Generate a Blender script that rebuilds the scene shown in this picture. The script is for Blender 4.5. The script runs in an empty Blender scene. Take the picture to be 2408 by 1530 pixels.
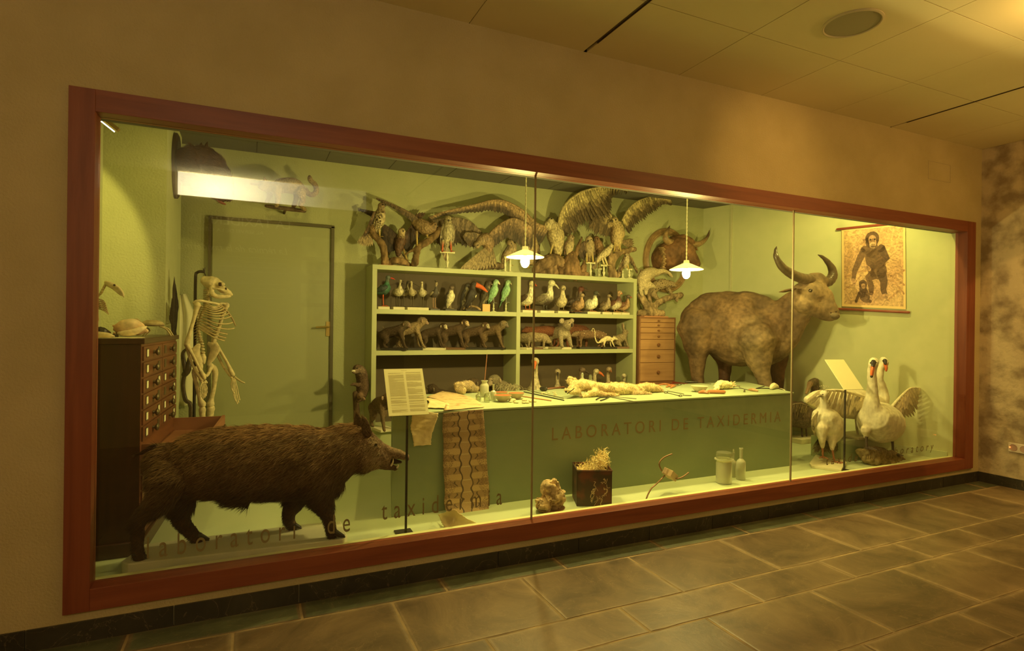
import bpy, bmesh, math, random
import numpy as np
from mathutils import Vector, Matrix, kdtree, noise as mnoise
R = math.radians; pi = math.pi
sc = bpy.context.scene; COL = sc.collection
random.seed(7)

# ---------------------------------------------------------------- camera
CAM = Vector((-0.3248, -3.1467, 1.45)); YAW, PIT, ROL, FPX = .43, -.0004, .0124, 1343.86
_f = Vector((math.sin(YAW)*math.cos(PIT), math.cos(YAW)*math.cos(PIT), math.sin(PIT)))
_r = Vector((math.cos(YAW), -math.sin(YAW), 0)); _u = _r.cross(_f)
_r, _u = math.cos(ROL)*_r+math.sin(ROL)*_u, -math.sin(ROL)*_r+math.cos(ROL)*_u
cd = bpy.data.cameras.new('camera'); cam = bpy.data.objects.new('camera', cd); COL.objects.link(cam)
cd.sensor_width = 36; cd.lens = 36*FPX/2408; cd.clip_start = .05
cam.matrix_world = Matrix(((_r.x, _u.x, -_f.x, CAM.x), (_r.y, _u.y, -_f.y, CAM.y), (_r.z, _u.z, -_f.z, CAM.z), (0, 0, 0, 1)))
sc.camera = cam
# ---------------------------------------------------------------- world, lights, exposure
sc.view_settings.view_transform = 'Standard'; sc.view_settings.look = 'None'
sc.view_settings.exposure = 0; sc.view_settings.gamma = 1; sc.view_settings.use_curve_mapping = False
w = bpy.data.worlds.new('world'); sc.world = w; w.use_nodes = True
w.node_tree.nodes['Background'].inputs[0].default_value = (1, .7, .25, 1)
w.node_tree.nodes['Background'].inputs[1].default_value = .0
HALL = (1, .575, .14); CASE = (1, .80, .20)
def lamp(name, kind, loc, power, color, size=.1, rot=None, target=None, cone=140, blend=.6, sy=None):
    l = bpy.data.lights.new(name, kind); l.energy = power; l.color = color
    if kind == 'AREA':
        l.size = size
        if sy: l.shape = 'RECTANGLE'; l.size_y = sy
    else: l.shadow_soft_size = size
    if kind == 'SPOT': l.spot_size = R(cone); l.spot_blend = blend
    o = bpy.data.objects.new(name, l); COL.objects.link(o); o.location = loc
    if target: o.rotation_euler = (Vector(target)-Vector(loc)).to_track_quat('-Z', 'Y').to_euler()
    elif rot: o.rotation_euler = rot
    return o
# hall: unseen fill lamps added below the ceiling, one low at the left
for x, y, z, p in ((-2.6, -3.3, 2.0, 24), (1.2, -1.85, 3.0, 2), (3.6, -1.85, 3.0, 19), (5.3, -1.85, 3.0, 17)):
    lamp('hall_fill_light', 'POINT', (x, y, z), p, HALL, .05)
lamp('hall_wall_spotlight', 'SPOT', (3.0, -1.9, 3.12), 46, HALL, .05, target=(3.30, 0, 2.62), cone=46, blend=1)
lamp('panel_fill_spot', 'SPOT', (-.3, -3.3, 3.12), 75, (1, .66, .2), .03, target=(-.3, -4.5, 2.0), cone=70, blend=.6)  # unseen lamp added to brighten the panel text mirrored in the glass
lamp('hall_side_spotlight', 'SPOT', (4.6, -2.2, 3.1), 108, HALL, .03, target=(6.1, -.95, 1.25), cone=50, blend=.12)
# display case: downlights along the inside of the glass
for x, p in ((-.35, 24), (2.0, 26), (3.5, 30), (4.95, 70)):
    lamp('case_downlight', 'SPOT', (x, .30, 2.93), p, CASE, .04, target=(x+.12, 1.35, .5), cone=150, blend=.5)
for x, p in ((.2, 30), (1.2, 46), (2.3, 50), (3.4, 54), (4.5, 50)):
    lamp('case_front_light', 'SPOT', (x, .42, 2.95), p*1.25, CASE, .03, target=(x, .12, 0), cone=88, blend=.7)
lamp('left_case_spotlight', 'SPOT', (-1.12, .42, 2.5), 40, CASE, .02, target=(-1.88, 1.5, 1.78), cone=80, blend=.18)

# ---------------------------------------------------------------- helpers
def at(px, py, y=None, z=None, x=None):
    """the real point that stands at depth y (or height z, or side x) along a sight line"""
    d = _f + _r*((px-1204)/FPX) - _u*((py-765)/FPX)
    if y is not None: t = (y-CAM.y)/d.y
    elif z is not None: t = (z-CAM.z)/d.z
    else: t = (x-CAM.x)/d.x
    return CAM + d*t
def ppm(P): return FPX/((Vector(P)-CAM).dot(_f))
def tag(o, label=None, cat=None, group=None, kind=None):
    if label: o['label'] = label
    if cat: o['category'] = cat
    if group: o['group'] = group
    if kind: o['kind'] = kind
    return o
def thing(name, label, cat, loc=(0, 0, 0), rz=0, group=None):
    o = bpy.data.objects.new(name, None); COL.objects.link(o); o.empty_display_size = .05
    o.location = loc; o.rotation_euler = (0, 0, rz); return tag(o, label, cat, group)
def copy_tree(o, parent=None):
    c = o.copy(); COL.objects.link(c); c.parent = parent
    if parent is not None: c.matrix_parent_inverse = o.matrix_parent_inverse.copy()
    for ch in [k for k in COL.objects if k.parent == o]: copy_tree(ch, c)
    return c

# ---- materials
_m = {}
def nt(name):
    m = bpy.data.materials.new(name); m.use_nodes = True; n = m.node_tree; return m, n, n.nodes['Principled BSDF']
def hexc(c): return c if len(c) == 4 else tuple(c)+(1,)
def mat(name, col, rough=.7, col2=None, scale=12, bump=0, bscale=60, metal=0, detail=6, stretch=(1, 1, 1), lo=.35, hi=.65, trans=0, emit=None, es=0, spec=.5, sss=0, alpha=1):
    if name in _m: return _m[name]
    m, n, p = nt(name); N, L = n.nodes, n.links
    p.inputs['Roughness'].default_value = rough; p.inputs['Metallic'].default_value = metal
    p.inputs['Specular IOR Level'].default_value = spec
    p.inputs['Base Color'].default_value = hexc(col); p.inputs['Transmission Weight'].default_value = trans
    p.inputs['Alpha'].default_value = alpha
    if emit: p.inputs['Emission Color'].default_value = hexc(emit); p.inputs['Emission Strength'].default_value = es
    tc = N.new('ShaderNodeTexCoord'); mp = N.new('ShaderNodeMapping'); L.new(tc.outputs['Object'], mp.inputs[0])
    mp.inputs['Scale'].default_value = stretch
    if col2:
        t = N.new('ShaderNodeTexNoise'); t.inputs['Scale'].default_value = scale; t.inputs['Detail'].default_value = detail
        L.new(mp.outputs[0], t.inputs[0]); r = N.new('ShaderNodeValToRGB')
        r.color_ramp.elements[0].position = lo; r.color_ramp.elements[1].position = hi
        r.color_ramp.elements[0].color = hexc(col); r.color_ramp.elements[1].color = hexc(col2)
        L.new(t.outputs[0], r.inputs[0]); L.new(r.outputs[0], p.inputs['Base Color'])
    if bump:
        t = N.new('ShaderNodeTexNoise'); t.inputs['Scale'].default_value = bscale; t.inputs['Detail'].default_value = 5
        L.new(mp.outputs[0], t.inputs[0]); b = N.new('ShaderNodeBump'); b.inputs['Strength'].default_value = bump
        b.inputs['Distance'].default_value = .01; L.new(t.outputs[0], b.inputs['Height']); L.new(b.outputs[0], p.inputs['Normal'])
    _m[name] = m; return m
def coat(name, rough=.85, scale=60, amp=.45, bump=.5, stretch=(1, 1, 1), spec=.25, sheen=0, blot=0):
    """hide / fur / plumage: the colour patches of the thing itself (attribute Col) broken up by noise"""
    if name in _m: return _m[name]
    m, n, p = nt(name); N, L = n.nodes, n.links
    p.inputs['Roughness'].default_value = rough; p.inputs['Specular IOR Level'].default_value = spec
    p.inputs['Sheen Weight'].default_value = sheen
    a = N.new('ShaderNodeAttribute'); a.attribute_name = 'Col'
    tc = N.new('ShaderNodeTexCoord'); mp = N.new('ShaderNodeMapping'); mp.inputs['Scale'].default_value = stretch
    L.new(tc.outputs['Object'], mp.inputs[0])
    t = N.new('ShaderNodeTexNoise'); t.inputs['Scale'].default_value = scale; t.inputs['Detail'].default_value = 6; L.new(mp.outputs[0], t.inputs[0])
    r = N.new('ShaderNodeMapRange'); r.inputs[1].default_value = .3; r.inputs[2].default_value = .7
    r.inputs[3].default_value = 1-amp; r.inputs[4].default_value = 1+amp; L.new(t.outputs[0], r.inputs[0])
    v = N.new('ShaderNodeVectorMath'); v.operation = 'SCALE'; L.new(a.outputs['Color'], v.inputs[0]); L.new(r.outputs[0], v.inputs['Scale'])
    out = v.outputs[0]
    if blot:
        t2 = N.new('ShaderNodeTexNoise'); t2.inputs['Scale'].default_value = blot; t2.inputs['Detail'].default_value = 3; L.new(mp.outputs[0], t2.inputs[0])
        r2 = N.new('ShaderNodeMapRange'); r2.inputs[1].default_value = .35; r2.inputs[2].default_value = .65; r2.inputs[3].default_value = .55; r2.inputs[4].default_value = 1.3
        L.new(t2.outputs[0], r2.inputs[0]); v2 = N.new('ShaderNodeVectorMath'); v2.operation = 'SCALE'; L.new(out, v2.inputs[0]); L.new(r2.outputs[0], v2.inputs['Scale']); out = v2.outputs[0]
    L.new(out, p.inputs['Base Color'])
    b = N.new('ShaderNodeBump'); b.inputs['Strength'].default_value = bump; b.inputs['Distance'].default_value = .006
    L.new(t.outputs[0], b.inputs['Height']); L.new(b.outputs[0], p.inputs['Normal'])
    _m[name] = m; return m

# ---- mesh building
class MB:
    def __init__(s): s.v = []; s.f = []; s.c = []; s.col = (.5, .5, .5)
    def add(s, vs, fs, col=None):
        o = len(s.v); s.v += [tuple(a) for a in vs]; s.f += [tuple(i+o for i in f) for f in fs]
        if col is not None and len(col) == len(vs) and not isinstance(col[0], (int, float)): s.c += [tuple(c[:3]) for c in col]
        else: s.c += [tuple((col or s.col)[:3])]*len(vs)
        return s
    def box(s, c, d, rz=0, col=None, M=None):
        hx, hy, hz = d[0]/2, d[1]/2, d[2]/2; vs = []
        for z in (-hz, hz):
            for x, y in ((-hx, -hy), (hx, -hy), (hx, hy), (-hx, hy)):
                p = Vector((x, y, z))
                if M is not None: p = M @ p
                elif rz: p = Matrix.Rotation(rz, 3, 'Z') @ p
                vs.append(p+Vector(c))
        return s.add(vs, [(3, 2, 1, 0), (4, 5, 6, 7), (0, 1, 5, 4), (1, 2, 6, 5), (2, 3, 7, 6), (3, 0, 4, 7)], col)
    def b2(s, a, b, col=None):
        return s.box([(a[i]+b[i])/2 for i in range(3)], [abs(a[i]-b[i]) for i in range(3)], col=col)
    def prism(s, pts, z0, z1, col=None):
        n = len(pts)
        return s.add([(x, y, z0) for x, y in pts]+[(x, y, z1) for x, y in pts],
                     [tuple(range(n))[::-1], tuple(range(n, 2*n))]+[(i, (i+1) % n, n+(i+1) % n, n+i) for i in range(n)], col)
    def quad(s, a, b, c, d, col=None): return s.add([a, b, c, d], [(0, 1, 2, 3)], col)
    def lathe(s, prof, c=(0, 0, 0), n=20, axis=None, col=None):
        q = Vector(axis).to_track_quat('Z', 'Y') if axis is not None else None
        vs = []; fs = []; cs = []
        for k, pr_ in enumerate(prof):
            r_, z_ = pr_[0], pr_[1]
            for i in range(n):
                p = Vector((r_*math.cos(2*pi*i/n), r_*math.sin(2*pi*i/n), z_))
                if q: p = q @ p
                vs.append(p+Vector(c)); cs.append(pr_[2] if len(pr_) > 2 else (col or s.col))
        for k in range(len(prof)-1):
            for i in range(n): fs.append((k*n+i, k*n+(i+1) % n, (k+1)*n+(i+1) % n, (k+1)*n+i))
        if prof[0][0] > 1e-6: fs.append(tuple(range(n))[::-1])
        if prof[-1][0] > 1e-6: fs.append(tuple(range((len(prof)-1)*n, len(prof)*n)))
        return s.add(vs, fs, cs)
    def tube(s, pts, rad, n=8, col=None, flat=1, fdir=None, smooth=3, cap=True, col2=None, cdir=(0, 0, -1)):
        """loft round rings along a smooth path; rad scalar or list; col one colour or a list per point;
        flat squeezes the ring along fdir; col2 = colours of the underside"""
        P = [Vector(p) for p in pts]; m = len(P)
        Rr = list(rad) if isinstance(rad, (list, tuple)) else [rad]*m
        C = list(col) if isinstance(col, list) else [col or s.col]*m
        C2 = (list(col2) if isinstance(col2, list) else [col2]*m) if col2 else None
        if smooth > 1 and m > 2:
            Q = []; QR = []; QC = []; QD = []
            for i in range(m-1):
                p0, p1, p2, p3 = P[max(i-1, 0)], P[i], P[i+1], P[min(i+2, m-1)]
                for k in range(smooth):
                    t = k/smooth; t2 = t*t; t3 = t2*t
                    Q.append(.5*((2*p1)+(p2-p0)*t+(2*p0-5*p1+4*p2-p3)*t2+(3*p1-p0-3*p2+p3)*t3))
                    u = t*t*(3-2*t); QR.append(Rr[i]*(1-u)+Rr[i+1]*u)
                    QC.append(tuple(C[i][j]*(1-t)+C[i+1][j]*t for j in range(3)))
                    if C2: QD.append(tuple(C2[i][j]*(1-t)+C2[i+1][j]*t for j in range(3)))
            Q.append(P[-1]); QR.append(Rr[-1]); QC.append(tuple(C[-1][:3]))
            if C2: QD.append(tuple(C2[-1][:3])); C2 = QD
            P, Rr, C = Q, QR, QC
        if cap:   # round ends
            a, b = P[0], P[1]; d = (a-b).normalized(); r0 = Rr[0]
            e, g = P[-1], P[-2]; d2 = (e-g).normalized(); r1 = Rr[-1]
            P = [a+d*r0*.95, a+d*r0*.7]+P+[e+d2*r1*.7, e+d2*r1*.95]; Rr = [r0*.25, r0*.72]+Rr+[r1*.72, r1*.25]
            C = [C[0]]*2+C+[C[-1]]*2
            if C2: C2 = [C2[0]]*2+C2+[C2[-1]]*2
        m = len(P); T = [(P[min(i+1, m-1)]-P[max(i-1, 0)]).normalized() for i in range(m)]
        up = Vector((0, 0, 1)) if abs(T[0].z) < .9 else Vector((1, 0, 0))
        sd = T[0].cross(up).normalized(); vs = []; cs = []; fs = []
        fd = Vector(fdir).normalized() if fdir is not None else None
        for i in range(m):
            sd = (sd-T[i]*sd.dot(T[i])).normalized(); up = sd.cross(T[i])
            for k in range(n):
                a = 2*pi*k/n; o = (sd*math.cos(a)+up*math.sin(a))*Rr[i]
                if fd is not None: o = o-fd*o.dot(fd)*(1-flat)
                vs.append(P[i]+o)
                if C2:
                    q = min(max((o.dot(Vector(cdir))/max(Rr[i], 1e-6))*1.4+.2, 0), 1); cs.append(tuple(C[i][j]*(1-q)+C2[i][j]*q for j in range(3)))
                else: cs.append(tuple(C[i][:3]))
        for i in range(m-1):
            for k in range(n): fs.append((i*n+k, i*n+(k+1) % n, (i+1)*n+(k+1) % n, (i+1)*n+k))
        fs.append(tuple(range(n))[::-1]); fs.append(tuple(range((m-1)*n, m*n)))
        return s.add(vs, fs, cs)
    def ball(s, c, r, col=None, n=10, M=None):
        r = r if isinstance(r, (tuple, list)) else (r, r, r); vs = []; fs = []; h = n//2+1
        for i in range(h+1):
            th = pi*i/h
            for k in range(n):
                p = Vector((r[0]*math.sin(th)*math.cos(2*pi*k/n), r[1]*math.sin(th)*math.sin(2*pi*k/n), r[2]*math.cos(th)))
                if M is not None: p = M @ p
                vs.append(p+Vector(c))
        for i in range(h):
            for k in range(n): fs.append((i*n+k, (i+1)*n+k, (i+1)*n+(k+1) % n, i*n+(k+1) % n))
        return s.add(vs, fs, col)
    def mesh(s, name, m, smooth=True):
        me = bpy.data.meshes.new(name); me.from_pydata(s.v, [], s.f); me.validate(); me.update()
        if smooth and len(me.polygons): me.polygons.foreach_set('use_smooth', [True]*len(me.polygons))
        at_ = me.color_attributes.new('Col', 'FLOAT_COLOR', 'POINT')
        buf = np.ones((len(me.vertices), 4), 'f'); n = min(len(s.c), len(me.vertices)); buf[:n, :3] = np.array(s.c[:n], 'f').reshape(-1, 3)
        at_.data.foreach_set('color', buf.ravel())
        for q in (m if isinstance(m, list) else [m]): me.materials.append(q)
        return me
    def build(s, name, m, parent=None, smooth=True, bevel=0, shade=30):
        me = s.mesh(name, m, smooth)
        return link(name, me, parent, bevel, smooth and shade)
def link(name, me, parent=None, bevel=0, shade=0):
    o = bpy.data.objects.new(name, me); COL.objects.link(o)
    if shade and len(me.edges):
        bm = bmesh.new(); bm.from_mesh(me); bm.normal_update(); th = R(shade)
        for e in bm.edges:
            if len(e.link_faces) == 2 and e.calc_face_angle(0) > th: e.smooth = False
        bm.to_mesh(me); bm.free()
    if bevel:
        b = o.modifiers.new('bevel', 'BEVEL'); b.width = bevel; b.segments = 2; b.limit_method = 'ANGLE'; b.angle_limit = R(40)
    if parent is not None:
        o.parent = parent
        o.matrix_parent_inverse = Matrix.Identity(4)
    return o
def local(parent):   # world point -> parent's local frame
    M = Matrix.Translation(parent.location) @ parent.rotation_euler.to_matrix().to_4x4()
    return M.inverted()
def fused(s, name, m, parent=None, voxel=.008, smooth=4, lumps=0, lscale=14):
    """melt the overlapping tubes of an MB into one continuous skin and carry the colour patches over"""
    me0 = s.mesh(name+'_raw', m, True)
    o = bpy.data.objects.new(name+'_raw', me0); COL.objects.link(o)
    r = o.modifiers.new('r', 'REMESH'); r.mode = 'VOXEL'; r.voxel_size = voxel; r.use_smooth_shade = True
    q = o.modifiers.new('s', 'SMOOTH'); q.factor = .6; q.iterations = smooth
    dg = bpy.context.evaluated_depsgraph_get(); me = bpy.data.meshes.new_from_object(o.evaluated_get(dg)); me.name = name
    kd = kdtree.KDTree(len(s.v))
    for i, v in enumerate(s.v): kd.insert(v, i)
    kd.balance(); n = len(me.vertices); buf = np.ones((n, 4), 'f'); C = s.c
    for i, v in enumerate(me.vertices):
        acc = [0, 0, 0]; wt = 0
        for co, k, d in kd.find_n(v.co, 4):
            w_ = 1/(d+voxel*.3); wt += w_
            for j in range(3): acc[j] += C[k][j]*w_
        buf[i, :3] = [a/wt for a in acc]
    if 'Col' in me.color_attributes: me.color_attributes.remove(me.color_attributes['Col'])
    ca = me.color_attributes.new('Col', 'FLOAT_COLOR', 'POINT'); ca.data.foreach_set('color', buf.ravel())
    if lumps:
        me.update()
        nc = np.empty(n*3, 'f'); me.vertices.foreach_get('co', nc); nn_ = np.empty(n*3, 'f'); me.vertices.foreach_get('normal', nn_)
        kk = np.array([mnoise.noise(Vector(p)*lscale)+.5*mnoise.noise(Vector(p)*lscale*2.3) for p in nc.reshape(-1, 3)], 'f')
        me.vertices.foreach_set('co', (nc.reshape(-1, 3)+nn_.reshape(-1, 3)*kk[:, None]*lumps).ravel()); me.update()
    me.materials.clear(); me.materials.append(m)
    me.polygons.foreach_set('use_smooth', [True]*len(me.polygons))
    bpy.data.objects.remove(o); bpy.data.meshes.remove(me0)
    return link(name, me, parent)
def textmesh(body, size, align='LEFT', space=1, extr=.0005, shear=0):
    cu = bpy.data.curves.new('t', 'FONT'); cu.body = body; cu.size = size; cu.align_x = align; cu.space_character = space; cu.extrude = extr; cu.shear = shear
    o = bpy.data.objects.new('t', cu); COL.objects.link(o)
    dg = bpy.context.evaluated_depsgraph_get(); me = bpy.data.meshes.new_from_object(o.evaluated_get(dg))
    bpy.data.objects.remove(o); bpy.data.curves.remove(cu); return me
def text(name, body, loc, rot, size, m, parent=None, align='LEFT', space=1, width=None, **k):
    me = textmesh(body, size, align, space, **k)
    me.name = name; me.materials.append(m)
    if width:
        xs = [v.co.x for v in me.vertices]; f = width/(max(xs)-min(xs)); x0 = min(xs)
        for v in me.vertices: v.co.x = (v.co.x-x0)*f
    o = link(name, me, parent); o.location = loc; o.rotation_euler = rot; return o
# ================================================================ SETTING
def struct(o, **k): o['kind'] = 'structure'; return o
def stucco(name, c, c2, b=.55, sc_=90): return mat(name, c, .9, c2, 3, b, sc_, spec=.2)
M_hall = stucco('hall_plaster', (.50, .415, .23), (.56, .465, .27))
M_green = stucco('green_plaster', (.43, .45, .24), (.48, .49, .27), .5, 70)
M_green2 = mat('green_paint', (.50, .53, .30), .75, (.54, .56, .33), 2, .05, 40, spec=.25)
M_case_ceiling = mat('case_ceiling', (.13, .125, .10), .9)
M_ceiling = mat('hall_ceiling', (.80, .74, .52), .9, (.84, .78, .56), 1.5)
M_conc = mat('raw_concrete', (.28, .22, .15), .9, (.58, .49, .34), 6, .9, 25, detail=15, lo=.36, hi=.58)
M_dark = mat('dark_gap', (.01, .009, .007), .9)
M_cfloor = mat('case_floor_paint', (.46, .52, .32), .5, (.50, .55, .35), 3, .03, 20)
XI0, XI1, ZI0, ZI1 = -.968, 5.85, .237, 2.39      # opening in the frame
XO0, XO1, ZO0, ZO1 = -1.067, 5.985, .138, 2.490
ZC = 3.208; XC = 6.11
# --- front wall with the opening
f = MB(); f.b2((-4, 0, 0), (XO0+.03, .12, ZC)); f.b2((XO1-.03, 0, 0), (XC, .12, ZC)); f.b2((XO0+.03, 0, 0), (XO1-.03, .12, ZO0+.03)); f.b2((XO0+.03, 0, ZO1-.03), (XO1-.03, .12, ZC))
struct(f.build('wall_front', M_hall, smooth=False))
f = MB(); f.b2((XC, -5.2, 0), (XC+.15, .12, ZC)); struct(f.build('wall_right', M_conc, smooth=False))
f = MB(); f.b2((-4.1, -5.2, 0), (-4, .12, ZC)); struct(f.build('wall_left', M_hall, smooth=False))
f = MB(); f.b2((-4.1, -4.65, 0), (XC+.15, -4.5, ZC)); struct(f.build('wall_behind', M_hall, smooth=False))
# --- slate floor: rows of flagstones with pale joints
def slate():
    m, n, p = nt('slate'); N, L = n.nodes, n.links
    a = N.new('ShaderNodeAttribute'); a.attribute_name = 'Col'; tc = N.new('ShaderNodeTexCoord')
    t = N.new('ShaderNodeTexNoise'); t.inputs['Scale'].default_value = 2.6; t.inputs['Detail'].default_value = 9; t.inputs['Distortion'].default_value = .8; L.new(tc.outputs['Object'], t.inputs[0])
    r = N.new('ShaderNodeMapRange'); r.inputs[1].default_value = .35; r.inputs[2].default_value = .7; r.inputs[3].default_value = .62; r.inputs[4].default_value = 1.5; L.new(t.outputs[0], r.inputs[0]); t.inputs['Roughness'].default_value = .68; t.inputs['Detail'].default_value = 13
    v = N.new('ShaderNodeVectorMath'); v.operation = 'SCALE'; L.new(a.outputs[0], v.inputs[0]); L.new(r.outputs[0], v.inputs['Scale'])
    # pale chipped veins
    t2 = N.new('ShaderNodeTexNoise'); t2.inputs['Scale'].default_value = 3.3; t2.inputs['Detail'].default_value = 7; t2.inputs['Distortion'].default_value = 2.2; L.new(tc.outputs['Object'], t2.inputs[0])
    s = N.new('ShaderNodeMath'); s.operation = 'SUBTRACT'; s.inputs[1].default_value = .5; L.new(t2.outputs[0], s.inputs[0])
    ab = N.new('ShaderNodeMath'); ab.operation = 'ABSOLUTE'; L.new(s.outputs[0], ab.inputs[0])
    rr = N.new('ShaderNodeMapRange'); rr.inputs[1].default_value = 0; rr.inputs[2].default_value = .006; rr.inputs[3].default_value = .35; rr.inputs[4].default_value = 0; L.new(ab.outputs[0], rr.inputs[0])
    mx = N.new('ShaderNodeMix'); mx.data_type = 'RGBA'; L.new(rr.outputs[0], mx.inputs[0]); L.new(v.outputs[0], mx.inputs[6]); mx.inputs[7].default_value = (.38, .28, .17, 1)
    L.new(mx.outputs[2], p.inputs['Base Color']); p.inputs['Roughness'].default_value = .42
    b = N.new('ShaderNodeBump'); b.inputs['Strength'].default_value = .35; b.inputs['Distance'].default_value = .01; L.new(t.outputs[0], b.inputs['Height']); L.new(b.outputs[0], p.inputs['Normal'])
    return m
M_slate = slate(); M_grout = mat('grout', (.44, .32, .18), .9, (.20, .14, .08), 5)
f = MB(); ys = [0, -.185, -.70, -.96, -1.43, -1.69, -2.2, -2.46, -2.93, -3.19, -3.7, -3.96, -4.5]; rnd = random.Random(3)
off = [.2, .64, .956, .55, .3, .7, .1, .5, .2, .6, .3, .1]
for i in range(len(ys)-1):
    x = -4+off[i] % .745-.745
    while x < XC:
        xa, xb = max(x+.0065, -4), min(x+.7385, XC)
        if xb > xa:
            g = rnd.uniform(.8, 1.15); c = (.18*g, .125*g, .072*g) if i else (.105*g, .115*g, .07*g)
            n_ = 8; sk = -.0
            top = []; bot = []
            for k in range(n_+1):
                q = xa+(xb-xa)*k/n_; e = rnd.uniform(0, .004)
                top.append((q, ys[i]-.005-e, 0)); bot.append((q, ys[i+1]+.005+rnd.uniform(0, .005), 0))
            z = rnd.uniform(-.0006, .0006)
            pts = [(a[0], a[1]) for a in bot]+[(a[0], a[1]) for a in top[::-1]]; N_ = len(pts)
            def ins(q, e): return (min(max(q[0], xa+e), xb-e), min(max(q[1], ys[i+1]+e), ys[i]-e))
            rim = tuple(k_*rnd.uniform(1.35, 1.75) for k_ in c); rim = (rim[0], rim[0]*.73, rim[0]*.46); mid = tuple(k_*1.12 for k_ in c); e2 = .05 if i else .03
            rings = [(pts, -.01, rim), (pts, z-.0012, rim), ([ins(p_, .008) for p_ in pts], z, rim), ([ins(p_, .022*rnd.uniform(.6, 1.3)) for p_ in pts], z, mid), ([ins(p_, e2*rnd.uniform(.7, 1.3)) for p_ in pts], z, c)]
            vs = []; cs = []; fs = []
            for P_, z_, c_ in rings: vs += [(p_[0], p_[1], z_) for p_ in P_]; cs += [c_]*N_
            for r_ in range(4): fs += [(r_*N_+k, r_*N_+(k+1) % N_, (r_+1)*N_+(k+1) % N_, (r_+1)*N_+k) for k in range(N_)]
            fs.append(tuple(range(4*N_, 5*N_))); f.add(vs, fs, cs)
        x += .745
f.col = (.42, .33, .21)
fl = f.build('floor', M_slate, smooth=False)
g = MB(); g.b2((-4, -4.5, -.03), (XC, 0, -.0022)); g.build('grout', M_grout, fl, smooth=False); struct(fl)
# --- slate skirting
def base(name, a, b, n, nx):
    f = MB(); d = Vector(b)-Vector(a); L_ = d.length; k = int(L_/.56)+1; u_ = d/L_; nn = Vector(nx)
    for i in range(k):
        s0 = i*.56+.003; s1 = min((i+1)*.56-.001, L_)
        if s1 <= s0: continue
        p0 = Vector(a)+u_*s0; p1 = Vector(a)+u_*s1
        g_ = rnd.uniform(.8, 1.2); c = (.036*g_, .032*g_, .024*g_)
        f.prism([(p0.x, p0.y), (p1.x, p1.y), (p1.x+nn.x*.012, p1.y+nn.y*.012), (p0.x+nn.x*.012, p0.y+nn.y*.012)] if nn.y >= 0 and nn.x >= 0 else [(p0.x+nn.x*.012, p0.y+nn.y*.012), (p1.x+nn.x*.012, p1.y+nn.y*.012), (p1.x, p1.y), (p0.x, p0.y)], 0, .093, c)
    return struct(f.build(name, M_slate, smooth=False))
base('baseboard_front', (-4, 0, 0), (XC, 0, 0), 0, (0, -1))
base('baseboard_right', (XC, 0, 0), (XC, -4.5, 0), 0, (-1, 0))
# --- hall ceiling: square panels, two dark track slots, a round loudspeaker grille
f = MB(); g = MB(); xs = [1.616+(-1)*0, 0]
x = 1.616-.775*8; XT = []
xs = [-4, -3.06, -2.28, -1.51, -.73, .04, .82, 1.60, 2.375, 3.165, 3.93, 4.70, 5.47, XC]; yt = [0, -.63, -1.285, -1.94, -2.6, -3.25, -3.9, -4.5]
for i in range(len(xs)-1):
    for j in range(len(yt)-1):
        a, b = xs[i]+.0025, xs[i+1]-.0025
        if abs(xs[i]-1.60) < .02: a += .02
        if abs(xs[i]-4.70) < .02: a += .016
        f.b2((a, yt[j+1]+.0025, ZC), (b, yt[j]-(.0025 if j else 0), ZC+.02))
ce = f.build('ceiling', M_ceiling, smooth=False); struct(ce)
g.b2((-4.1, -4.65, ZC+.021), (XC+.15, .12, ZC+.06)); g.build('ceiling_void', M_dark, ce, smooth=False)
for nm, X, wd in (('lighting track slot near the middle of the ceiling', 1.61, .017), ('lighting track slot close to the concrete wall', 4.708, .013)):
    t = MB(); t.b2((X-wd/2, -4.5, ZC+.004), (X+wd/2, -.13, ZC+.018)); t.b2((X-wd/2-.004, -4.5, ZC-.002), (X-wd/2, -.13, ZC+.016)); t.b2((X+wd/2, -4.5, ZC-.002), (X+wd/2+.004, -.13, ZC+.016))
    tag(t.build('track_slot', mat('track_metal', (.12, .09, .06), .5, metal=.4), smooth=False), 'dark recessed '+nm, 'lighting track')
sp = thing('ceiling_speaker', 'round flush loudspeaker grille set in the hall ceiling panels', 'speaker', (2.802, -.967, ZC))
MB().lathe([(.158, .0), (.158, -.006), (.148, -.010), (.142, -.006), (.142, 0)], n=48).build('rim', mat('speaker_rim', (.62, .56, .42), .6), sp)
MB().lathe([(.140, .0), (.140, -.004), (.10, -.0055), (0, -.006)], n=48).build('grille', mat('speaker_mesh', (.42, .40, .31), .9, bump=.4, bscale=400), sp)
# faint access panel in the wall, top right
ap = MB(); p0 = at(2183, 378, y=0); p1 = at(2234, 430, y=0)
for a, b in (((p0.x, p0.z), (p0.x+.003, p1.z)), ((p1.x, p0.z), (p1.x+.003, p1.z)), ((p0.x, p0.z), (p1.x, p0.z+.003)), ((p0.x, p1.z), (p1.x, p1.z+.003))):
    ap.b2((a[0], -.0015, a[1]), (b[0], .001, b[1]))
struct(ap.build('trim_1', mat('panel_edge', (.40, .33, .22), .9), smooth=False))
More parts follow.
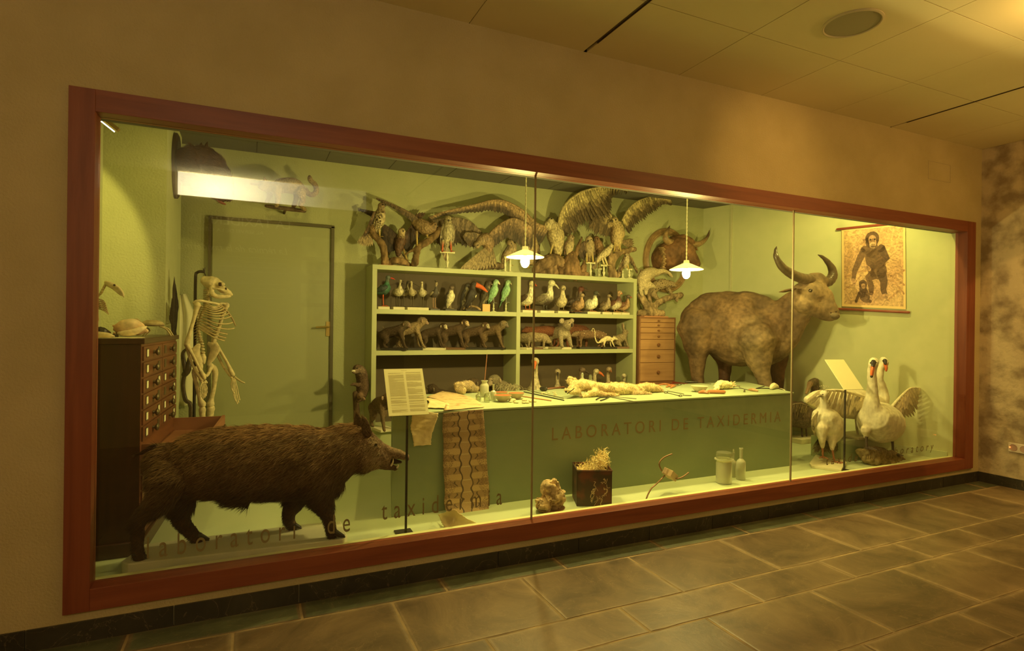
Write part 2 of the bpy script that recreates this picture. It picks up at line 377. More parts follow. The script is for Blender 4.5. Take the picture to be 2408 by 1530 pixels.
# --- red-brown wooden frame, four members with a deep reveal
def wood(name, c1, c2, ax=0, sc_=1.2, rough=.45, bump=.05):
    if name in _m: return _m[name]
    st = [9, 9, 9]; st[ax] = .55
    m = mat(name, c1, rough, c2, sc_*2.2, bump, 30, stretch=st, lo=.3, hi=.72, detail=9); m.node_tree.nodes
    for nd in m.node_tree.nodes:
        if nd.type == 'TEX_NOISE': nd.inputs['Distortion'].default_value = .6
    return m
MWh = wood('frame_wood_h', (.185, .040, .020), (.28, .075, .034), 0); MWv = wood('frame_wood_v', (.185, .040, .020), (.28, .075, .034), 2)
fr = thing('window_frame', 'long red-brown wooden frame around the glass display front', 'window frame', (0, 0, 0)); fr['kind'] = 'structure'; fr.name = 'window_1'
if 'category' in fr: del fr['category']
y0, y1 = -.02, .085
f = MB(); f.b2((XO0, y0, ZO0), (XI0, y1, ZO1)); f.build('frame_stile', MWv, fr, False, .0015)
f = MB(); f.b2((XI1, y0, ZO0), (XO1, y1, ZO1)); f.build('frame_stile', MWv, fr, False, .0015)
f = MB(); f.b2((XI0, y0, ZI1), (XI1, y1, ZO1)); f.build('frame_rail', MWh, fr, False, .0015)
f = MB(); f.b2((XI0, y0, ZO0), (XI1, y1, ZI0)); f.build('frame_rail', MWh, fr, False, .0015)
# --- glass panes (thin Schlick-reflecting sheets) and their joints
def glass():
    m = bpy.data.materials.new('pane_glass'); m.use_nodes = True; n = m.node_tree; N, L = n.nodes, n.links; N.clear()
    o = N.new('ShaderNodeOutputMaterial'); mx = N.new('ShaderNodeMixShader'); t = N.new('ShaderNodeBsdfTransparent'); t.inputs[0].default_value = (.97, .98, .96, 1)
    gl = N.new('ShaderNodeBsdfGlossy'); gl.inputs['Roughness'].default_value = 0
    ge = N.new('ShaderNodeNewGeometry'); d = N.new('ShaderNodeVectorMath'); d.operation = 'DOT_PRODUCT'; L.new(ge.outputs['Incoming'], d.inputs[0]); L.new(ge.outputs['Normal'], d.inputs[1])
    def mth(op, a, b=None):
        q = N.new('ShaderNodeMath'); q.operation = op; L.new(a, q.inputs[0]) if not isinstance(a, float) else setattr(q.inputs[0], 'default_value', a)
        if b is not None: L.new(b, q.inputs[1]) if not isinstance(b, float) else setattr(q.inputs[1], 'default_value', b)
        return q.outputs[0]
    c = mth('ABSOLUTE', d.outputs['Value']); c = mth('SUBTRACT', 1.0, c); c = mth('POWER', c, 5.0); c = mth('MULTIPLY', c, .95); c = mth('ADD', c, .045)
    L.new(c, mx.inputs[0]); L.new(t.outputs[0], mx.inputs[1]); L.new(gl.outputs[0], mx.inputs[2]); L.new(mx.outputs[0], o.inputs[0]); return m
M_pane = glass(); J1, J2 = 1.295, 3.60; YG = .055
for a, b in ((XI0, J1-.002), (J1+.002, J2-.002), (J2+.002, XI1)):
    g = MB(); g.b2((a, YG, ZI0), (b, YG+.008, ZI1)); g.build('pane', M_pane, fr, False)
M_sil = mat('silicone', (.30, .24, .14), .3)
for X in (J1, J2):
    g = MB(); g.b2((X-.0045, YG-.002, ZI0), (X+.0045, YG+.010, ZI1)); g.build('joint_strip', M_sil, fr, False)
# lettering on the glass
M_let = mat('glass_lettering', (.27, .22, .10), .5, alpha=.88); M_let2 = mat('glass_lettering_dark', (.24, .20, .09), .5, alpha=.88)
def glasstext(words, px0, py0, px1, size, m, shear=0):
    a = at(px0, py0, y=YG-.003); b = at(px1, py0, y=YG-.003)
    me = text('lettering', words, (a.x, YG-.003, a.z), (pi/2, 0, 0), size, m, fr, space=1.75, width=b.x-a.x, extr=.0002, shear=shear)
glasstext('laboratori  de', 345, 1313, 822, .15, M_let); glasstext('taxidèrmia', 897, 1222, 1180, .15, M_let)
glasstext('taxidermy', 1943, 1093, 2062, .10, M_let2, .25); glasstext('laboratory', 2082, 1072, 2195, .10, M_let2, .25)
# --- the display room
ZF = .20; YB = 2.60; ZD = 3.0
f = MB(); f.prism([(-2.3, .086), (6.05, .086), (6.05, .3), (5.15, YB+.05), (-2.3, YB+.05)], -.02, ZF); struct(f.build('floor_display', M_cfloor, smooth=False))
f = MB(); f.b2((-2.3, .086, ZD), (6.0, YB, ZD+.05)); cc = struct(f.build('ceiling_display', M_case_ceiling, smooth=False))
g = MB()
for k in range(-1, 10):
    X = -.285+.603*k-.603
    if X < 5.2: g.b2((X-.003, .12, ZD-.0012), (X+.003, YB-.01, ZD+.001))
g.b2((-2.2, 1.42, ZD-.0012), (5.2, 1.426, ZD+.001)); g.build('panel_joints', M_dark, cc, False)
f = MB(); f.b2((-2.35, YB, 0), (5.25, YB+.1, ZD+.05)); struct(f.build('wall_back', M_green, smooth=False))
# pier at left, short return wall
f = MB(); f.b2((-2.3, 1.5, ZF-.1), (-.865, 2.42, ZD)); struct(f.build('wall_pier', M_green, smooth=False))
f = MB(); f.b2((-2.4, .12, ZF-.1), (-1.236, 1.52, ZD)); struct(f.build('wall_left_display', M_green, smooth=False))
# oblique right wall with a shallow pilaster at the back corner
rw = [Vector((5.04, 2.6)), Vector((5.86, .08))]; rd = (rw[1]-rw[0]).normalized(); rn = Vector((-rd.y, rd.x))
if rn.x < 0: rn = -rn
def rpt(s, o=0): q = rw[0]+rd*s+rn*o; return (q.x, q.y)
f = MB(); f.prism([rpt(-.05), rpt(2.66), rpt(2.66, .12), rpt(-.05, .12)][::-1], ZF-.15, ZD+.05); struct(f.build('wall_right_display', M_green2, smooth=False))
f = MB(); f.prism([rpt(.38), rpt(.40), rpt(.40, -.012), rpt(.38, -.012)], ZF, ZD); struct(f.build('trim_2', mat('caulk_bead', (.56, .55, .33), .8, bump=1, bscale=60), smooth=False))
f = MB(); f.prism([rpt(.0), rpt(2.6), rpt(2.6, -.015), rpt(.0, -.015)], ZF, ZF+.075); struct(f.build('baseboard_right_display', M_cfloor, smooth=False))
f = MB(); f.b2((5.855, .083, ZF-.1), (6.05, .125, ZD)); f.b2((-1.25, .12, ZF), (-1.0, .125, ZD)); struct(f.build('trim_3', M_green2, smooth=False))
f = MB(); f.b2((XI0-.01, .086, ZF-.02), (XI1+.01, .118, ZI0)); struct(f.build('trim_4', mat('pale_sill', (.66, .66, .34), .5), smooth=False))
f = MB(); f.b2((-2.3, .086, ZI1), (6.05, .12, ZD)); struct(f.build('wall_above_glass', M_case_ceiling, smooth=False))
# --- door in the back wall
d0, d1, dz = -.655, .385, 2.375; dr = MB()
dr.b2((d0+.02, YB-.012, ZF), (d1-.02, YB, dz-.02)); door = struct(dr.build('door_1', mat('door_green', (.36, .37, .19), .45), smooth=False))
g = MB(); g.b2((d0-.012, YB-.03, ZF), (d0+.008, YB, dz)); g.b2((d1-.008, YB-.03, ZF), (d1+.02, YB, dz)); g.b2((d0-.012, YB-.03, dz-.012), (d1+.02, YB, dz+.012)); g.build('door_frame', mat('door_edge', (.10, .085, .04), .5), door, False)
hd = at(765, 768, y=YB-.05); g = MB(); g.tube([(hd.x+.03, YB-.012, hd.z), (hd.x+.03, YB-.055, hd.z), (hd.x+.01, YB-.06, hd.z), (hd.x-.08, YB-.06, hd.z-.005)], .009, 8); g.b2((hd.x+.01, YB-.02, hd.z-.09), (hd.x+.05, YB-.012, hd.z+.05))
g.build('door_handle', mat('brass', (.55, .40, .15), .35, metal=.8), door)
# --- the panel on the wall opposite, which the glass mirrors
YW = -4.5; pn = thing('exhibition_sign', 'brown exhibition text panel on the wall opposite the display', 'sign', (0, YW, 0))
M_pw = mat('panel_white_text', (.75, .75, .62), .7)
f = MB(); f.b2((-1.11, 0, .3), (1.6, .03, 2.93)); f.build('board', mat('panel_brown', (.22, .16, .08), .7), pn, False)
f = MB(); f.b2((-1.11, 0, 2.94), (1.06, .05, 3.2)); hs = f.build('header_strip', mat('header_glow', (.6, .55, .4), .6), pn, False)
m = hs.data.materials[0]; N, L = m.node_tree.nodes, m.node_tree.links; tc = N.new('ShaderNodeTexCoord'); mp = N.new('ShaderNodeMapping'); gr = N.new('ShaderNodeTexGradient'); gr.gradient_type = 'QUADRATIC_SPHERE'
mp.inputs['Location'].default_value = (.72/1.5, 0, -3.02/.9); mp.inputs['Scale'].default_value = (1/1.5, 1, 1/.9)   # pool of a spotlight on the header, painted as an emission gradient
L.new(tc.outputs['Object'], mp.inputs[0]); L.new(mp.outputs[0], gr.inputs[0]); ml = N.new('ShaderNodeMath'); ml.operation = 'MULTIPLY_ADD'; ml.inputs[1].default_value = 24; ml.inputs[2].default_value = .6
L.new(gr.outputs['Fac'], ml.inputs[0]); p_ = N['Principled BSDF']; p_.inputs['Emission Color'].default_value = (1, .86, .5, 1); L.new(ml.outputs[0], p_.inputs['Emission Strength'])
def ptext(s, px0, px1, py, size, **k):
    a = at(px0, py, y=4.61); b = at(px1, py, y=4.61)
    text('lettering', s, (max(a.x, b.x), .032, a.z), (pi/2, 0, pi), size, M_pw, pn, width=abs(a.x-b.x), **k)
ptext('LA TAXIDÈRMIA', 444, 682, 522, .15); ptext('AL SERVEI DE LA CIÈNCIA', 443, 620, 540, .06); ptext('La tècnica de la taxidèrmia', 418, 676, 585, .13, shear=.3)
for i in range(9):
    a = at(674, 600+i*11+(16 if i > 4 else 0), y=4.61); g = MB(); wl = [.95, .9, .5, .95, .9, .8, .4, .9, .5][i]
    g.b2((a.x-.95*wl, .031, a.z), (a.x, .033, a.z+.010)); g.build('text_line', mat('panel_small_text', (.36, .3, .18), .8), pn, False)
for i in range(4):
    z1 = at(752, 560+i*54, y=4.61).z; z0 = at(752, 605+i*54, y=4.61).z; xa = at(708, 600, y=4.61).x; xb = at(795, 600, y=4.61).x
    g = MB(); g.b2((xa, .03, z0), (xb, .036, z1)); g.build('picture', mat('panel_picture', (.5, .5, .25), .6, (.2, .18, .09), 9), pn, False)
# ================================================================ FURNITURE AND PROPS
def dist(a, b): return (Vector(a)-Vector(b)).length
M_paint = mat('cabinet_green_paint', (.40, .42, .22), .5, (.43, .45, .24), 3)
M_paint_shade = mat('counter_green_shaded', (.22, .27, .155), .42, (.25, .30, .17), 2)  # same paint as the worktop, darkened for the shade on the front
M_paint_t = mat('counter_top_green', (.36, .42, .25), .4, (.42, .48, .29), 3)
M_metal_d = mat('dark_iron', (.05, .045, .035), .45, metal=.6)
M_brass = _m['brass']
MW = wood('walnut', (.11, .034, .014), (.20, .068, .028), 1, rough=.4); MWd = wood('walnut_dark', (.045, .018, .010), (.075, .03, .016), 2, rough=.28)
MWo = wood('oak', (.36, .19, .085), (.50, .28, .13), 0, rough=.5); MWl = mat('pale_board', (.62, .56, .36), .6, (.70, .64, .42), 6)
M_black = mat('black_paint', (.022, .018, .014), .45)
M_paper = mat('paper', (.86, .80, .50), .7)
M_cream = mat('cream_turned_wood', (.70, .68, .42), .5)
# --- long counter
ct = thing('counter', 'long green painted work counter in the middle of the display', 'counter', (0, 0, 0))
HT = .87; fp = [(.52, .527), (4.19, .527), (4.56, 1.44), (.72, 1.44)]
f = MB(); f.prism(fp, ZF, HT-.018); f.build('body', M_paint_shade, ct, False, .002)
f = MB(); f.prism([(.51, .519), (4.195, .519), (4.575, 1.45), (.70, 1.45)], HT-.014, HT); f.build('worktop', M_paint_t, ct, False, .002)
f = MB(); f.prism([(.53, .535), (4.18, .535), (4.55, 1.43), (.73, 1.43)], HT-.0181, HT-.0139); f.build('shadow_gap', M_dark, ct, False)
a = at(1298, 1035, y=.526); b = at(1836, 988, y=.526)
text('lettering', 'LABORATORI DE TAXIDERMIA', (a.x, .5262, a.z), (pi/2, 0, 0), .135, mat('counter_lettering', (.235, .16, .07), .5), ct, space=1.5, width=b.x-a.x, extr=.0006)
# --- shelf unit
SX0, SX1, SY = .71, 3.73, 2.25
zt = [2.003, at(880, 726, y=SY).z, at(880, 824.5, y=SY).z, .47]
TH = .044; xm = at(1220, 700, y=SY).x
su = thing('shelf_unit', 'wide green shelf unit full of stuffed animals against the back wall', 'shelf', (0, 0, 0))
for x in (SX0, xm-TH/2, SX1-TH):
    f = MB(); f.b2((x, SY, ZF), (x+TH, YB-.02, zt[0]-TH)); f.build('upright', M_paint, su, False, .001)
f = MB(); f.b2((SX0, SY-.003, zt[0]-TH), (SX1, YB-.02, zt[0])); f.build('top_board', M_paint, su, False, .001)
for z in zt[1:]:
    for xa, xb in ((SX0+TH, xm-TH/2), (xm+TH/2, SX1-TH)):
        f = MB(); f.b2((xa, SY+.002, z-TH), (xb, YB-.02, z)); f.build('shelf_board', M_paint, su, False, .001)
f = MB(); f.b2((SX0+TH, SY+.03, ZF), (SX1-TH, SY+.05, .43)); f.build('plinth', M_paint, su, False)
f = MB(); f.b2((SX0+.002, YB-.018, ZF), (SX1-.002, YB-.004, zt[0]-.002)); f.build('back_board', mat('shelf_back_shaded', (.085, .06, .03), .7), su, False)  # shelf green darkened to brown: shade painted into the back board
S1, S2, S3, S4 = zt
# --- drawer cabinet at the right of the shelves
dc = thing('drawer_cabinet', 'tall warm brown wooden drawer cabinet right of the shelf unit', 'cabinet', (0, 0, 0))
cx0, cx1 = 3.775, 4.305; cz = 1.567
f = MB(); f.b2((cx0, SY, ZF), (cx1, YB-.01, cz)); f.build('carcass', wood('cabinet_dark_wood', (.22, .10, .045), (.30, .15, .07), 0), dc, False, .003)
rows = [745, 758.6, 770, 783, 798, 822, 852, 896]; zz = [at(1545, r_, y=SY).z for r_ in rows]; zz[0] -= .02
for i in range(7):
    d_ = thing('drawer', None, None); d_.parent = dc; bpy.data.objects.remove(d_)
    f = MB(); f.b2((cx0+.012, SY-.010, zz[i+1]+.004), (cx1-.03, SY+.01, zz[i]-.002)); dr_ = f.build('drawer', MWo, dc, False, .002)
    zc = (zz[i]+zz[i+1])/2; r_ = .011 if i < 4 else .019
    f = MB(); f.lathe([(r_*.5, 0), (r_*.45, .012), (r_, .018), (r_*.9, .03), (0, .034)], ((cx0+cx1)/2-.01, SY-.010, zc), 14, (0, -1, 0)); f.build('knob', mat('wood_knob', (.20, .085, .035), .3), dr_)
f = MB(); z1 = zz[7]-.004
f.b2((cx0+.012, SY-.26, z1-.16), (cx1-.03, SY-.245, z1)); f.b2((cx0+.012, SY-.26, z1-.16), (cx0+.024, SY+.0, z1-.004)); f.b2((cx1-.042, SY-.26, z1-.16), (cx1-.03, SY, z1-.004)); f.b2((cx0+.012, SY-.26, z1-.16), (cx1-.03, SY, z1-.15))
f.build('drawer', mat('red_stained_wood', (.28, .05, .03), .5), dc, False)
# --- card-index cabinet at the left
A_ = Vector((-.852, .455)); B_ = Vector((-.792, 1.44)); u2 = (B_-A_).normalized(); n2 = Vector((u2.y, -u2.x)); L2 = (B_-A_).length; ct_ = 1.355
def fc(s, o, z): q = A_+u2*s+n2*o; return (q.x, q.y, z)
cc_ = thing('card_cabinet', 'dark wooden card index cabinet with many small drawers, at the left', 'cabinet', (0, 0, 0))
f = MB(); f.prism([(-1.22, .455), (A_.x, A_.y), (B_.x, B_.y), (-1.22, 1.44)], ZF+.001, ct_-.03); f.build('carcass', MWd, cc_, False, .003)
f = MB(); f.prism([(-1.225, .44), (A_.x+.018, A_.y-.015), (B_.x+.018, B_.y+.015), (-1.225, 1.455)], ct_-.03, ct_); f.build('top', MWd, cc_, False, .004)
f = MB(); f.prism([(-1.225, .435), (A_.x+.02, A_.y-.02), (B_.x+.02, B_.y), (-1.225, 1.44)], ZF, ZF+.075); f.build('plinth', MWd, cc_, False, .004)
f = MB(); f.prism([fc(0, .001, 0)[:2], fc(L2, .001, 0)[:2], fc(L2, -.02, 0)[:2], fc(0, -.02, 0)[:2]][::-1], ZF+.08, ct_-.03); f.build('face_frame', MW, cc_, False)
M_lab = mat('card_label', (.85, .82, .55), .7); M_br2 = mat('dull_brass', (.16, .13, .07), .4, metal=.7); rndl = random.Random(5)
def slab(f, s0, s1, o0, o1, z0, z1, col=None):
    p = [fc(s0, o0, 0)[:2], fc(s1, o0, 0)[:2], fc(s1, o1, 0)[:2], fc(s0, o1, 0)[:2]]
    f.prism([(q[0], q[1]) for q in p][::-1], z0, z1, col)
RH = .0868
for i in range(12):
    z1 = ct_-.045-i*RH; z0 = z1-RH+.010
    if z0 < ZF+.09: break
    if i == 6: continue
    for k in range(2):
        s0 = .02+k*(L2-.03)/2; s1 = s0+(L2-.05)/2
        f = MB(); slab(f, s0, s1, .001, .010, z0, z1); dr_ = f.build('drawer', MW, cc_, False, .0015)
        zc = (z0+z1)/2
        for q, t_ in enumerate((.16, .80)):
            sc0 = s0+(s1-s0)*t_-.02
            f = MB(); slab(f, sc0-.003, sc0+.048, .0095, .0125, zc-.023, zc+.026); fr_ = f.build('label_holder', M_br2, dr_, False)
            if (q == 0 and k == 0) or rndl.random() < .55:
                f = MB(); slab(f, sc0+.003, sc0+.042, .012, .0135, zc-.018, zc+.020); f.build('label', M_lab, dr_, False)
        q = fc(s0+(s1-s0)*.5, .010, zc)
        f = MB(); f.lathe([(.010, 0), (.009, .010), (.019, .016), (.021, .024), (.012, .031), (0, .033)], q, 12, (n2.x, n2.y, 0)); f.build('knob', M_br2, dr_)
# the pulled-out drawer
dz1 = ct_-.045-6*RH; dz0 = dz1-RH*1.15; ex = .30; f = MB()
slab(f, .03, L2-.04, ex, ex+.018, dz0, dz1); slab(f, .03, .042, -.02, ex, dz0, dz1-.006); slab(f, L2-.052, L2-.04, -.02, ex, dz0, dz1-.006); slab(f, .03, L2-.04, -.02, ex, dz0, dz0+.01)
dr_ = f.build('drawer', mat('drawer_inside', (.26, .10, .045), .6, (.32, .13, .06), 5), cc_, False)
for k in range(2):
    q = fc(.25+k*.48, ex+.018, (dz0+dz1)/2); f = MB(); f.lathe([(.010, 0), (.009, .010), (.019, .016), (.021, .024), (.012, .031), (0, .033)], q, 12, (n2.x, n2.y, 0)); f.build('knob', M_br2, dr_)
# --- pendant lamps over the counter
M_enam = mat('milk_glass_shade', (.85, .83, .68), .35, trans=.0)
N_, L_n = M_enam.node_tree.nodes, M_enam.node_tree.links; tr_ = N_.new('ShaderNodeBsdfTranslucent'); tr_.inputs[0].default_value = (.9, .86, .66, 1); mx_ = N_.new('ShaderNodeMixShader'); mx_.inputs[0].default_value = .45; L_n.new(N_['Principled BSDF'].outputs[0], mx_.inputs[1]); L_n.new(tr_.outputs[0], mx_.inputs[2]); L_n.new(mx_.outputs[0], N_['Material Output'].inputs[0]); M_bulb = mat('bulb_glass', (1, .9, .6), .3, emit=(1, .88, .50), es=150)
def pendant(px, py, y, label):
    p = at(px, py, y=y); t = thing('pendant_lamp', label, 'lamp', tuple(p))
    MB().lathe([(.012, .062), (.022, .060), (.026, .035), (.05, .025), (.145, -.018), (.143, -.022), (.048, .018), (.02, .02)], n=32).build('shade', M_enam, t)
    MB().lathe([(.014, .03), (.016, .0), (.012, -.012)], n=12).build('socket', M_brass, t)
    MB().ball((0, 0, -.055), (.034, .034, .046), n=16).build('bulb', M_bulb, t)
    L_ = ZD-p.z; f = MB()
    for ph in (0, pi): f.tube([(.0035*math.cos(ph+k*1.9), .0035*math.sin(ph+k*1.9), .06+k*.02) for k in range(int((L_-.06)/.02)+1)]+[(0, 0, L_)], .0032, 5, smooth=2)
    f.build('twisted_cord', mat('cord', (.78, .74, .48), .8), t)
    MB().lathe([(.04, L_-.02), (.045, L_-.001)], n=16).build('ceiling_rose', M_enam, t)
    lamp('pendant_bulb_light', 'POINT', (p.x, p.y, p.z-.125), 74, (1, .79, .24), .03)
    return p
pendant(1235, 598, .75, 'white enamel pendant lamp, left of the two, over the bowls on the counter')
pendant(1614, 628, .75, 'white enamel pendant lamp, right of the two, in front of the round bull trophy')
# --- ceiling spotlight fixtures inside the display
def fixture(name_l, p, tgt):
    t = thing('spotlight', name_l, 'spotlight', p); d = (Vector(tgt)-Vector(p)).normalized()
    MB().lathe([(.022, -.03), (.028, -.028), (.035, .05), (.033, .052), (.026, -.02)], axis=d, n=16).build('housing', M_metal_d, t)
    MB().tube([(0, 0, 0), (0, 0, .07)], .006, 6).build('stem', M_metal_d, t); return t
t = thing('track_light', 'small metal lamp fixture high in the left front corner of the display', 'lamp', tuple(at(258, 290, y=.5)))
f = MB(); f.box((0, 0, 0), (.10, .03, .02), M=Matrix.Rotation(R(38), 3, 'Y')); f.build('housing', mat('gold_metal', (.4, .26, .1), .35, metal=.8), t, False)
f = MB(); f.box((-.012, -.01, -.016), (.09, .006, .006), M=Matrix.Rotation(R(38), 3, 'Y')); f.build('light_tube', mat('lit_tube', (1, 1, .9), .5, emit=(1, .93, .7), es=4), t, False)
MB().tube([(0, 0, 0), (0, 0, ZD-t.location.z)], .006, 6).build('stem', M_metal_d, t)
pp = at(1158, 399, y=.62); t = thing('smoke_detector', 'small round detector on the display ceiling near the first lamp', 'detector', (pp.x, pp.y, pp.z))
MB().lathe([(.02, ZD-pp.z), (.035, ZD-pp.z-.0), (.035, .01), (.02, 0), (0, 0)][::-1], n=20).build('body', M_enam, t)
# --- information stands
def stand(px, pybot, pytop, yb, quad, label, lines=True):
    p = at(px, pybot, z=ZF) if yb is None else at(px, pybot, y=yb); p.z = ZF; top = at(px, pytop, y=p.y)
    t = thing('information_stand', label, 'sign', (p.x, p.y, ZF)); h = top.z-ZF
    MB().box((0, 0, h/2), (.012, .012, h)).build('post', M_black, t, False)
    MB().box((0, .03, .004), (.10, .12, .006)).build('foot', M_black, t, False)
    Q = [Vector(q)-Vector((p.x, p.y, ZF)) for q in quad]; Q[2] = Q[1]+Q[3]-Q[0]; nrm = (Q[3]-Q[0]).cross(Q[1]-Q[0]).normalized()
    f = MB(); f.add([q for q in Q]+[q-nrm*.006 for q in Q], [(0, 1, 2, 3), (7, 6, 5, 4), (0, 4, 5, 1), (1, 5, 6, 2), (2, 6, 7, 3), (3, 7, 4, 0)])
    pn_ = f.build('text_panel', M_paper, t, False)
    if lines:
        rn_ = random.Random(2); mt = mat('print_ink', (.60, .53, .29), .8)
        def bl(u, v): return Q[0]*(1-u)*(1-v)+Q[1]*u*(1-v)+Q[2]*u*v+Q[3]*(1-u)*v+nrm*.0006
        f = MB()
        for c, (ua, ub) in enumerate(((.09, .48), (.54, .93))):
            v = .08 if c else .09
            while v < .93:
                gap = rn_.random() < .1; L_ = ub if rn_.random() > .12 else ua+(ub-ua)*rn_.uniform(.4, .9)
                f.add([bl(ua, v), bl(L_, v), bl(L_, v+.006), bl(ua, v+.006)], [(0, 1, 2, 3)]); v += .030 if gap else .0125
        f.add([bl(.43, .035), bl(.58, .035), bl(.58, .045), bl(.43, .045)], [(0, 1, 2, 3)])
        f.build('print', mt, pn_, False)
    return t
def quadat(pts, ys): return [at(p[0], p[1], y=y) for p, y in zip(pts, ys)]
stand(954, 1258, 972, None, quadat([(902.5, 867.5), (993, 866), (1010, 971), (914.5, 978)], (.33, .33, .16, .16)), 'tilted yellow text panel on a thin black post in front of the boar snout')
stand(1985, 1106, 916, None, quadat([(1940, 845), (1984, 845), (2034, 918), (1986, 916)], (.44, .44, .22, .22)), 'blank glossy yellow panel on a thin black post between the white birds', False)
# --- hanging wall chart with the two chimpanzees
def wallpt(px, py, o=.012):
    d = at(px, py, y=1)-CAM; n_ = Vector((rn.x, rn.y, 0)); q0 = Vector((rw[0].x, rw[0].y, 0))-n_*o
    t = (q0-CAM).dot(n_)/d.dot(n_); return CAM+d*t
wc = thing('wall_chart', 'old printed wall chart of an ape with a young one, hung between two rods', 'poster', tuple(wallpt(2050, 630)))
O = Vector(wc.location)
C4 = [(1979, 538), (2129, 523), (2130, 727), (1980, 720)]
def cpt(u, v, o=.014):
    a_ = Vector(C4[0])*(1-u)*(1-v)+Vector(C4[1])*u*(1-v)+Vector(C4[2])*u*v+Vector(C4[3])*(1-u)*v
    return wallpt(a_.x, a_.y, o)-O
f = MB(); Q = [cpt(*q) for q in ((0, 0), (1, 0), (1, 1), (0, 1))]; Qb = [cpt(*q, .010) for q in ((0, 0), (1, 0), (1, 1), (0, 1))]
f.add(Q+Qb, [(0, 3, 2, 1), (4, 5, 6, 7), (0, 1, 5, 4), (1, 2, 6, 5), (2, 3, 7, 6), (3, 0, 4, 7)]); sh = f.build('paper_sheet', mat('chart_edge', (.85, .60, .28), .7), wc, False)
def img():
    m, n, p = nt('chart_print'); N, L = n.nodes, n.links; a = N.new('ShaderNodeAttribute'); a.attribute_name = 'Col'; tc = N.new('ShaderNodeTexCoord')
    t = N.new('ShaderNodeTexNoise'); t.inputs['Scale'].default_value = 22; t.inputs['Detail'].default_value = 8; t.inputs['Distortion'].default_value = 2; L.new(tc.outputs['Object'], t.inputs[0])
    r = N.new('ShaderNodeMapRange'); r.inputs[1].default_value = .35; r.inputs[2].default_value = .65; r.inputs[3].default_value = .62; r.inputs[4].default_value = 1.3; L.new(t.outputs[0], r.inputs[0])
    v = N.new('ShaderNodeVectorMath'); v.operation = 'SCALE'; L.new(a.outputs[0], v.inputs[0]); L.new(r.outputs[0], v.inputs['Scale']); L.new(v.outputs[0], p.inputs['Base Color']); p.inputs['Roughness'].default_value = .7; return m
M_img = img()
def blob(f, pts, rr, col, o):   # a soft painted limb on the sheet: row of overlapping discs joined as a strip
    P = [Vector(p) for p in pts]; n_ = len(P); vs = []; 
    for i in range(n_):
        d = (P[min(i+1, n_-1)]-P[max(i-1, 0)]).normalized(); nn = Vector((-d.y, d.x)); r_ = rr[i] if isinstance(rr, (list, tuple)) else rr
        for s_ in (-1, 1): q = P[i]+nn*s_*r_*(1 if True else 1); vs.append(cpt(q.x, q.y, o))
    f.add(vs, [(2*i, 2*i+1, 2*i+3, 2*i+2) for i in range(n_-1)], col)
    for i in (0, n_-1):
        r_ = rr[i] if isinstance(rr, (list, tuple)) else rr; asp = 1.25
        f.add([cpt(P[i].x+r_*math.cos(a_), P[i].y+r_*math.sin(a_)/asp*1.0, o) for a_ in [2*pi*k/14 for k in range(14)]], [tuple(range(14))[::-1]], col)
f = MB(); g8 = 10
for i in range(g8):
    for j in range(g8):
        u0, u1, v0, v1 = [.035+.93*q/g8 for q in (i, i+1)]+[.03+.94*q/g8 for q in (j, j+1)]
        vs = [(u0, v0), (u0, v1), (u1, v1), (u1, v0)]
        def bgc(u, v): k = min(max((v-.1)/.8, 0), 1); w_ = .12*math.sin(7*u+9*v); return ((.66-.06*k+w_*.4), (.40-.03*k+w_*.4), (.20+w_*.15))
        f.add([cpt(u, v, .0145) for u, v in vs], [(0, 1, 2, 3)], [bgc(u, v) for u, v in vs])
dk = (.16, .085, .045); dk2 = (.11, .055, .03); fl_ = (.52, .30, .17); br = (.50, .28, .14)
for a_, r_ in (([(.05, .62), (.3, .55), (.62, .53), (.98, .72)], .012), ([(.55, .54), (.75, .62), (.98, .55)], .014), ([(.6, .72), (.8, .66), (.97, .82)], .014), ([(.04, .78), (.2, .7), (.3, .6)], .008), ([(.72, .9), (.9, .78)], .012)): blob(f, a_, r_, br, .0150)
blob(f, [(.47, .30), (.50, .38), (.55, .50), (.58, .55)], [.12, .135, .15, .13], dk, .0155)       # trunk
blob(f, [(.62, .28), (.70, .40), (.60, .46), (.42, .52)], [.06, .055, .045, .035], dk2, .0160)     # crossing arm
blob(f, [(.36, .28), (.28, .40), (.20, .55), (.18, .66)], [.055, .05, .04, .03], dk, .0160)      # left arm
blob(f, [(.18, .66), (.20, .71)], [.028, .02], fl_, .0163)
blob(f, [(.52, .58), (.42, .64), (.46, .74), (.46, .82)], [.075, .06, .045, .035], dk, .0160)
blob(f, [(.62, .58), (.66, .68), (.65, .78), (.68, .85)], [.075, .06, .045, .04], dk2, .0160)
blob(f, [(.60, .87), (.70, .85)], [.03, .03], fl_, .0165); blob(f, [(.38, .50), (.43, .53)], [.03, .03], fl_, .0168)
blob(f, [(.48, .155), (.47, .20)], [.11, .095], dk2, .0165); blob(f, [(.48, .16), (.49, .22)], [.06, .055], fl_, .0170); blob(f, [(.485, .235), (.49, .245)], [.05, .04], (.60, .40, .24), .0172)
blob(f, [(.36, .17), (.36, .175)], [.03, .03], fl_, .0162)
for x_ in (.45, .52): blob(f, [(x_, .165), (x_+.001, .168)], [.012, .012], (.03, .02, .01), .0175)
blob(f, [(.46, .255), (.53, .255)], .005, (.08, .03, .02), .0175)
blob(f, [(.33, .78), (.36, .87)], [.06, .08], dk2, .0160); blob(f, [(.28, .82), (.22, .93)], [.025, .02], dk2, .0162); blob(f, [(.40, .84), (.36, .92), (.45, .92)], [.03, .03, .02], dk, .0166)
blob(f, [(.33, .71), (.33, .735)], [.065, .06], dk2, .0166); blob(f, [(.335, .73), (.34, .745)], [.035, .03], fl_, .0170)
f.build('chimpanzee_picture', M_img, sh, False)
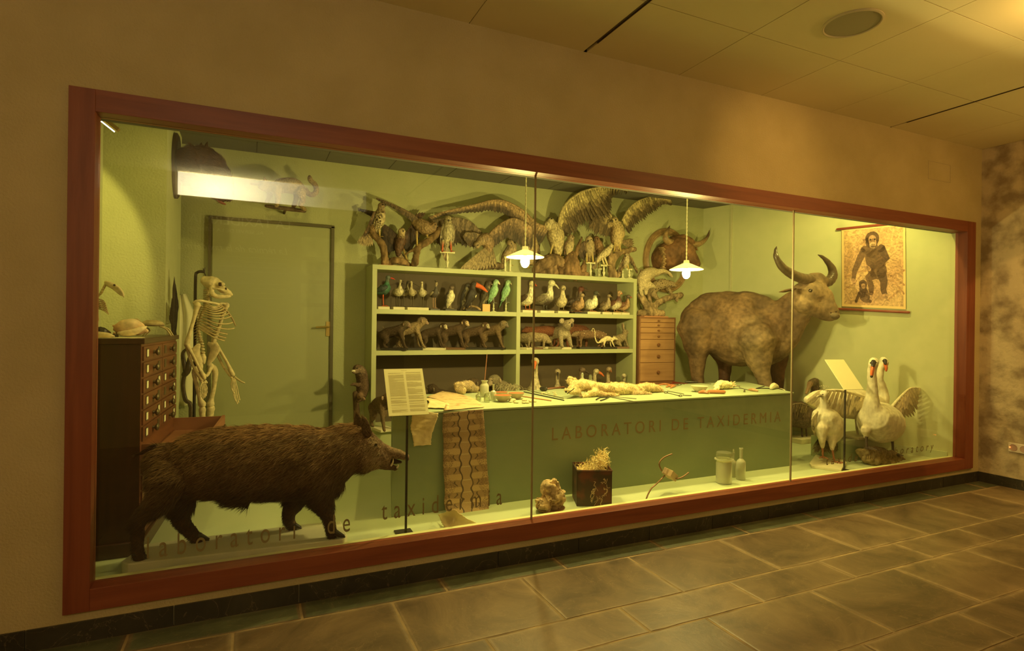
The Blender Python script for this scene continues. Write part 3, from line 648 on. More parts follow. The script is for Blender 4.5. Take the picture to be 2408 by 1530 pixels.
for a_, b_, e in ((((1969, 539)), (2132, 522), 0), ((1970, 726), (2137, 734), 0)):
    A2 = wallpt(*a_, .018)-O; B2 = wallpt(*b_, .018)-O; f = MB(); f.tube([A2, (A2+B2)/2, B2], .013, 8, flat=1, smooth=1); f.build('rod', mat('chart_rod', (.26, .045, .025), .4), wc)
# --- socket on the concrete wall of the hall
sk = thing('wall_socket', 'white double socket with a small red light on the concrete wall', 'socket', tuple(at(2396, 1054, x=XC-.012)))
f = MB(); f.box((.004, 0, 0), (.014, .16, .085)); f.build('plate', mat('socket_white', (.75, .68, .6), .4), sk, False, .003)
for s_ in (-.04, .04):
    f = MB(); f.lathe([(.031, 0), (.029, .003), (.026, -.004), (0, -.004)], (-.004, -s_, 0), 20, (-1, 0, 0)); f.build('outlet', mat('socket_inner', (.5, .35, .3), .5), sk)
MB().ball((-.006, .066, 0), .005).build('indicator_light', mat('red_led', (1, .2, .05), .4, emit=(1, .15, .03), es=6), sk)
# ================================================================ LARGE ANIMALS
def ch(f, y0, pts, col=None, n=12, **k):
    """tube through photo-measured stations (px, py, dy, r_px[, colour]) placed at real depth y0+dy"""
    P = []; Rr = []; C = []
    for i_, p in enumerate(pts):
        q = at(p[0], p[1], y=y0+p[2]); P.append(q-(f.o if hasattr(f, 'o') else Vector((0, 0, 0)))); Rr.append(p[3]/ppm(q)); C.append(p[4] if len(p) > 4 else (col[i_] if isinstance(col, list) else col))
    return f.tube(P, Rr, n, col=C, **k)
class W(MB):
    def __init__(s, o): super().__init__(); s.o = Vector(o)
    def p(s, px, py, y): return at(px, py, y=y)-s.o
    def eye(s, px, py, y, r, col=(.01, .008, .006)): return s.ball(s.p(px, py, y), r, col, 8)
M_fur = coat('fur', .9, 90, .5, .8); M_hide = coat('hide', .72, 24, .35, .8, blot=4, spec=.35); M_plum = coat('plumage', .62, 75, .6, .7, (1, 1, .45), spec=.45); M_white = coat('white_plumage', .8, 40, .14, .5, (1, 1, .5))
M_bone = coat('bone', .55, 40, .22, .3); M_horn = coat('horn', .35, 30, .35, .4, spec=.5); M_skin = coat('leg_skin', .6, 120, .3, .4); M_hair = coat('hair_strands', .75, 8, .35, 0)
M_eye = mat('glass_eye', (.012, .008, .005), .08, spec=.8); M_rock = coat('rock', .9, 26, .5, 1); M_bark = coat('bark', .92, 30, .55, 1, (1, 1, .5), blot=9)
def hairs(src, n, dirf, lenf, colf, w, seed=1, name='hair', m=None, parent=None, lift=.35, curl=.3, keep=None):
    """real strands rooted on the skin of src, each a tapering two-segment blade"""
    me = src.data; me.calc_loop_triangles(); rng = np.random.default_rng(seed)
    co = np.empty(len(me.vertices)*3, 'f'); me.vertices.foreach_get('co', co); co = co.reshape(-1, 3)
    tri = np.empty(len(me.loop_triangles)*3, 'i'); me.loop_triangles.foreach_get('vertices', tri); tri = tri.reshape(-1, 3)
    a, b, c = co[tri[:, 0]], co[tri[:, 1]], co[tri[:, 2]]; nr = np.cross(b-a, c-a); ar = np.linalg.norm(nr, axis=1)+1e-12; nr /= ar[:, None]
    wt = ar.copy()
    if keep is not None: wt *= keep((a+b+c)/3)
    k = rng.choice(len(tri), n, p=wt/wt.sum()); u = rng.random((n, 2)); fl = u.sum(1) > 1; u[fl] = 1-u[fl]
    P = a[k]+(b[k]-a[k])*u[:, :1]+(c[k]-a[k])*u[:, 1:]; Nn = nr[k]
    D = dirf(P)+rng.normal(0, .22, (n, 3)); D -= Nn*(D*Nn).sum(1)[:, None]; D /= np.linalg.norm(D, axis=1)[:, None]+1e-9
    Ln = (lenf(P)*rng.uniform(.6, 1.25, n))[:, None]; D1 = D+Nn*lift; D1 /= np.linalg.norm(D1, axis=1)[:, None]
    D2 = D+Nn*lift*(1-curl*2)+np.array([0, 0, -.25]); D2 /= np.linalg.norm(D2, axis=1)[:, None]
    S = np.cross(D1, Nn+rng.normal(0, .5, (n, 3))); S /= np.linalg.norm(S, axis=1)[:, None]+1e-9
    P0 = P-Nn*.002; P1 = P0+D1*Ln*.5; P2 = P1+D2*Ln*.5; ww = w*rng.uniform(.7, 1.2, n)[:, None]
    V = np.stack([P0-S*ww, P0+S*ww, P1-S*ww*.75, P1+S*ww*.75, P2], 1).reshape(-1, 3)
    base, tip = colf(P, rng); base = base*rng.uniform(.7, 1.25, (n, 1)); tip = tip*rng.uniform(.7, 1.3, (n, 1)); md = base*.5+tip*.5
    Cc = np.stack([base, base, md, md, tip], 1).reshape(-1, 3)
    i0 = np.arange(n)*5; q = np.stack([i0, i0+1, i0+3, i0+2], 1); t = np.stack([i0+2, i0+3, i0+4], 1)
    me2 = bpy.data.meshes.new(name); me2.vertices.add(len(V)); me2.vertices.foreach_set('co', V.ravel().astype('f'))
    lo = np.concatenate([q.ravel(), t.ravel()]); me2.loops.add(len(lo)); me2.loops.foreach_set('vertex_index', lo.astype('i'))
    me2.polygons.add(2*n); st = np.concatenate([np.arange(n)*4, 4*n+np.arange(n)*3]); tt = np.concatenate([np.full(n, 4), np.full(n, 3)])
    me2.polygons.foreach_set('loop_start', st.astype('i')); me2.polygons.foreach_set('loop_total', tt.astype('i')); me2.update(calc_edges=True)
    ca = me2.color_attributes.new('Col', 'FLOAT_COLOR', 'POINT'); buf = np.ones((len(V), 4), 'f'); buf[:, :3] = Cc; ca.data.foreach_set('color', buf.ravel())
    me2.materials.append(m or M_hair); return tag(link(name, me2, parent), kind='stuff')
def lerp3(a, b, t): return np.array(a)[None]*(1-t[:, None])+np.array(b)[None]*t[:, None]

# ---------------------------------------------------------------- wild boar in front
YB_ = .275
o = at(560, 1300, y=YB_); o.z = ZF
boar = thing('wild_boar', 'big stuffed wild boar walking right along the glass, mouth open', 'boar', tuple(o))
f = W(o); bk = (.055, .026, .014); br_ = (.11, .055, .028); gr_ = (.20, .13, .075)
FL = dict(flat=.82, fdir=(0, 1, 0))
ch(f, YB_, [(388, 1085, .02, 46), (430, 1092, .02, 72), (520, 1090, .01, 84), (620, 1088, .0, 88), (720, 1086, -.01, 84), (780, 1072, -.02, 68), (835, 1058, -.03, 50), (868, 1058, -.04, 36)], br_, 20, **FL)
ch(f, YB_, [(730, 1120, -.01, 55), (770, 1135, -.01, 42)], bk, 14, **FL)
ch(f, YB_, [(790, 1030, -.02, 30), (840, 1022, -.03, 26), (872, 1036, -.04, 18)], br_, 12)
ch(f, YB_-.04, [(850, 1078, 0, 36), (875, 1076, 0, 30), (897, 1078, 0, 22)], gr_, 14)           # cheek
ch(f, YB_-.04, [(868, 1046, 0, 22), (905, 1060, 0, 16), (935, 1067, 0, 12), (953, 1073, 0, 11)], gr_, 12)   # upper snout
ch(f, YB_-.04, [(880, 1085, 0, 20), (905, 1096, 0, 10), (932, 1101, 0, 6.5)], (.09, .05, .03), 10)         # lower jaw
ch(f, YB_, [(395, 1130, -.06, 50), (378, 1172, -.08, 34), (352, 1200, -.08, 24), (328, 1222, -.08, 17), (324, 1255, -.075, 14), (324, 1295, -.07, 13), (330, 1312, -.07, 14)], bk, 12)
ch(f, YB_, [(420, 1150, .07, 45), (425, 1195, .08, 30), (425, 1222, .08, 19), (448, 1250, .08, 15), (466, 1270, .08, 12)], bk, 12)
ch(f, YB_, [(745, 1140, -.06, 48), (758, 1180, -.08, 28), (772, 1215, -.11, 16), (777, 1240, -.13, 13), (782, 1255, -.14, 13)], bk, 12)
ch(f, YB_, [(705, 1140, .07, 45), (692, 1180, .08, 26), (680, 1205, .08, 16), (680, 1228, .08, 13), (688, 1238, .08, 12)], bk, 12)
ch(f, YB_, [(540, 1165, 0, 26), (575, 1180, 0, 14), (580, 1192, 0, 6)], bk, 8)
body = fused(f, 'body', M_fur, boar, .011, 5, .004, 22)
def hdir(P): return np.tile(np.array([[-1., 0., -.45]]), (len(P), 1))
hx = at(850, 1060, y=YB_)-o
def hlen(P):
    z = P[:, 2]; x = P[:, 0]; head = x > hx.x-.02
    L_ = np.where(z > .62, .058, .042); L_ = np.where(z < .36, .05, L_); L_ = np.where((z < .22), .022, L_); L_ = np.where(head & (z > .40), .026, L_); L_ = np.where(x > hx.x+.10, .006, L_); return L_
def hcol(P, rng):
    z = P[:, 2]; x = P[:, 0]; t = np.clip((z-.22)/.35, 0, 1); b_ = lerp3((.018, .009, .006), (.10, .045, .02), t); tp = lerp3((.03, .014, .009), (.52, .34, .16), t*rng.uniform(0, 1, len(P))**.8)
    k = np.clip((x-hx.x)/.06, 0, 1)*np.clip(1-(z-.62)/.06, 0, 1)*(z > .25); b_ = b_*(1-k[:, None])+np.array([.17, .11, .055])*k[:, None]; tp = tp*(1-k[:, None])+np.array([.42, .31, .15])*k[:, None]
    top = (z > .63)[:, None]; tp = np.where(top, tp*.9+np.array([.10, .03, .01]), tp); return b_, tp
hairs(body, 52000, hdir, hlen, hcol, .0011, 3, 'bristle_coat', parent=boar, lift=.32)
f = W(o)     # standing mane and beard tufts, tail tuft
f2 = W(o)
for (px, py, dy), (tx, ty) in (((842, 1004, -.05), (838, 972)), ((862, 1010, -.09), (852, 982))):
    a = f2.p(px-10, py+8, YB_+dy); b = f2.p(px+12, py+8, YB_+dy); t_ = f2.p(tx, ty, YB_+dy); m1 = f2.p((px-12+tx)/2-3, (py+ty)/2, YB_+dy); m2 = f2.p((px+14+tx)/2+4, (py+ty)/2, YB_+dy)
    f2.tube([(a+b)/2, (m1+m2)/2, t_], [.028, .022, .004], 10, (.06, .03, .016), flat=.35, fdir=(.3, 1, 0))
ear = f2.build('ear', M_fur, boar)
hairs(ear, 1500, lambda P: np.tile(np.array([[-.2, 0, 1.]]), (len(P), 1)), lambda P: np.full(len(P), .03), lambda P, r: (np.tile([.08, .04, .02], (len(P), 1)), np.tile([.25, .15, .07], (len(P), 1))), .001, 5, 'ear_hair', parent=boar)
f = W(o); f.tube([f.p(362, 1052, YB_), f.p(345, 1060, YB_), f.p(325, 1068, YB_)], [.018, .010, .004], 8, (.05, .025, .014)); tl = f.build('tail', M_fur, boar)
hairs(tl, 700, lambda P: np.tile(np.array([[-1, 0, -.2]]), (len(P), 1)), lambda P: np.full(len(P), .035), lambda P, r: (np.tile([.03, .015, .01], (len(P), 1)), np.tile([.10, .05, .025], (len(P), 1))), .001, 6, 'tail_hair', parent=boar)
f = W(o); f.ball(f.p(958, 1075, YB_-.04), (.010, .022, .022), (.10, .06, .05)); f.build('nose', M_skin, boar)
f = W(o); f.tube([f.p(902, 1080, YB_-.04), f.p(925, 1084, YB_-.04), f.p(942, 1086, YB_-.04)], [.02, .016, .008], 8, (.03, .012, .01)); f.tube([f.p(900, 1088, YB_-.04), f.p(928, 1096, YB_-.04)], [.014, .006], 8, (.16, .03, .02)); f.build('mouth', M_skin, boar)
for q in ((920, 1094, 925, 1078, -.062), (934, 1099, 936, 1091, -.055), (912, 1073, 914, 1081, -.065)):
    f = W(o); a = f.p(q[0], q[1], YB_+q[4]); b = f.p(q[2], q[3], YB_+q[4]); f.tube([a, (a+b)/2+Vector((.004, 0, 0)), b], [.006, .005, .001], 8, (.75, .68, .45)); f.build('tusk', M_bone, boar)
f = W(o); f.eye(884, 1046, YB_-.105, .009); f.build('eye', M_eye, boar)
for q in ((332, 1326, -.07, 1), (478, 1276, .08, 1), (798, 1265, -.155, 1), (696, 1245, .08, 1)):
    for s_ in (-.010, .010):
        p = at(q[0], q[1]-4, y=YB_+q[2])-o; p.z = .085
        f = W(o); f.tube([p+Vector((-.02, s_, .01)), p+Vector((.0, s_, -.005)), p+Vector((.026, s_*1.2, -.017))], [.015, .013, .005], 8, (.022, .014, .010)); f.build('hoof', M_horn, boar)
f = MB(); a = at(286, 1352, z=ZF); b = at(818, 1282, z=ZF)
pl = [(a.x-.005, a.y+.02), (a.x+.03, .165), (.155, .095), (.185, .15), (.185, .40), (-.05, .43), (-.82, .43)]
f.prism([(x_-o.x, y_-o.y) for x_, y_ in pl], 0, .062); f.build('base_board', mat('boar_base', (.50, .50, .33), .6, (.60, .58, .40), 5), boar, False, .006)

# ---------------------------------------------------------------- water buffalo
def yb(px): # the animal stands obliquely: rump at the back wall, head towards the glass
    return float(np.interp(px, [1615, 1700, 1800, 1860, 1905, 1970], [2.05, 1.78, 1.40, 1.20, 1.05, .90]))
o = at(1720, 800, y=1.65); o.z = ZF
buf = thing('water_buffalo', 'large stuffed brown water buffalo with ringed curved horns, standing behind the counter', 'buffalo', tuple(o))
def bz(f, pts, col, n=16, dy=0, **k): return ch(f, 0, [(p[0], p[1], yb(p[0])+dy+(p[4] if len(p) > 4 else 0), p[2], p[3] if len(p) > 3 and p[3] else col) for p in pts], col, n, **k)
hc = (.165, .10, .050); hl = (.24, .165, .088); hd_ = (.12, .055, .03)
f = W(o); axis = (at(1860, 750, y=yb(1860))-at(1640, 750, y=yb(1640))).normalized(); side = Vector((-axis.y, axis.x, 0)).normalized(); KK = dict(flat=.80, fdir=side)
bz(f, [(1650, 752, 50), (1690, 762, 76), (1735, 772, 90), (1780, 776, 84), (1812, 768, 64), (1835, 752, 46), (1858, 730, 38), (1882, 708, 33)], hc, 22, **KK)
bz(f, [(1640, 742, 30), (1660, 724, 34), (1720, 716, 33), (1780, 722, 32), (1815, 738, 30)], hc, 14)
bz(f, [(1790, 815, 50), (1815, 812, 42), (1845, 790, 34), (1862, 765, 30), (1880, 735, 28)], hl, 14)
# head
HY = .93
ch(f, HY, [(1893, 690, .08, 32), (1915, 688, .05, 31), (1932, 702, .02, 27), (1944, 718, -.02, 21), (1955, 732, -.05, 18), (1962, 740, -.07, 14)], hl, 16)
ch(f, HY, [(1890, 712, .06, 24), (1915, 725, .03, 20), (1938, 740, -.01, 15), (1952, 747, -.04, 11)], hl, 12)
ch(f, HY, [(1903, 657, .10, 13), (1920, 652, .06, 14), (1936, 661, .03, 12)], hl, 12)
# legs
bz(f, [(1640, 770, 48), (1641, 812, 34), (1641, 845, 20), (1640, 880, 15), (1642, 905, 14), (1643, 960, 12)], hc, 12, -.10)
bz(f, [(1690, 800, 45), (1702, 835, 26), (1704, 862, 16), (1703, 905, 13), (1704, 960, 12)], hd_, 12, .22)
bz(f, [(1778, 800, 48), (1785, 845, 30), (1792, 875, 20), (1800, 900, 16), (1806, 925, 15), (1806, 975, 13)], hl, 12, -.16)
bz(f, [(1820, 800, 40), (1828, 845, 24), (1828, 880, 16), (1827, 930, 13), (1828, 980, 12)], hd_, 12, .14)
body = fused(f, 'body', M_hide, buf, .018, 5, .010, 7)
def horn(pts, y0, name='horn'):
    f = W(o); P = [f.p(a_, b_, y0+c_) for a_, b_, c_, r_ in pts]; Rr = [r_/ppm(P[i]+o) for i, (a_, b_, c_, r_) in enumerate(pts)]
    g = MB(); g.tube(P, Rr, 16, (.085, .065, .04), smooth=8); 
    n_ = 16; rings = len(g.v)//n_
    for i in range(rings):   # growth rings near the base
        k = 1+.055*math.sin(i*1.9)*max(0, 1-i/(rings*.62)); c0 = sum((Vector(v) for v in g.v[i*n_:(i+1)*n_]), Vector())/n_
        for j in range(n_): g.v[i*n_+j] = tuple(c0+(Vector(g.v[i*n_+j])-c0)*k); t = i/rings; g.c[i*n_+j] = (.13-.09*t, .095-.065*t, .055-.035*t)
    return g.build(name, M_horn, buf, shade=0)
horn([(1905, 657, .02, 12.5), (1885, 654, -.01, 12), (1862, 644, -.05, 11), (1840, 628, -.07, 9), (1826, 606, -.07, 6.5), (1824, 590, -.05, 4), (1826, 580, -.03, 1.2)], HY+.02)
horn([(1934, 662, .06, 12.5), (1947, 662, .05, 12), (1957, 650, .04, 11), (1957, 634, .04, 9), (1948, 618, .05, 6.5), (1935, 605, .06, 4), (1924, 599, .07, 1.2)], HY)
f = W(o); f.tube([f.p(1868, 680, HY+.05), f.p(1850, 683, HY+.0), f.p(1833, 686, HY-.03)], [.025, .040, .010], 10, hc, flat=.35, fdir=(0, .3, 1)); f.build('ear', M_hide, buf)
f = W(o); f.ball(f.p(1906, 683, HY-.085), .020, (.015, .01, .008), 10); f.build('eye', M_eye, buf)
f = W(o); f.ball(f.p(1962, 742, HY-.10), (.05, .045, .035), (.16, .12, .07), 12); f.build('muzzle', M_hide, buf)
f = W(o)
for q in ((1954, 735), (1966, 733)): f.ball(f.p(q[0], q[1], HY-.155), (.010, .006, .008), (.03, .02, .012), 8)
f.build('nostril', M_hide, buf)

# ---------------------------------------------------------------- feathers and wings
def feather(f, a, b, w, nrm, col, tip=None, bend=0, st=5):
    a, b = Vector(a), Vector(b); d = b-a; L_ = d.length
    if L_ < 1e-5: return
    d /= L_; s_ = d.cross(nrm)
    if s_.length < 1e-4: return
    s_.normalize(); n_ = s_.cross(d); vs = []; cs = []; tip = tip or col
    for i in range(st+1):
        t = i/st; ww = w*(.45+.55*min(t*3, 1))*(1 if t < .7 else math.sqrt(max(0, 1-((t-.7)/.3)**2))+.06)
        c = a+d*L_*t+n_*bend*L_*t*t; k = tuple(col[j]*(1-t)+tip[j]*t for j in range(3))
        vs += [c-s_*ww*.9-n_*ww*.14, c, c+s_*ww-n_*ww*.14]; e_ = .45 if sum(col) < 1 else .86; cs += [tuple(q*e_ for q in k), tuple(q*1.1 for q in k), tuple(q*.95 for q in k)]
    f.add(vs, [(3*i, 3*i+1, 3*i+4, 3*i+3) for i in range(st)]+[(3*i+1, 3*i+2, 3*i+5, 3*i+4) for i in range(st)], cs)
def pl_(P, s):
    P = [Vector(p) for p in P]; n = len(P)-1; x = min(max(s, 0), .9999)*n; i = int(x); t = x-i
    p0, p1, p2, p3 = P[max(i-1, 0)], P[i], P[i+1], P[min(i+2, n)]; t2 = t*t; t3 = t2*t
    return .5*((2*p1)+(p2-p0)*t+(2*p0-5*p1+4*p2-p3)*t2+(3*p1-p0-3*p2+p3)*t3)
def wing(lead, tips, n, w, col, tipc, arm=.012, nrm=(0, -1, 0), name='wing', parent=None, m=None, seed=1, cover=True, under=None):
    """lead: shoulder-wrist-tip, tips: where the flight feathers end; rows of coverts lie over their roots"""
    f = MB(); rn_ = random.Random(seed); nn = Vector(nrm).normalized()
    L0 = [Vector(p) for p in lead]; T0 = [Vector(p) for p in tips]
    rows = [(1, 1, 0, col, tipc)]
    if cover: rows += [(.58, 1.05, .004, tuple(c*1.15 for c in (under or col)), col), (.34, .9, .008, tuple(c*1.3 for c in (under or col)), tuple(c*1.1 for c in (under or col)))]
    for fr_, ws, lift, c1, c2 in rows:
        for i in range(n):
            s = (i+.5)/n; a = pl_(L0, s); b = pl_(T0, s); b = a+(b-a)*fr_*rn_.uniform(.94, 1.05)
            g = rn_.uniform(.55, 1.4); k1 = tuple(q*g for q in c1); k2 = tuple(q*g for q in c2)
            feather(f, a+nn*(lift+.0015*(i % 2)), b+nn*(lift*.6+.0015*(i % 2)), w*ws*rn_.uniform(.9, 1.1), nn, k1, k2, bend=rn_.uniform(-.03, .03))
    m_ = len(L0); f.tube(L0, [arm*(1-.75*i/(m_-1)) for i in range(m_)], 8, tuple(q*1.1 for q in (under or col)))
    return f.build(name, m or M_plum, parent, shade=0)
def feet(f, p, sz, col, ang=0, web=False):
    p = Vector(p)
    for k in (-.5, 0, .5):
        d = Vector((math.cos(ang+k), math.sin(ang+k), 0)); f.tube([p, p+d*sz*.5+Vector((0, 0, sz*.05)), p+d*sz-Vector((0, 0, .001))], [sz*.11, sz*.085, sz*.04], 6, col, smooth=1)
    d = Vector((math.cos(ang+pi), math.sin(ang+pi), 0)); f.tube([p, p+d*sz*.4], [sz*.09, sz*.04], 6, col, smooth=1)
    if web: f.add([p+Vector((0, 0, .002))]+[p+Vector((math.cos(ang+k), math.sin(ang+k), 0))*sz*.9+Vector((0, 0, .001)) for k in (-.5, 0, .5)], [(0, 1, 2), (0, 2, 3)], col)
wh = (.74, .68, .50); whs = (.66, .58, .40)
# ---------------------------------------------------------------- swan on the mossy rock
o = at(2070, 1085, z=ZF); SY1 = o.y
sw = thing('mute_swan', 'white swan with one wing raised, standing on the mossy rock at the right', 'swan', tuple(o))
f = W(o)
ch(f, SY1, [(2062, 985, -.06, 40), (2068, 992, .0, 48), (2078, 994, .08, 44), (2092, 990, .16, 30), (2100, 985, .22, 12)], wh, 20)
ch(f, SY1, [(2056, 975, -.06, 34), (2050, 950, -.07, 18), (2051, 925, -.07, 12.5), (2051, 900, -.07, 10), (2050, 876, -.07, 9.5), (2054, 858, -.075, 10)], wh, 14)
ch(f, SY1, [(2055, 850, -.07, 11), (2053, 858, -.09, 10)], wh, 12)
ch(f, SY1, [(2036, 1010, -.05, 12), (2037, 1028, -.04, 5)], whs, 8); ch(f, SY1, [(2094, 1015, .02, 14), (2098, 1034, .02, 5)], whs, 8)
body = fused(f, 'body', M_white, sw, .009, 4, .004, 20)
f = W(o); ch(f, SY1, [(2053, 862, -.115, 6.5, (.62, .14, .04)), (2051, 874, -.135, 5.5, (.62, .14, .04)), (2050, 883, -.145, 4.5, (.60, .13, .04))], n=10, flat=.6, fdir=(0, 1, .2)); f.build('bill', mat('orange_bill', (.62, .13, .035), .4), sw)
f = W(o); ch(f, SY1, [(2054, 851, -.115, 6, (.03, .025, .02)), (2053, 860, -.125, 4, (.03, .025, .02))], n=8); f.eye(2047, 853, SY1-.12, .007); f.eye(2061, 853, SY1-.115, .007); f.ball(f.p(2049.5, 885, SY1-.15), .012, (.03, .02, .02), 8); f.build('face_patch', mat('black_skin', (.02, .017, .014), .4), sw)
f = W(o)
for q in ((2037, 1026, 2038, 1052, -.05), (2098, 1032, 2101, 1066, .02)):
    a = f.p(q[0], q[1], SY1+q[4]); b = f.p(q[2], q[3], SY1+q[4]); f.tube([a, (a+b)/2, b], [.014, .011, .013], 8, (.07, .05, .035)); feet(f, b, .09, (.07, .05, .035), -2.0, True)
f.build('leg', M_skin, sw)
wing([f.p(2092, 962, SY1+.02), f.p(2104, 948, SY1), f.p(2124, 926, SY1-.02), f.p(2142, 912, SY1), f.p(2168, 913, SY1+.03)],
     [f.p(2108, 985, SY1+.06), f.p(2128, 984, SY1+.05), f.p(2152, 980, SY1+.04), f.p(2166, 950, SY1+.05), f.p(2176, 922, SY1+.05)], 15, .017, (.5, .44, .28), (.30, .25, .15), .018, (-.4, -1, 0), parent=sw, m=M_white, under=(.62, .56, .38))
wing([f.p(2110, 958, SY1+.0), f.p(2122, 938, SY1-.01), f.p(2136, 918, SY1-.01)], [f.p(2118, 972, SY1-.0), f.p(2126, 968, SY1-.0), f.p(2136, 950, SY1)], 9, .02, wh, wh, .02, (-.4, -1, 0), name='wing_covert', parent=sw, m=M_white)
f = W(o); rk = W(o); rr_ = random.Random(4)
ch(rk, SY1, [(2040, 1068, -.02, 17), (2070, 1072, .0, 19), (2100, 1078, .02, 17), (2118, 1084, .0, 12)], (.20, .14, .07), 12); ch(rk, SY1, [(2030, 1068, .0, 13), (2050, 1082, -.06, 12), (2085, 1090, -.07, 10), (2110, 1092, -.05, 9)], (.28, .21, .09), 10)
rk_ = fused(rk, 'mossy_rock', M_rock, sw, .010, 1, .022, 16)
hairs(rk_, 5000, lambda P: np.tile(np.array([[0., -.5, .6]]), (len(P), 1)), lambda P: np.full(len(P), .014), lambda P, r: (np.tile([.16, .15, .05], (len(P), 1)), np.tile([.34, .30, .12], (len(P), 1))), .0012, 8, 'moss', parent=sw, keep=lambda P: (P[:, 0] < .25)+.1)
# ---------------------------------------------------------------- second swan behind
o = at(2020, 1030, y=.55); o.z = ZF+.2; S2Y = .55
sw2 = thing('mute_swan', 'second white swan, sitting behind, its neck rising beside the first swan', 'swan', tuple(o))
f = W(o)
ch(f, S2Y, [(1900, 940, .05, 10), (1930, 942, .05, 26), (1970, 948, .02, 34), (2015, 950, .0, 36), (2050, 955, -.02, 30), (2068, 955, -.03, 22)], whs, 18)
ch(f, S2Y, [(2060, 958, -.03, 24), (2076, 940, -.04, 14), (2076, 915, -.04, 10), (2068, 892, -.04, 8.5), (2070, 868, -.04, 8.5), (2079, 852, -.05, 9)], wh, 14)
ch(f, S2Y, [(2078, 848, -.05, 10), (2081, 853, -.07, 9)], wh, 10)
body = fused(f, 'body', M_white, sw2, .010, 4, .005, 18)
f = W(o); ch(f, S2Y, [(2082, 856, -.10, 5.5, (.6, .13, .04)), (2084, 864, -.115, 4.8, (.6, .13, .04)), (2084, 870, -.12, 3.5, (.5, .1, .04))], n=8, flat=.6, fdir=(0, 1, .2)); f.build('bill', _m['orange_bill'], sw2)
f = W(o); ch(f, S2Y, [(2081, 848, -.10, 5), (2082, 855, -.11, 3)], (.03, .025, .02), 8); f.eye(2076, 848, S2Y-.1, .006); f.eye(2087, 849, S2Y-.09, .006); f.build('face_patch', _m['black_skin'], sw2)
wing([f.p(2042, 936, S2Y-.12), f.p(1985, 920, S2Y-.12), f.p(1930, 918, S2Y-.08)], [f.p(2030, 972, S2Y-.12), f.p(1975, 978, S2Y-.12), f.p(1893, 944, S2Y-.05)], 14, .018, whs, (.56, .49, .33), .018, (0, -1, .2), parent=sw2, m=M_white)
f = W(o); f.b2((-.20, -.13, -.0), (.20, .14, .02)); 
for s_ in (-.05, .07): f.tube([(s_, 0, .16), (s_, -.01, .08), (s_, -.02, .02)], .011, 8, (.03, .025, .02))
f.build('base_board', MWl, sw2, False)
bx = thing('display_block', 'low pale green block under the swan that sits behind', 'block', tuple(at(2045, 1040, y=.60)*1)); bx.location.z = ZF
a0 = at(1993, 1022, y=.47); f = MB(); L0 = Vector((bx.location.x, bx.location.y, 0)); f.b2((4.74-L0.x, .44-L0.y, 0), (5.48-L0.x, .76-L0.y, .199)); f.build('block', M_paint_t, bx, False, .003)
# ---------------------------------------------------------------- white peafowl
o = at(1948, 1092, z=ZF); PY = o.y+.02
pf = thing('white_peafowl', 'white peahen standing on a cut-corner white plinth, beak to the left', 'bird', tuple(o))
f = W(o)
ch(f, PY, [(1938, 925, .0, 9.5), (1936, 932, .0, 8), (1937, 945, .0, 7.5), (1938, 958, .01, 12), (1938, 975, .02, 27), (1946, 995, .04, 34), (1954, 1015, .06, 28), (1960, 1030, .08, 14)], wh, 18)
ch(f, PY, [(1932, 1005, .0, 17), (1933, 1030, -.01, 9), (1934, 1050, .0, 5)], whs, 10); ch(f, PY, [(1957, 1015, .0, 18), (1957, 1040, -.03, 9), (1957, 1055, -.04, 5)], whs, 10)
body = fused(f, 'body', M_white, pf, .008, 3, .004, 22)
f = W(o); ch(f, PY, [(1931, 930, -.01, 4), (1924, 931, -.015, 2.5), (1920, 934, -.02, 1)], (.35, .30, .2), 8); f.build('bill', M_horn, pf)
f = W(o); f.eye(1935, 927, PY-.045, .006); f.build('eye', M_eye, pf)
f = W(o)
for i in range(6):
    a = f.p(1936, 918, PY); b = f.p(1928+i*4, 906+abs(i-2), PY); f.tube([a, b], .0012, 4, whs, smooth=1); f.ball(b, .004, whs, 6)
f.build('crest', M_white, pf)
wing([f.p(1950, 965, PY-.02), f.p(1968, 985, PY), f.p(1980, 1010, PY+.04)], [f.p(1962, 1010, PY+.0), f.p(1976, 1025, PY+.04), f.p(1984, 1040, PY+.08)], 9, .016, (.52, .46, .3), (.36, .3, .18), .012, (.2, -1, 0), parent=pf, m=M_white)
wing([f.p(1922, 968, PY), f.p(1909, 985, PY+.02), f.p(1912, 1005, PY+.03)], [f.p(1918, 1000, PY), f.p(1914, 1012, PY+.03), f.p(1920, 1028, PY+.06)], 7, .014, (.56, .5, .33), (.4, .34, .2), .010, (-.3, -1, 0), parent=pf, m=M_white)
f = W(o); rr_ = random.Random(9)
for i in range(150):
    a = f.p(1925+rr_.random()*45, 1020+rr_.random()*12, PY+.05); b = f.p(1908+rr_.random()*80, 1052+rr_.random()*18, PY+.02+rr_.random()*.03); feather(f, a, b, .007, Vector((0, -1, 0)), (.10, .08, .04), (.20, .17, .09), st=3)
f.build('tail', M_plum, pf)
f = W(o)
for q in ((1934, 1048, 1935, 1074, 0, -2.4), (1957, 1054, 1962, 1090, -.045, -1.2)):
    a = f.p(q[0], q[1], PY+q[4]); b = f.p(q[2], q[3], PY+q[4]); b.z = max(b.z, .028); f.tube([a, b], [.009, .008], 8, (.38, .16, .08)); feet(f, b, .075, (.36, .15, .07), q[5])
f.build('leg', M_skin, pf)
f = MB(); q = [at(*p, z=ZF)-o for p in ((1903, 1094), (1918, 1074), (1985, 1086), (1991, 1092), (1978, 1110), (1908, 1100))]
f.prism([(p.x, p.y) for p in (q[0], q[5], q[4], q[3], q[2], q[1])], 0, .024); f.build('plinth', MWl, pf, False, .003)
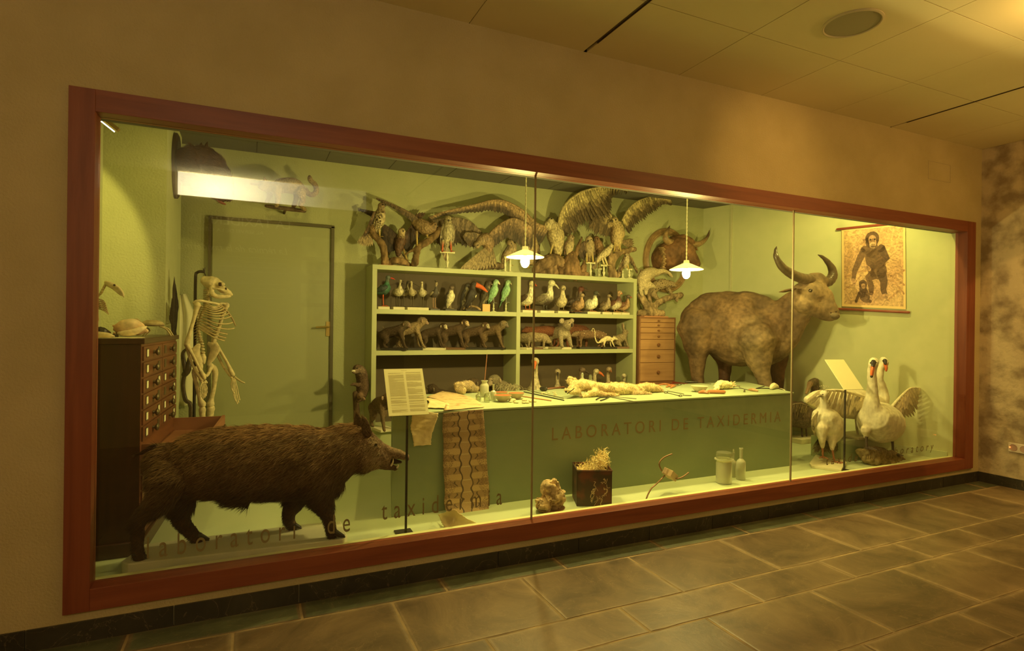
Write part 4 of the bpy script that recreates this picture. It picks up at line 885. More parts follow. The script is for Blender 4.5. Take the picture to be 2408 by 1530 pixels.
# ---------------------------------------------------------------- dark goose
o = at(1890, 1038, z=ZF); GY = o.y
gs = thing('dark_goose', 'dark brown goose with a drooping bill, right of the counter end', 'goose', tuple(o)); gd = (.10, .065, .035); gd2 = (.16, .115, .06)
f = W(o); ch(f, GY, [(1840, 965, .10, 16), (1865, 972, .06, 30), (1888, 975, .03, 32), (1906, 968, -.0, 26), (1916, 950, -.03, 15), (1917, 925, -.03, 10), (1917, 905, -.03, 9)], gd, 16)
ch(f, GY, [(1917, 897, -.03, 10), (1909, 900, -.04, 9)], gd2, 12); body = fused(f, 'body', M_plum, gs, .010, 3, .005, 24)
f = W(o); ch(f, GY, [(1905, 902, -.05, 7), (1901, 912, -.06, 4.5), (1896, 924, -.07, 3.4)], (.30, .19, .10), 8); f.build('bill', M_skin, gs)
wing([f.p(1900, 955, GY-.10), f.p(1880, 948, GY-.08), f.p(1850, 955, GY)], [f.p(1895, 985, GY-.09), f.p(1872, 988, GY-.06), f.p(1840, 975, GY+.03)], 10, .016, gd2, gd, .012, (0, -1, .1), parent=gs)
f = W(o)
for s_ in (0, .07): f.tube([(s_, .03, .18), (s_, .02, .05)], .009, 8, (.06, .04, .03))
f.build('leg', M_skin, gs)
f = MB(); f.b2((-.16, -.10, 0), (.17, .14, .05)); f.build('base_board', mat('worn_white_board', (.66, .60, .38), .7, (.34, .28, .16), 3, lo=.5, hi=.62), gs, False, .003)
# ================================================================ BIRDS ON THE SHELVES
M_card = mat('orange_card', (.80, .42, .18), .7)
KINDS = dict(
 wader=dict(b=[(-.24, .47, .02), (-.14, .50, .07), (0, .55, .125), (.08, .60, .11), (.115, .70, .055), (.11, .80, .038), (.12, .88, .042), (.14, .93, .05)], head=2, leg=(-.0, .45, .045), foot=.11, eye=(.165, .94, .048), bill=(.185, .93), br=.014, wing=[(.08, .60, .105), (-.05, .55, .115), (-.25, .47, .03)], wr=[.05, .07, .02], tail=None),
 hen=dict(b=[(-.26, .44, .03), (-.14, .47, .11), (0, .52, .17), (.09, .60, .14), (.11, .72, .075), (.12, .82, .055), (.14, .90, .06)], head=2, leg=(-.0, .40, .055), foot=.14, eye=(.18, .91, .05), bill=(.19, .90), br=.028, wing=[(.08, .60, .13), (-.06, .54, .16), (-.28, .44, .04)], wr=[.06, .09, .02], tail=None),
 duck=dict(b=[(-.46, .26, .03), (-.30, .27, .12), (-.06, .34, .22), (.12, .42, .20), (.20, .56, .115), (.20, .70, .078), (.21, .80, .075), (.24, .88, .09)], head=2, leg=(.02, .17, .09), foot=.20, eye=(.31, .90, .07), bill=(.32, .86), br=.045, wing=[(.12, .44, .17), (-.08, .38, .21), (-.46, .28, .06)], wr=[.08, .12, .03], tail=None),
 goose=dict(b=[(-.34, .25, .03), (-.22, .27, .10), (-.04, .33, .17), (.10, .42, .14), (.15, .55, .07), (.14, .70, .045), (.14, .85, .042), (.17, .93, .055)], head=2, leg=(.0, .18, .07), foot=.13, eye=(.21, .94, .045), bill=(.22, .92), br=.03, wing=[(.08, .40, .14), (-.08, .34, .17), (-.36, .26, .04)], wr=[.06, .10, .03], tail=None),
 perch=dict(b=[(-.15, .08, .035), (-.11, .22, .085), (-.04, .42, .15), (.03, .60, .155), (.05, .76, .11), (.07, .87, .10), (.09, .92, .088)], head=2, leg=(.0, .24, .06), foot=.13, eye=(.15, .93, .075), bill=(.17, .90), br=.035, wing=[(.02, .68, .12), (-.06, .46, .13), (-.22, .10, .05)], wr=[.07, .09, .02], tail=[(-.14, .20), (-.24, -.05), (-.30, -.22)]),
)
def bird(name, label, px, pytop, y, z, ang, kind, back, belly, headc, bill=None, billL=.12, billdn=.0, billc=(.1, .08, .05), legc=(.25, .2, .12), plinth=('w', .05), group=None, px2=None, zb=0, tailc=None, fat=1, crest=None, cat='bird', perch=None, mtl=None, eyec=None, wingc=None, neckc=None):
    """plinth: (kind, half width in m). perch: height of the turned T-perch the bird grips"""
    p = at(px, 700, y=y); top = at(px, pytop, y=y).z; K = KINDS[kind]
    t = thing(name, label, cat, (p.x, y, z), R(ang), group); M_ = mtl or M_plum
    b0 = 0
    if plinth:
        kk, hw = plinth; b0 = .026 if kk != 'd' else .018
        f = MB(); f.b2((-hw, -hw*.8, 0), (hw, hw*.8, b0)); g = f.build('plinth', {'w': _m['pale_board'], 'd': _m['black_paint'], 'b': mat('stained_board', (.16, .08, .04), .5)}[kk], t, False, .002)
        for v in g.data.vertices: v.co = Matrix.Rotation(-R(ang), 3, 'Z') @ v.co
    if perch:
        h_ = perch; b0 = h_
        f = MB(); f.lathe([(.030, 0), (.030, .004), (.012, .010), (.006, .016), (.009, .3*h_), (.012, .42*h_), (.005, .5*h_), (.008, .7*h_), (.005, .9*h_), (.005, h_-.006)], n=14)
        f.tube([(0, -.032, h_-.006), (0, .032, h_-.006)], .0065, 8, smooth=1); f.build('perch_stand', M_cream, t)
    h = top-z-b0; s = h/.98; f = MB(); fat *= {'wader': 1.18, 'duck': 1.12, 'perch': 1.15}.get(kind, 1.05)
    P = [(q[0]*s, 0, b0+q[1]*s) for q in K['b']]; Rr = [q[2]*s*(fat if i < len(K['b'])-3 else 1) for i, q in enumerate(K['b'])]; n_ = len(P); hh = n_-K['head']
    ct = [headc if i >= hh else (neckc if neckc and i >= hh-2 else back) for i in range(n_)]; cb = [headc if i >= hh else (neckc if neckc and i >= hh-2 else belly) for i in range(n_)]
    f.tube(P, Rr, 14, ct, col2=cb, cdir=(.75, 0, -.66)); hr_ = K['b'][-1][2]*s*(1.22 if kind != 'wader' else 1.12); f.ball((P[-1][0]+.006*s, 0, P[-1][2]), (hr_*1.12, hr_, hr_), headc, 12)
    if crest:
        for k in range(3): f.tube([(P[-1][0], 0, P[-1][2]+.03*s), (P[-1][0]-.06*s, 0, P[-1][2]+(.08+.015*k)*s), (P[-1][0]-.13*s, 0, P[-1][2]+(.10+.02*k)*s)], [.012*s, .008*s, .002*s], 5, crest)
    body = f.build('body', M_, t, shade=0)
    f = MB(); bx_, bz_ = K['bill'][0]*s, b0+K['bill'][1]*s; L_ = billL*s; r_ = (bill or K['br'])*s
    f.tube([(bx_-.01*s, 0, bz_), (bx_+L_*.5, 0, bz_-billdn*s*.35), (bx_+L_, 0, bz_-billdn*s)], [r_, r_*.75, r_*.3], 8, billc, flat=.75, fdir=(0, 1, 0)); f.build('bill', M_skin, t, shade=0)
    f = MB(); e = K['eye']
    for q in (-1, 1):
        if eyec: f.ball((e[0]*s*.98, q*e[2]*s*.93, b0+e[1]*s), .013*s, eyec, 6)
        f.ball((e[0]*s, q*e[2]*s, b0+e[1]*s), .010*s, (.01, .01, .01), 6)
    f.build('eye', M_eye, t, shade=0)
    for q in (-1, 1):
        f = MB(); W_ = K['wing']; f.tube([(a_*s, q*c_*s*fat, b0+b_*s) for a_, b_, c_ in W_], [r__*s for r__ in K['wr']], 10, wingc or tuple(.8*c_ for c_ in back), flat=.4, fdir=(0, 1, 0)); f.build('wing', M_, t, shade=0)
        f = MB(); lx, lz, ly = K['leg']; a_ = (lx*s, q*ly*s, b0+lz*s); b_ = (lx*s+.02*s, q*ly*s, b0+.006); f.tube([a_, ((a_[0]+b_[0])/2-.01*s, a_[1], (a_[2]+b_[2])/2), b_], [.022*s if kind != 'wader' else .013*s, .012*s, .011*s], 6, legc); feet(f, b_, K['foot']*s, legc, 0, kind in ('duck', 'goose')); f.build('leg', M_skin, t, shade=0)
    tl = K['tail'] or [(K['b'][0][0]+.05, K['b'][0][1]), (K['b'][0][0]-.10, K['b'][0][1]-.01)]
    f = MB()
    for k in range(-2, 3): feather(f, (tl[0][0]*s, k*.008*s, b0+tl[0][1]*s), (tl[-1][0]*s, k*.028*s, b0+tl[-1][1]*s), .028*s, Vector((.3, 0, 1)), tailc or back, tailc or back, st=3)
    f.build('tail', M_, t, shade=0); return t
Z1, Z2, Z3, Z0 = S2, S3, S4, S1
wp = ('w', .055); G1 = 'birds on the upper shelf'
bird('swamphen', 'dark blue-green long-toed bird with red bill and red legs, first on the upper shelf', 901, 646, 2.34, Z1, -8, 'hen', (.03, .05, .045), (.03, .075, .05), (.10, .12, .10), .03, .16, .05, (.45, .04, .02), (.55, .10, .03), wp, G1, neckc=(.04, .14, .08))
bird('wader', 'pale streaked wader with plump breast, right of the swamphen on the upper shelf', 936, 658, 2.34, Z1, -70, 'wader', (.30, .25, .14), (.50, .44, .27), (.42, .36, .22), .013, .20, .03, (.12, .09, .05), (.12, .1, .06), wp, G1, fat=1.25)
bird('wader', 'dark-headed wader behind the plump one, its long bill pointing right', 950, 660, 2.45, Z1, -25, 'wader', (.22, .19, .11), (.40, .34, .2), (.05, .04, .03), .014, .42, .20, (.06, .05, .03), (.1, .08, .05), wp, G1)
bird('wader', 'slender grey-brown wader with its bill to the left, fourth on the upper shelf', 969, 661, 2.36, Z1, -120, 'wader', (.28, .22, .12), (.42, .35, .2), (.36, .3, .18), .010, .38, .10, (.15, .1, .06), (.13, .1, .06), wp, G1)
bird('curlew', 'speckled curlew with thin bill curved down to the left on the upper shelf', 993, 662, 2.36, Z1, -115, 'wader', (.30, .25, .14), (.46, .4, .25), (.40, .34, .2), .009, .24, .14, (.15, .1, .06), (.12, .1, .06), wp, G1, fat=1.1)
bird('lapwing', 'crested lapwing with black breast and thin pink legs on the upper shelf', 1021, 664, 2.36, Z1, -75, 'wader', (.10, .09, .06), (.07, .06, .05), (.40, .32, .2), .012, .10, 0, (.05, .04, .03), (.45, .25, .15), ('d', .05), G1, crest=(.03, .03, .03), wingc=(.35, .3, .2))
bird('auk', 'black-backed bird with round cream belly, left of the toucan', 1058, 674, 2.34, Z1, -60, 'perch', (.07, .055, .04), (.72, .66, .42), (.14, .10, .07), .02, .07, .01, (.06, .05, .04), (.5, .4, .25), ('d', .06), G1, fat=1.15, tailc=(.04, .03, .025))
bird('magpie', 'black and white bird half hidden behind the toucan, on a turned perch', 1094, 668, 2.46, Z1, -40, 'perch', (.05, .045, .04), (.45, .4, .26), (.05, .045, .04), .02, .08, .0, (.04, .03, .03), (.1, .08, .06), None, G1, perch=.05, tailc=(.03, .03, .03))
t = bird('toucan', 'black toucan with white throat and huge orange-red bill on the upper shelf', 1108, 664, 2.34, Z1, -22, 'perch', (.025, .02, .018), (.03, .025, .02), (.03, .025, .02), .10, .40, .24, (.62, .12, .03), (.12, .1, .08), ('d', .075), G1, tailc=(.02, .018, .015))
f = MB(); f.ball((.030, 0, .168), (.026, .028, .036), (.72, .66, .46), 12); f.build('throat_patch', M_plum, t)
f = MB(); f.tube([(-.07, .02, .02), (-.02, .01, .05), (.05, 0, .045), (.09, -.02, .02)], [.016, .014, .012, .012], 8, (.30, .2, .1)); f.build('branch', M_bark, t)
bird('barbet', 'dark-capped bird with pale bill peeping over the toucan', 1143, 662, 2.48, Z1, -15, 'perch', (.12, .10, .06), (.35, .3, .18), (.10, .07, .05), .035, .09, .05, (.6, .55, .35), (.1, .1, .1), None, G1, perch=.05)
t = thing('card', 'small square orange card leaning against the front edge of the upper shelf', 'card', tuple(at(1143.5, 731, y=SY+.03))); t.location.z = Z1
f = MB(); f.b2((-.041, -.002, 0), (.041, .002, .076)); f.build('card_sheet', M_card, t, False)
gp = (.22, .42, .22)
bird('parrot', 'green parrot on a white turned perch, left of the two parrots at the shelf divider', 1161, 659, 2.36, Z1, -25, 'perch', gp, (.30, .50, .27), (.35, .52, .30), .06, .08, .08, (.7, .6, .4), (.3, .3, .25), None, 'green parrots on turned perches', perch=.088, tailc=(.12, .28, .14), wingc=(.2, .38, .2))
bird('parrot', 'green parrot on a white turned perch, right of the two parrots at the shelf divider', 1190, 660, 2.36, Z1, -15, 'perch', gp, (.32, .52, .28), (.35, .54, .30), .05, .07, .08, (.7, .6, .4), (.3, .3, .25), None, 'green parrots on turned perches', perch=.098, tailc=(.12, .28, .14), wingc=(.2, .38, .2))
G2 = 'waterfowl on the upper shelf'
bird('sheldgoose', 'white-breasted goose with a red bill, first right of the shelf divider', 1240, 661, 2.35, Z1, -75, 'duck', (.10, .06, .04), (.74, .68, .44), (.66, .6, .38), .05, .14, .06, (.55, .10, .05), (.5, .16, .06), ('w', .085), G2, fat=.85, neckc=(.7, .64, .42))
bird('eider', 'large white duck with a long pale bill pointing right, dark underneath', 1281, 659, 2.35, Z1, -58, 'duck', (.55, .5, .32), (.07, .05, .035), (.62, .58, .36), .04, .20, .16, (.6, .55, .36), (.1, .09, .07), ('w', .085), G2, fat=.85, neckc=(.72, .66, .42), wingc=(.2, .16, .1))
bird('duck', 'buff duck with tall pale breast and bill to the left, next to the eider', 1320, 672, 2.35, Z1, -105, 'duck', (.24, .18, .10), (.62, .52, .30), (.40, .32, .18), .04, .13, .04, (.3, .3, .2), (.25, .2, .1), ('w', .07), G2, fat=.9)
bird('merganser', 'dark chestnut-headed duck with a thin bill, standing behind the others', 1352, 673, 2.47, Z1, -15, 'duck', (.10, .07, .05), (.3, .24, .15), (.14, .045, .025), .02, .22, .04, (.12, .06, .04), (.3, .1, .05), ('b', .07), G2, fat=.8)
bird('duck', 'orange-breasted patterned duck on a black board', 1360, 690, 2.34, Z1, -65, 'duck', (.24, .14, .07), (.42, .26, .13), (.34, .24, .14), .035, .12, .04, (.2, .15, .1), (.3, .15, .08), ('d', .08), G2, fat=1.15)
bird('goldeneye', 'round white duck with a dark glossy head and a pale cheek spot', 1390, 684, 2.34, Z1, -60, 'duck', (.66, .62, .42), (.74, .70, .46), (.05, .05, .035), .035, .13, .05, (.15, .13, .1), (.55, .25, .1), ('w', .085), G2, fat=1.1, eyec=(.7, .6, .1))
bird('duck', 'brown tufted duck with a pale crown, left of the mandarin duck', 1423, 692, 2.35, Z1, -65, 'duck', (.16, .11, .06), (.36, .28, .16), (.24, .18, .11), .035, .12, .04, (.3, .2, .1), (.5, .25, .1), ('w', .065), G2, fat=1.1)
bird('mandarin_duck', 'upright mandarin duck with white belly, dark breast and small red bill', 1447, 684, 2.36, Z1, -75, 'duck', (.16, .07, .035), (.66, .6, .4), (.42, .26, .14), .03, .09, .03, (.55, .12, .06), (.55, .28, .1), ('w', .065), G2, crest=(.35, .14, .06), neckc=(.12, .05, .035))
bird('wood_duck', 'small chestnut duck with white face lines and red bill, last on the upper shelf', 1467, 693, 2.34, Z1, -45, 'duck', (.20, .09, .045), (.44, .28, .14), (.10, .07, .05), .035, .12, .03, (.55, .09, .05), (.4, .2, .1), ('w', .055), G2, fat=1.05, eyec=(.75, .7, .5))
# geese behind the counter, standing on the lowest shelf
G3 = 'geese on the lowest shelf'
bird('goose', 'tall pale goose with an orange bill, rising above the counter by the glass joint', 1262, 841, 2.30, Z3, -120, 'goose', (.36, .29, .17), (.58, .50, .30), (.50, .42, .25), .045, .12, .10, (.62, .16, .05), (.5, .2, .1), wp, G3, cat='goose', fat=1.05)
bird('goose', 'small grey-brown goose with drooping dark bill, right of the tall goose', 1312, 867, 2.36, Z3, -115, 'goose', (.22, .17, .10), (.40, .33, .2), (.34, .27, .16), .035, .13, .14, (.05, .04, .03), (.1, .1, .1), wp, G3, cat='goose', fat=1.2)
bird('goose', 'dark brown goose behind the fox skin, its head just above the stoppered bottle', 1353, 864, 2.40, Z3, -30, 'goose', (.16, .11, .06), (.26, .19, .11), (.14, .09, .055), .035, .12, .08, (.06, .04, .03), (.1, .1, .1), wp, G3, cat='goose')
bird('goose', 'light goose with an orange-red bill pointing right, behind the fox skin', 1387, 868, 2.36, Z3, -20, 'goose', (.34, .27, .15), (.54, .46, .27), (.48, .4, .24), .04, .14, .10, (.62, .14, .04), (.5, .2, .1), wp, G3, cat='goose')
bird('goose', 'thin-necked mottled goose near the right end of the lowest shelf', 1425, 862, 2.38, Z3, -95, 'goose', (.18, .13, .08), (.38, .3, .18), (.28, .2, .12), .03, .09, .04, (.3, .12, .06), (.2, .15, .1), wp, G3, cat='goose', fat=.85)
bird('goose', 'short speckled goose at the far right of the lowest shelf', 1473, 878, 2.38, Z3, -140, 'goose', (.08, .06, .045), (.14, .1, .06), (.50, .44, .28), .03, .09, .03, (.2, .15, .1), (.2, .15, .1), wp, G3, cat='goose')

# ================================================================ MONKEYS AND OTHER MAMMALS ON THE SHELVES
def rot(t, v): return v
def mammal(name, label, px, pytop, y, z, ang, parts, coat_c, cat, group=None, board=None, face=None, k=.03, mt=None, eyes=None, extra=None, fuzz=0, fuzzc=None):
    p = at(px, 700, y=y); h = at(px, pytop, y=y).z-z; b0 = .022 if board else 0; h -= b0
    t = thing(name, label, cat, (p.x, y, z), R(ang), group)
    if board:
        kk, hx_, hy_ = board; f = MB(); f.b2((-hx_, -hy_, 0), (hx_, hy_, b0)); f.build('base_board', {'w': _m['pale_board'], 'd': _m['black_paint'], 'b': _m['stained_board']}[kk], t, False, .002)
    f = MB()
    for q in parts:
        c = q[1] if len(q) > 1 and q[1] else coat_c; f.tube([(a*h, b*h, b0+c_*h) for a, b, c_, r_ in q[0]], [r_*h for *_, r_ in q[0]], 10, c if not isinstance(c, list) else c)
    body = fused(f, 'body', mt or M_fur, t, max(h*k, .0035), 3, .0015, 60)
    for nm, pts, c, m_ in (face or []):
        f = MB(); f.tube([(a*h, b*h, b0+c_*h) for a, b, c_, r_ in pts], [r_*h for *_, r_ in pts], 10, c) if len(pts) > 1 else f.ball((pts[0][0]*h, pts[0][1]*h, b0+pts[0][2]*h), [q*h for q in (pts[0][3] if isinstance(pts[0][3], tuple) else (pts[0][3],)*3)], c, 10)
        f.build(nm, m_ or M_skin, t, shade=0)
    if eyes:
        f = MB()
        for a, b, c_ in eyes: f.ball((a*h, b*h, b0+c_*h), .016*h, (.01, .01, .01), 6)
        f.build('eye', M_eye, t, shade=0)
    if fuzz: hairs(body, fuzz, lambda P: np.tile(np.array([[-1., 0, -.4]]), (len(P), 1)), lambda P: np.full(len(P), .045*h), lambda P, r: (np.tile(np.array(coat_c)*.8, (len(P), 1)), np.tile(np.array(fuzzc or coat_c)*1.5, (len(P), 1))), .0008, 11, 'fur_coat', parent=t)
    return t
def monkey(label, px, pytop, y, ang, c, fc_, turn=0, name='stuffed_monkey', board=('d', .12, .06), tailup=.5, big=1, headx=.50, headz=.86, mane=None, z=Z2, group='monkeys on the middle shelf', slope=0):
    hx_, hz_ = headx, headz; ca, sa = math.cos(R(turn)), math.sin(R(turn))
    def hd(dx, dy, dz): return (hx_+dx*ca-dy*sa, dx*sa+dy*ca, hz_+dz)
    ps = [([(-.62, 0, .50, .13), (-.35, 0, .58, .17), (0, 0, .63, .18), (.22, 0, .70, .17), (.38, 0, .78, .12)],),
          ([(.36, 0, .76, .12), (*hd(0, 0, 0), .15)], mane), ([(*hd(0, 0, .01), .155), (*hd(.04, 0, .015), .145)], mane),
          ([(.22, .10, .66, .10), (.30, .14, .40, .065), (.30, .14, .22, .045), (.40, .15, .03, .04), (.48, .15, .02, .03)],),
          ([(.22, -.10, .66, .10), (.36, -.14, .42, .065), (.46, -.15, .20, .045), (.56, -.16, .03, .04), (.64, -.16, .02, .03)],),
          ([(-.52, .08, .48, .14), (-.40, .14, .30, .09), (-.55, .15, .14, .05), (-.46, .15, .03, .045), (-.36, .15, .02, .03)],),
          ([(-.52, -.08, .48, .14), (-.34, -.14, .28, .09), (-.48, -.15, .13, .05), (-.38, -.15, .03, .045), (-.28, -.15, .02, .03)],),
          ([(-.66, 0, .52, .045), (-.85, .02, .60, .03), (-1.0, .05, .45+tailup*.3, .025), (-1.15, .05, .5+tailup*.4, .02)],)]
    ps = [([(a*.80, b*1.1, c_, r_*1.1) for a, b, c_, r_ in q[0]],)+q[1:] for q in ps]
    e1, e2 = hd(.20, .055, .04), hd(.20, -.055, .04); e1 = (e1[0]*.8, e1[1]*1.1, e1[2]); e2 = (e2[0]*.8, e2[1]*1.1, e2[2])
    fa = [('face', [(*hd(.135, 0, .015), .10), (*hd(.19, 0, -.03), .072), (*hd(.235, 0, -.055), .055)], fc_, None), ('ear', [(*hd(-.0, .155, .02), (.025, .035, .055))], fc_, None), ('ear', [(*hd(-.0, -.155, .02), (.025, .035, .055))], fc_, None), ('mouth', [(*hd(.275, 0, -.075), (.014, .035, .012))], (.45, .12, .08), None)]
    fa = [(n_, [((q[0]*.8, q[1]*1.1, q[2], q[3])) for q in pts_], c_, m_) for n_, pts_, c_, m_ in fa]
    return mammal(name, label, px, pytop, y, z, ang, ps, c, 'monkey', group, board, fa, .034, eyes=[(e1[0], e1[1], e1[2]), (e2[0], e2[1], e2[2])])
dkm = (.055, .035, .02); mdm = (.14, .09, .045); ltm = (.24, .17, .09)
monkey('small black monkey with a red-mouthed face, leftmost on the middle shelf', 930, 755, 2.33, -25, dkm, (.20, .13, .09), -30, mane=(.12, .09, .05))
monkey('tall baboon leaning right with a long heavy muzzle, second on the middle shelf', 966, 747, 2.40, -12, ltm, (.36, .24, .15), 0, 'baboon', headx=.46, headz=.88)
monkey('dark monkey with a pale round face, third on the middle shelf', 1020, 760, 2.36, -25, dkm, (.50, .42, .28), -35, board=('w', .12, .07))
monkey('dark monkey holding its head high, pale face tilted, fourth on the middle shelf', 1068, 754, 2.40, -30, (.08, .05, .028), (.52, .38, .24), -30, board=('b', .12, .07), headz=.9)
monkey('brown monkey with big ears and a narrow pale face, fifth on the middle shelf', 1118, 758, 2.38, -28, (.09, .055, .03), (.38, .32, .2), -30, board=('d', .13, .06))
monkey('brown monkey stepping forward with a full mane, last before the divider', 1160, 754, 2.36, -38, mdm, (.16, .13, .09), -15, board=('d', .13, .06), mane=(.20, .15, .08))
# right compartment of the middle shelf
qd = lambda L, hgt=.6, r=.2: None
def quad(name, label, px, pytop, y, ang, c, cat, L=1.3, r=.22, hz=.55, headz=.72, board=None, tail=None, leg=.05, facec=None, ears=.05, z=Z2, group=None, snout=.14, spots=None, c2=None, fuzz=0):
    a = L/2; ps = [([(-a, 0, hz, r*.75), (-a*.4, 0, hz+.06, r), (a*.3, 0, hz+.03, r*.95), (a*.75, 0, hz+.08, r*.65), (a*1.02, 0, headz, r*.55)],), ([(a*1.0, 0, headz+.02, r*.58), (a*1.0+snout*.6, 0, headz-.02, r*.42), (a*1.0+snout*1.4, 0, headz-.06, r*.22)], facec)]
    for x_, s_ in ((a*.6, 1), (a*.68, -1), (-a*.85, 1), (-a*.78, -1)): ps.append(([(x_, s_*r*.5, hz-.02, r*.5), (x_+(.02 if x_ > 0 else -.06), s_*r*.6, .25, leg*1.3), (x_, s_*r*.6, .04, leg), (x_+.07, s_*r*.6, .025, leg*.8)],))
    if tail: ps.append((tail,))
    fa = [('ear', [(a*.98, s_*r*.45, headz+r*.55, (.02, ears*.6, ears))], facec or c, None) for s_ in (-1, 1)]+[('nose', [(a*1.0+snout*1.6, 0, headz-.06, .028)], (.03, .02, .015), None)]
    t = mammal(name, label, px, pytop, y, z, ang, ps, c, cat, group, board, fa, .03, eyes=[(a*1.0+snout*.45, s_*r*.36, headz+.04) for s_ in (-1, 1)], fuzz=fuzz)
    if spots:
        h = at(px, pytop, y=y).z-z-(.022 if board else 0); f = MB(); rn_ = random.Random(4); bd_ = [o_ for o_ in t.children if o_.name.startswith('body')][0]; vs_ = [v for v in bd_.data.vertices if v.co.z > .35*h+.02]
        for k in range(spots): v = rn_.choice(vs_); f.ball(v.co, (.022*h,)*3, (.70, .62, .42), 6)
        f.build('white_spots', M_fur, t)
    return t
quad('fox', 'reddish animal lying along the back of the middle shelf, right of the divider', 1277, 760, 2.48, 176, (.17, .06, .028), 'fox', 1.5, .24, .62, .70, board=('w', .12, .05), tail=[(-.75, 0, .6, .10), (-.95, 0, .45, .12), (-1.1, 0, .3, .05)])
quad('badger', 'grey-brown stocky animal cut off by the shelf divider, head low', 1238, 777, 2.33, -62, (.22, .17, .10), 'badger', 1.0, .30, .5, .45, board=('w', .05, .05))
quad('wombat', 'small humped grey animal with its snout down, left of the koala', 1262, 780, 2.33, -30, (.30, .23, .13), 'marsupial', 1.5, .34, .6, .42, board=('b', .075, .045), fuzz=900)
# koala
kc = (.30, .24, .15)
t = mammal('koala', 'fluffy grey koala with round ears and a big dark nose, walking towards the front', 1322, 749, 2.37, Z2, -80,
    [([(-.55, 0, .42, .18), (-.25, 0, .50, .22), (.05, 0, .56, .21), (.25, 0, .68, .15)],), ([(.30, 0, .77, .20), (.35, 0, .79, .195)],), ([(.36, 0, .74, .13), (.42, 0, .72, .09)],), ([(.05, 0, .42, .17), (.15, 0, .45, .15)], (.42, .35, .22)),
     ([(.12, .16, .5, .11), (.2, .20, .25, .08), (.25, .22, .05, .06), (.33, .22, .03, .04)],), ([(.12, -.16, .5, .11), (.28, -.26, .25, .08), (.40, -.32, .05, .06), (.48, -.33, .03, .04)],), ([(-.5, .12, .4, .15), (-.4, .2, .15, .08), (-.33, .2, .04, .06)],), ([(-.5, -.12, .4, .15), (-.4, -.2, .15, .08), (-.33, -.2, .04, .06)],)],
    kc, 'koala', None, ('w', .09, .07), [('ear', [(.27, s_*.22, .92, (.05, .10, .095))], (.40, .32, .2), M_fur) for s_ in (-1, 1)]+[('nose', [(.55, 0, .78, (.035, .042, .07))], (.03, .02, .015), None), ('mouth', [(.52, 0, .68, (.02, .035, .014))], (.3, .08, .05), None)], .028, eyes=[(.515, .09, .86), (.515, -.09, .86)], fuzz=3500, fuzzc=(.4, .33, .22))
for e_ in [c_ for c_ in t.children if c_.name.startswith('ear')]: hairs(e_, 350, lambda P: np.sign(P[:, 1:2])*np.array([[0, 1., .4]]), lambda P: np.full(len(P), .016), lambda P, r: (np.tile([.35, .28, .17], (len(P), 1)), np.tile([.6, .52, .36], (len(P), 1))), .0008, 3, 'ear_tuft', parent=t)
quad('wild_pig', 'reddish brown animal seen from behind between the koala and the spotted quoll', 1353, 757, 2.50, 10, (.15, .055, .028), 'animal', 1.2, .3, .6, .55)
quad('quoll', 'brown quoll with white spots and an open pink mouth, head to the left', 1386, 772, 2.36, 170, (.17, .10, .055), 'quoll', 1.7, .26, .62, .66, board=('d', .13, .05), tail=[(-.85, 0, .6, .06), (-1.0, .0, .45, .05), (-1.1, .05, .2, .04)], spots=34, facec=(.28, .20, .12))
cm = (.72, .60, .34)
mammal('white_possum', 'cream animal with a long tail curled up at the tip, on a black board', 1432, 786, 2.30, Z2, 0,
    [([(-.75, 0, .42, .12), (-.4, 0, .62, .22), (0, 0, .66, .23), (.3, 0, .6, .15), (.5, 0, .66, .12)],), ([(.52, 0, .70, .14), (.72, 0, .66, .10), (.92, 0, .58, .045)],), ([(-.78, 0, .38, .09), (-1.05, 0, .35, .06), (-1.25, 0, .7, .05), (-1.3, 0, 1.25, .04), (-1.45, 0, 1.5, .035), (-1.55, 0, 1.3, .03), (-1.42, 0, 1.2, .025)],),
     ([(.25, .1, .5, .09), (.28, .12, .2, .05), (.36, .12, .03, .04)],), ([(.25, -.1, .5, .09), (.38, -.12, .2, .05), (.5, -.12, .03, .04)],), ([(-.4, .1, .5, .12), (-.35, .14, .2, .06), (-.28, .14, .03, .04)],), ([(-.4, -.1, .5, .12), (-.5, -.14, .2, .06), (-.42, -.14, .03, .04)],)],
    cm, 'possum', None, ('d', .095, .04), [('ear', [(.55, s_*.1, .84, (.03, .04, .06))], cm, None) for s_ in (-1, 1)]+[('nose', [(.96, 0, .57, .03)], (.4, .2, .12), None)], .035, eyes=[(.74, .09, .70), (.74, -.09, .70)])
mammal('rabbit', 'grey-brown rabbit sitting with upright ears at the right end of the middle shelf', 1462, 758, 2.38, Z2, -20,
    [([(-.28, 0, .22, .17), (-.05, 0, .34, .19), (.12, 0, .45, .14), (.15, 0, .56, .09)],), ([(.15, 0, .62, .115), (.24, 0, .60, .08), (.30, 0, .57, .05)],), ([(.12, .07, .4, .07), (.18, .08, .15, .04), (.20, .08, .03, .035), (.27, .08, .02, .025)],), ([(.12, -.07, .4, .07), (.22, -.08, .15, .04), (.26, -.08, .03, .035), (.32, -.08, .02, .025)],), ([(-.2, .12, .2, .13), (-.05, .15, .05, .05)],), ([(-.2, -.12, .2, .13), (-.05, -.15, .05, .05)],)],
    (.26, .20, .11), 'rabbit', None, ('b', .085, .045), [('ear', [(.10, s_*.05, .70, .03), (.07, s_*.08, .84, .04), (.06, s_*.10, .98, .012)], (.34, .25, .15), M_fur) for s_ in (-1, 1)]+[('nose', [(.335, 0, .57, .018)], (.3, .15, .1), None)], .022, eyes=[(.20, .098, .64), (.20, -.098, .64)], fuzz=1500)
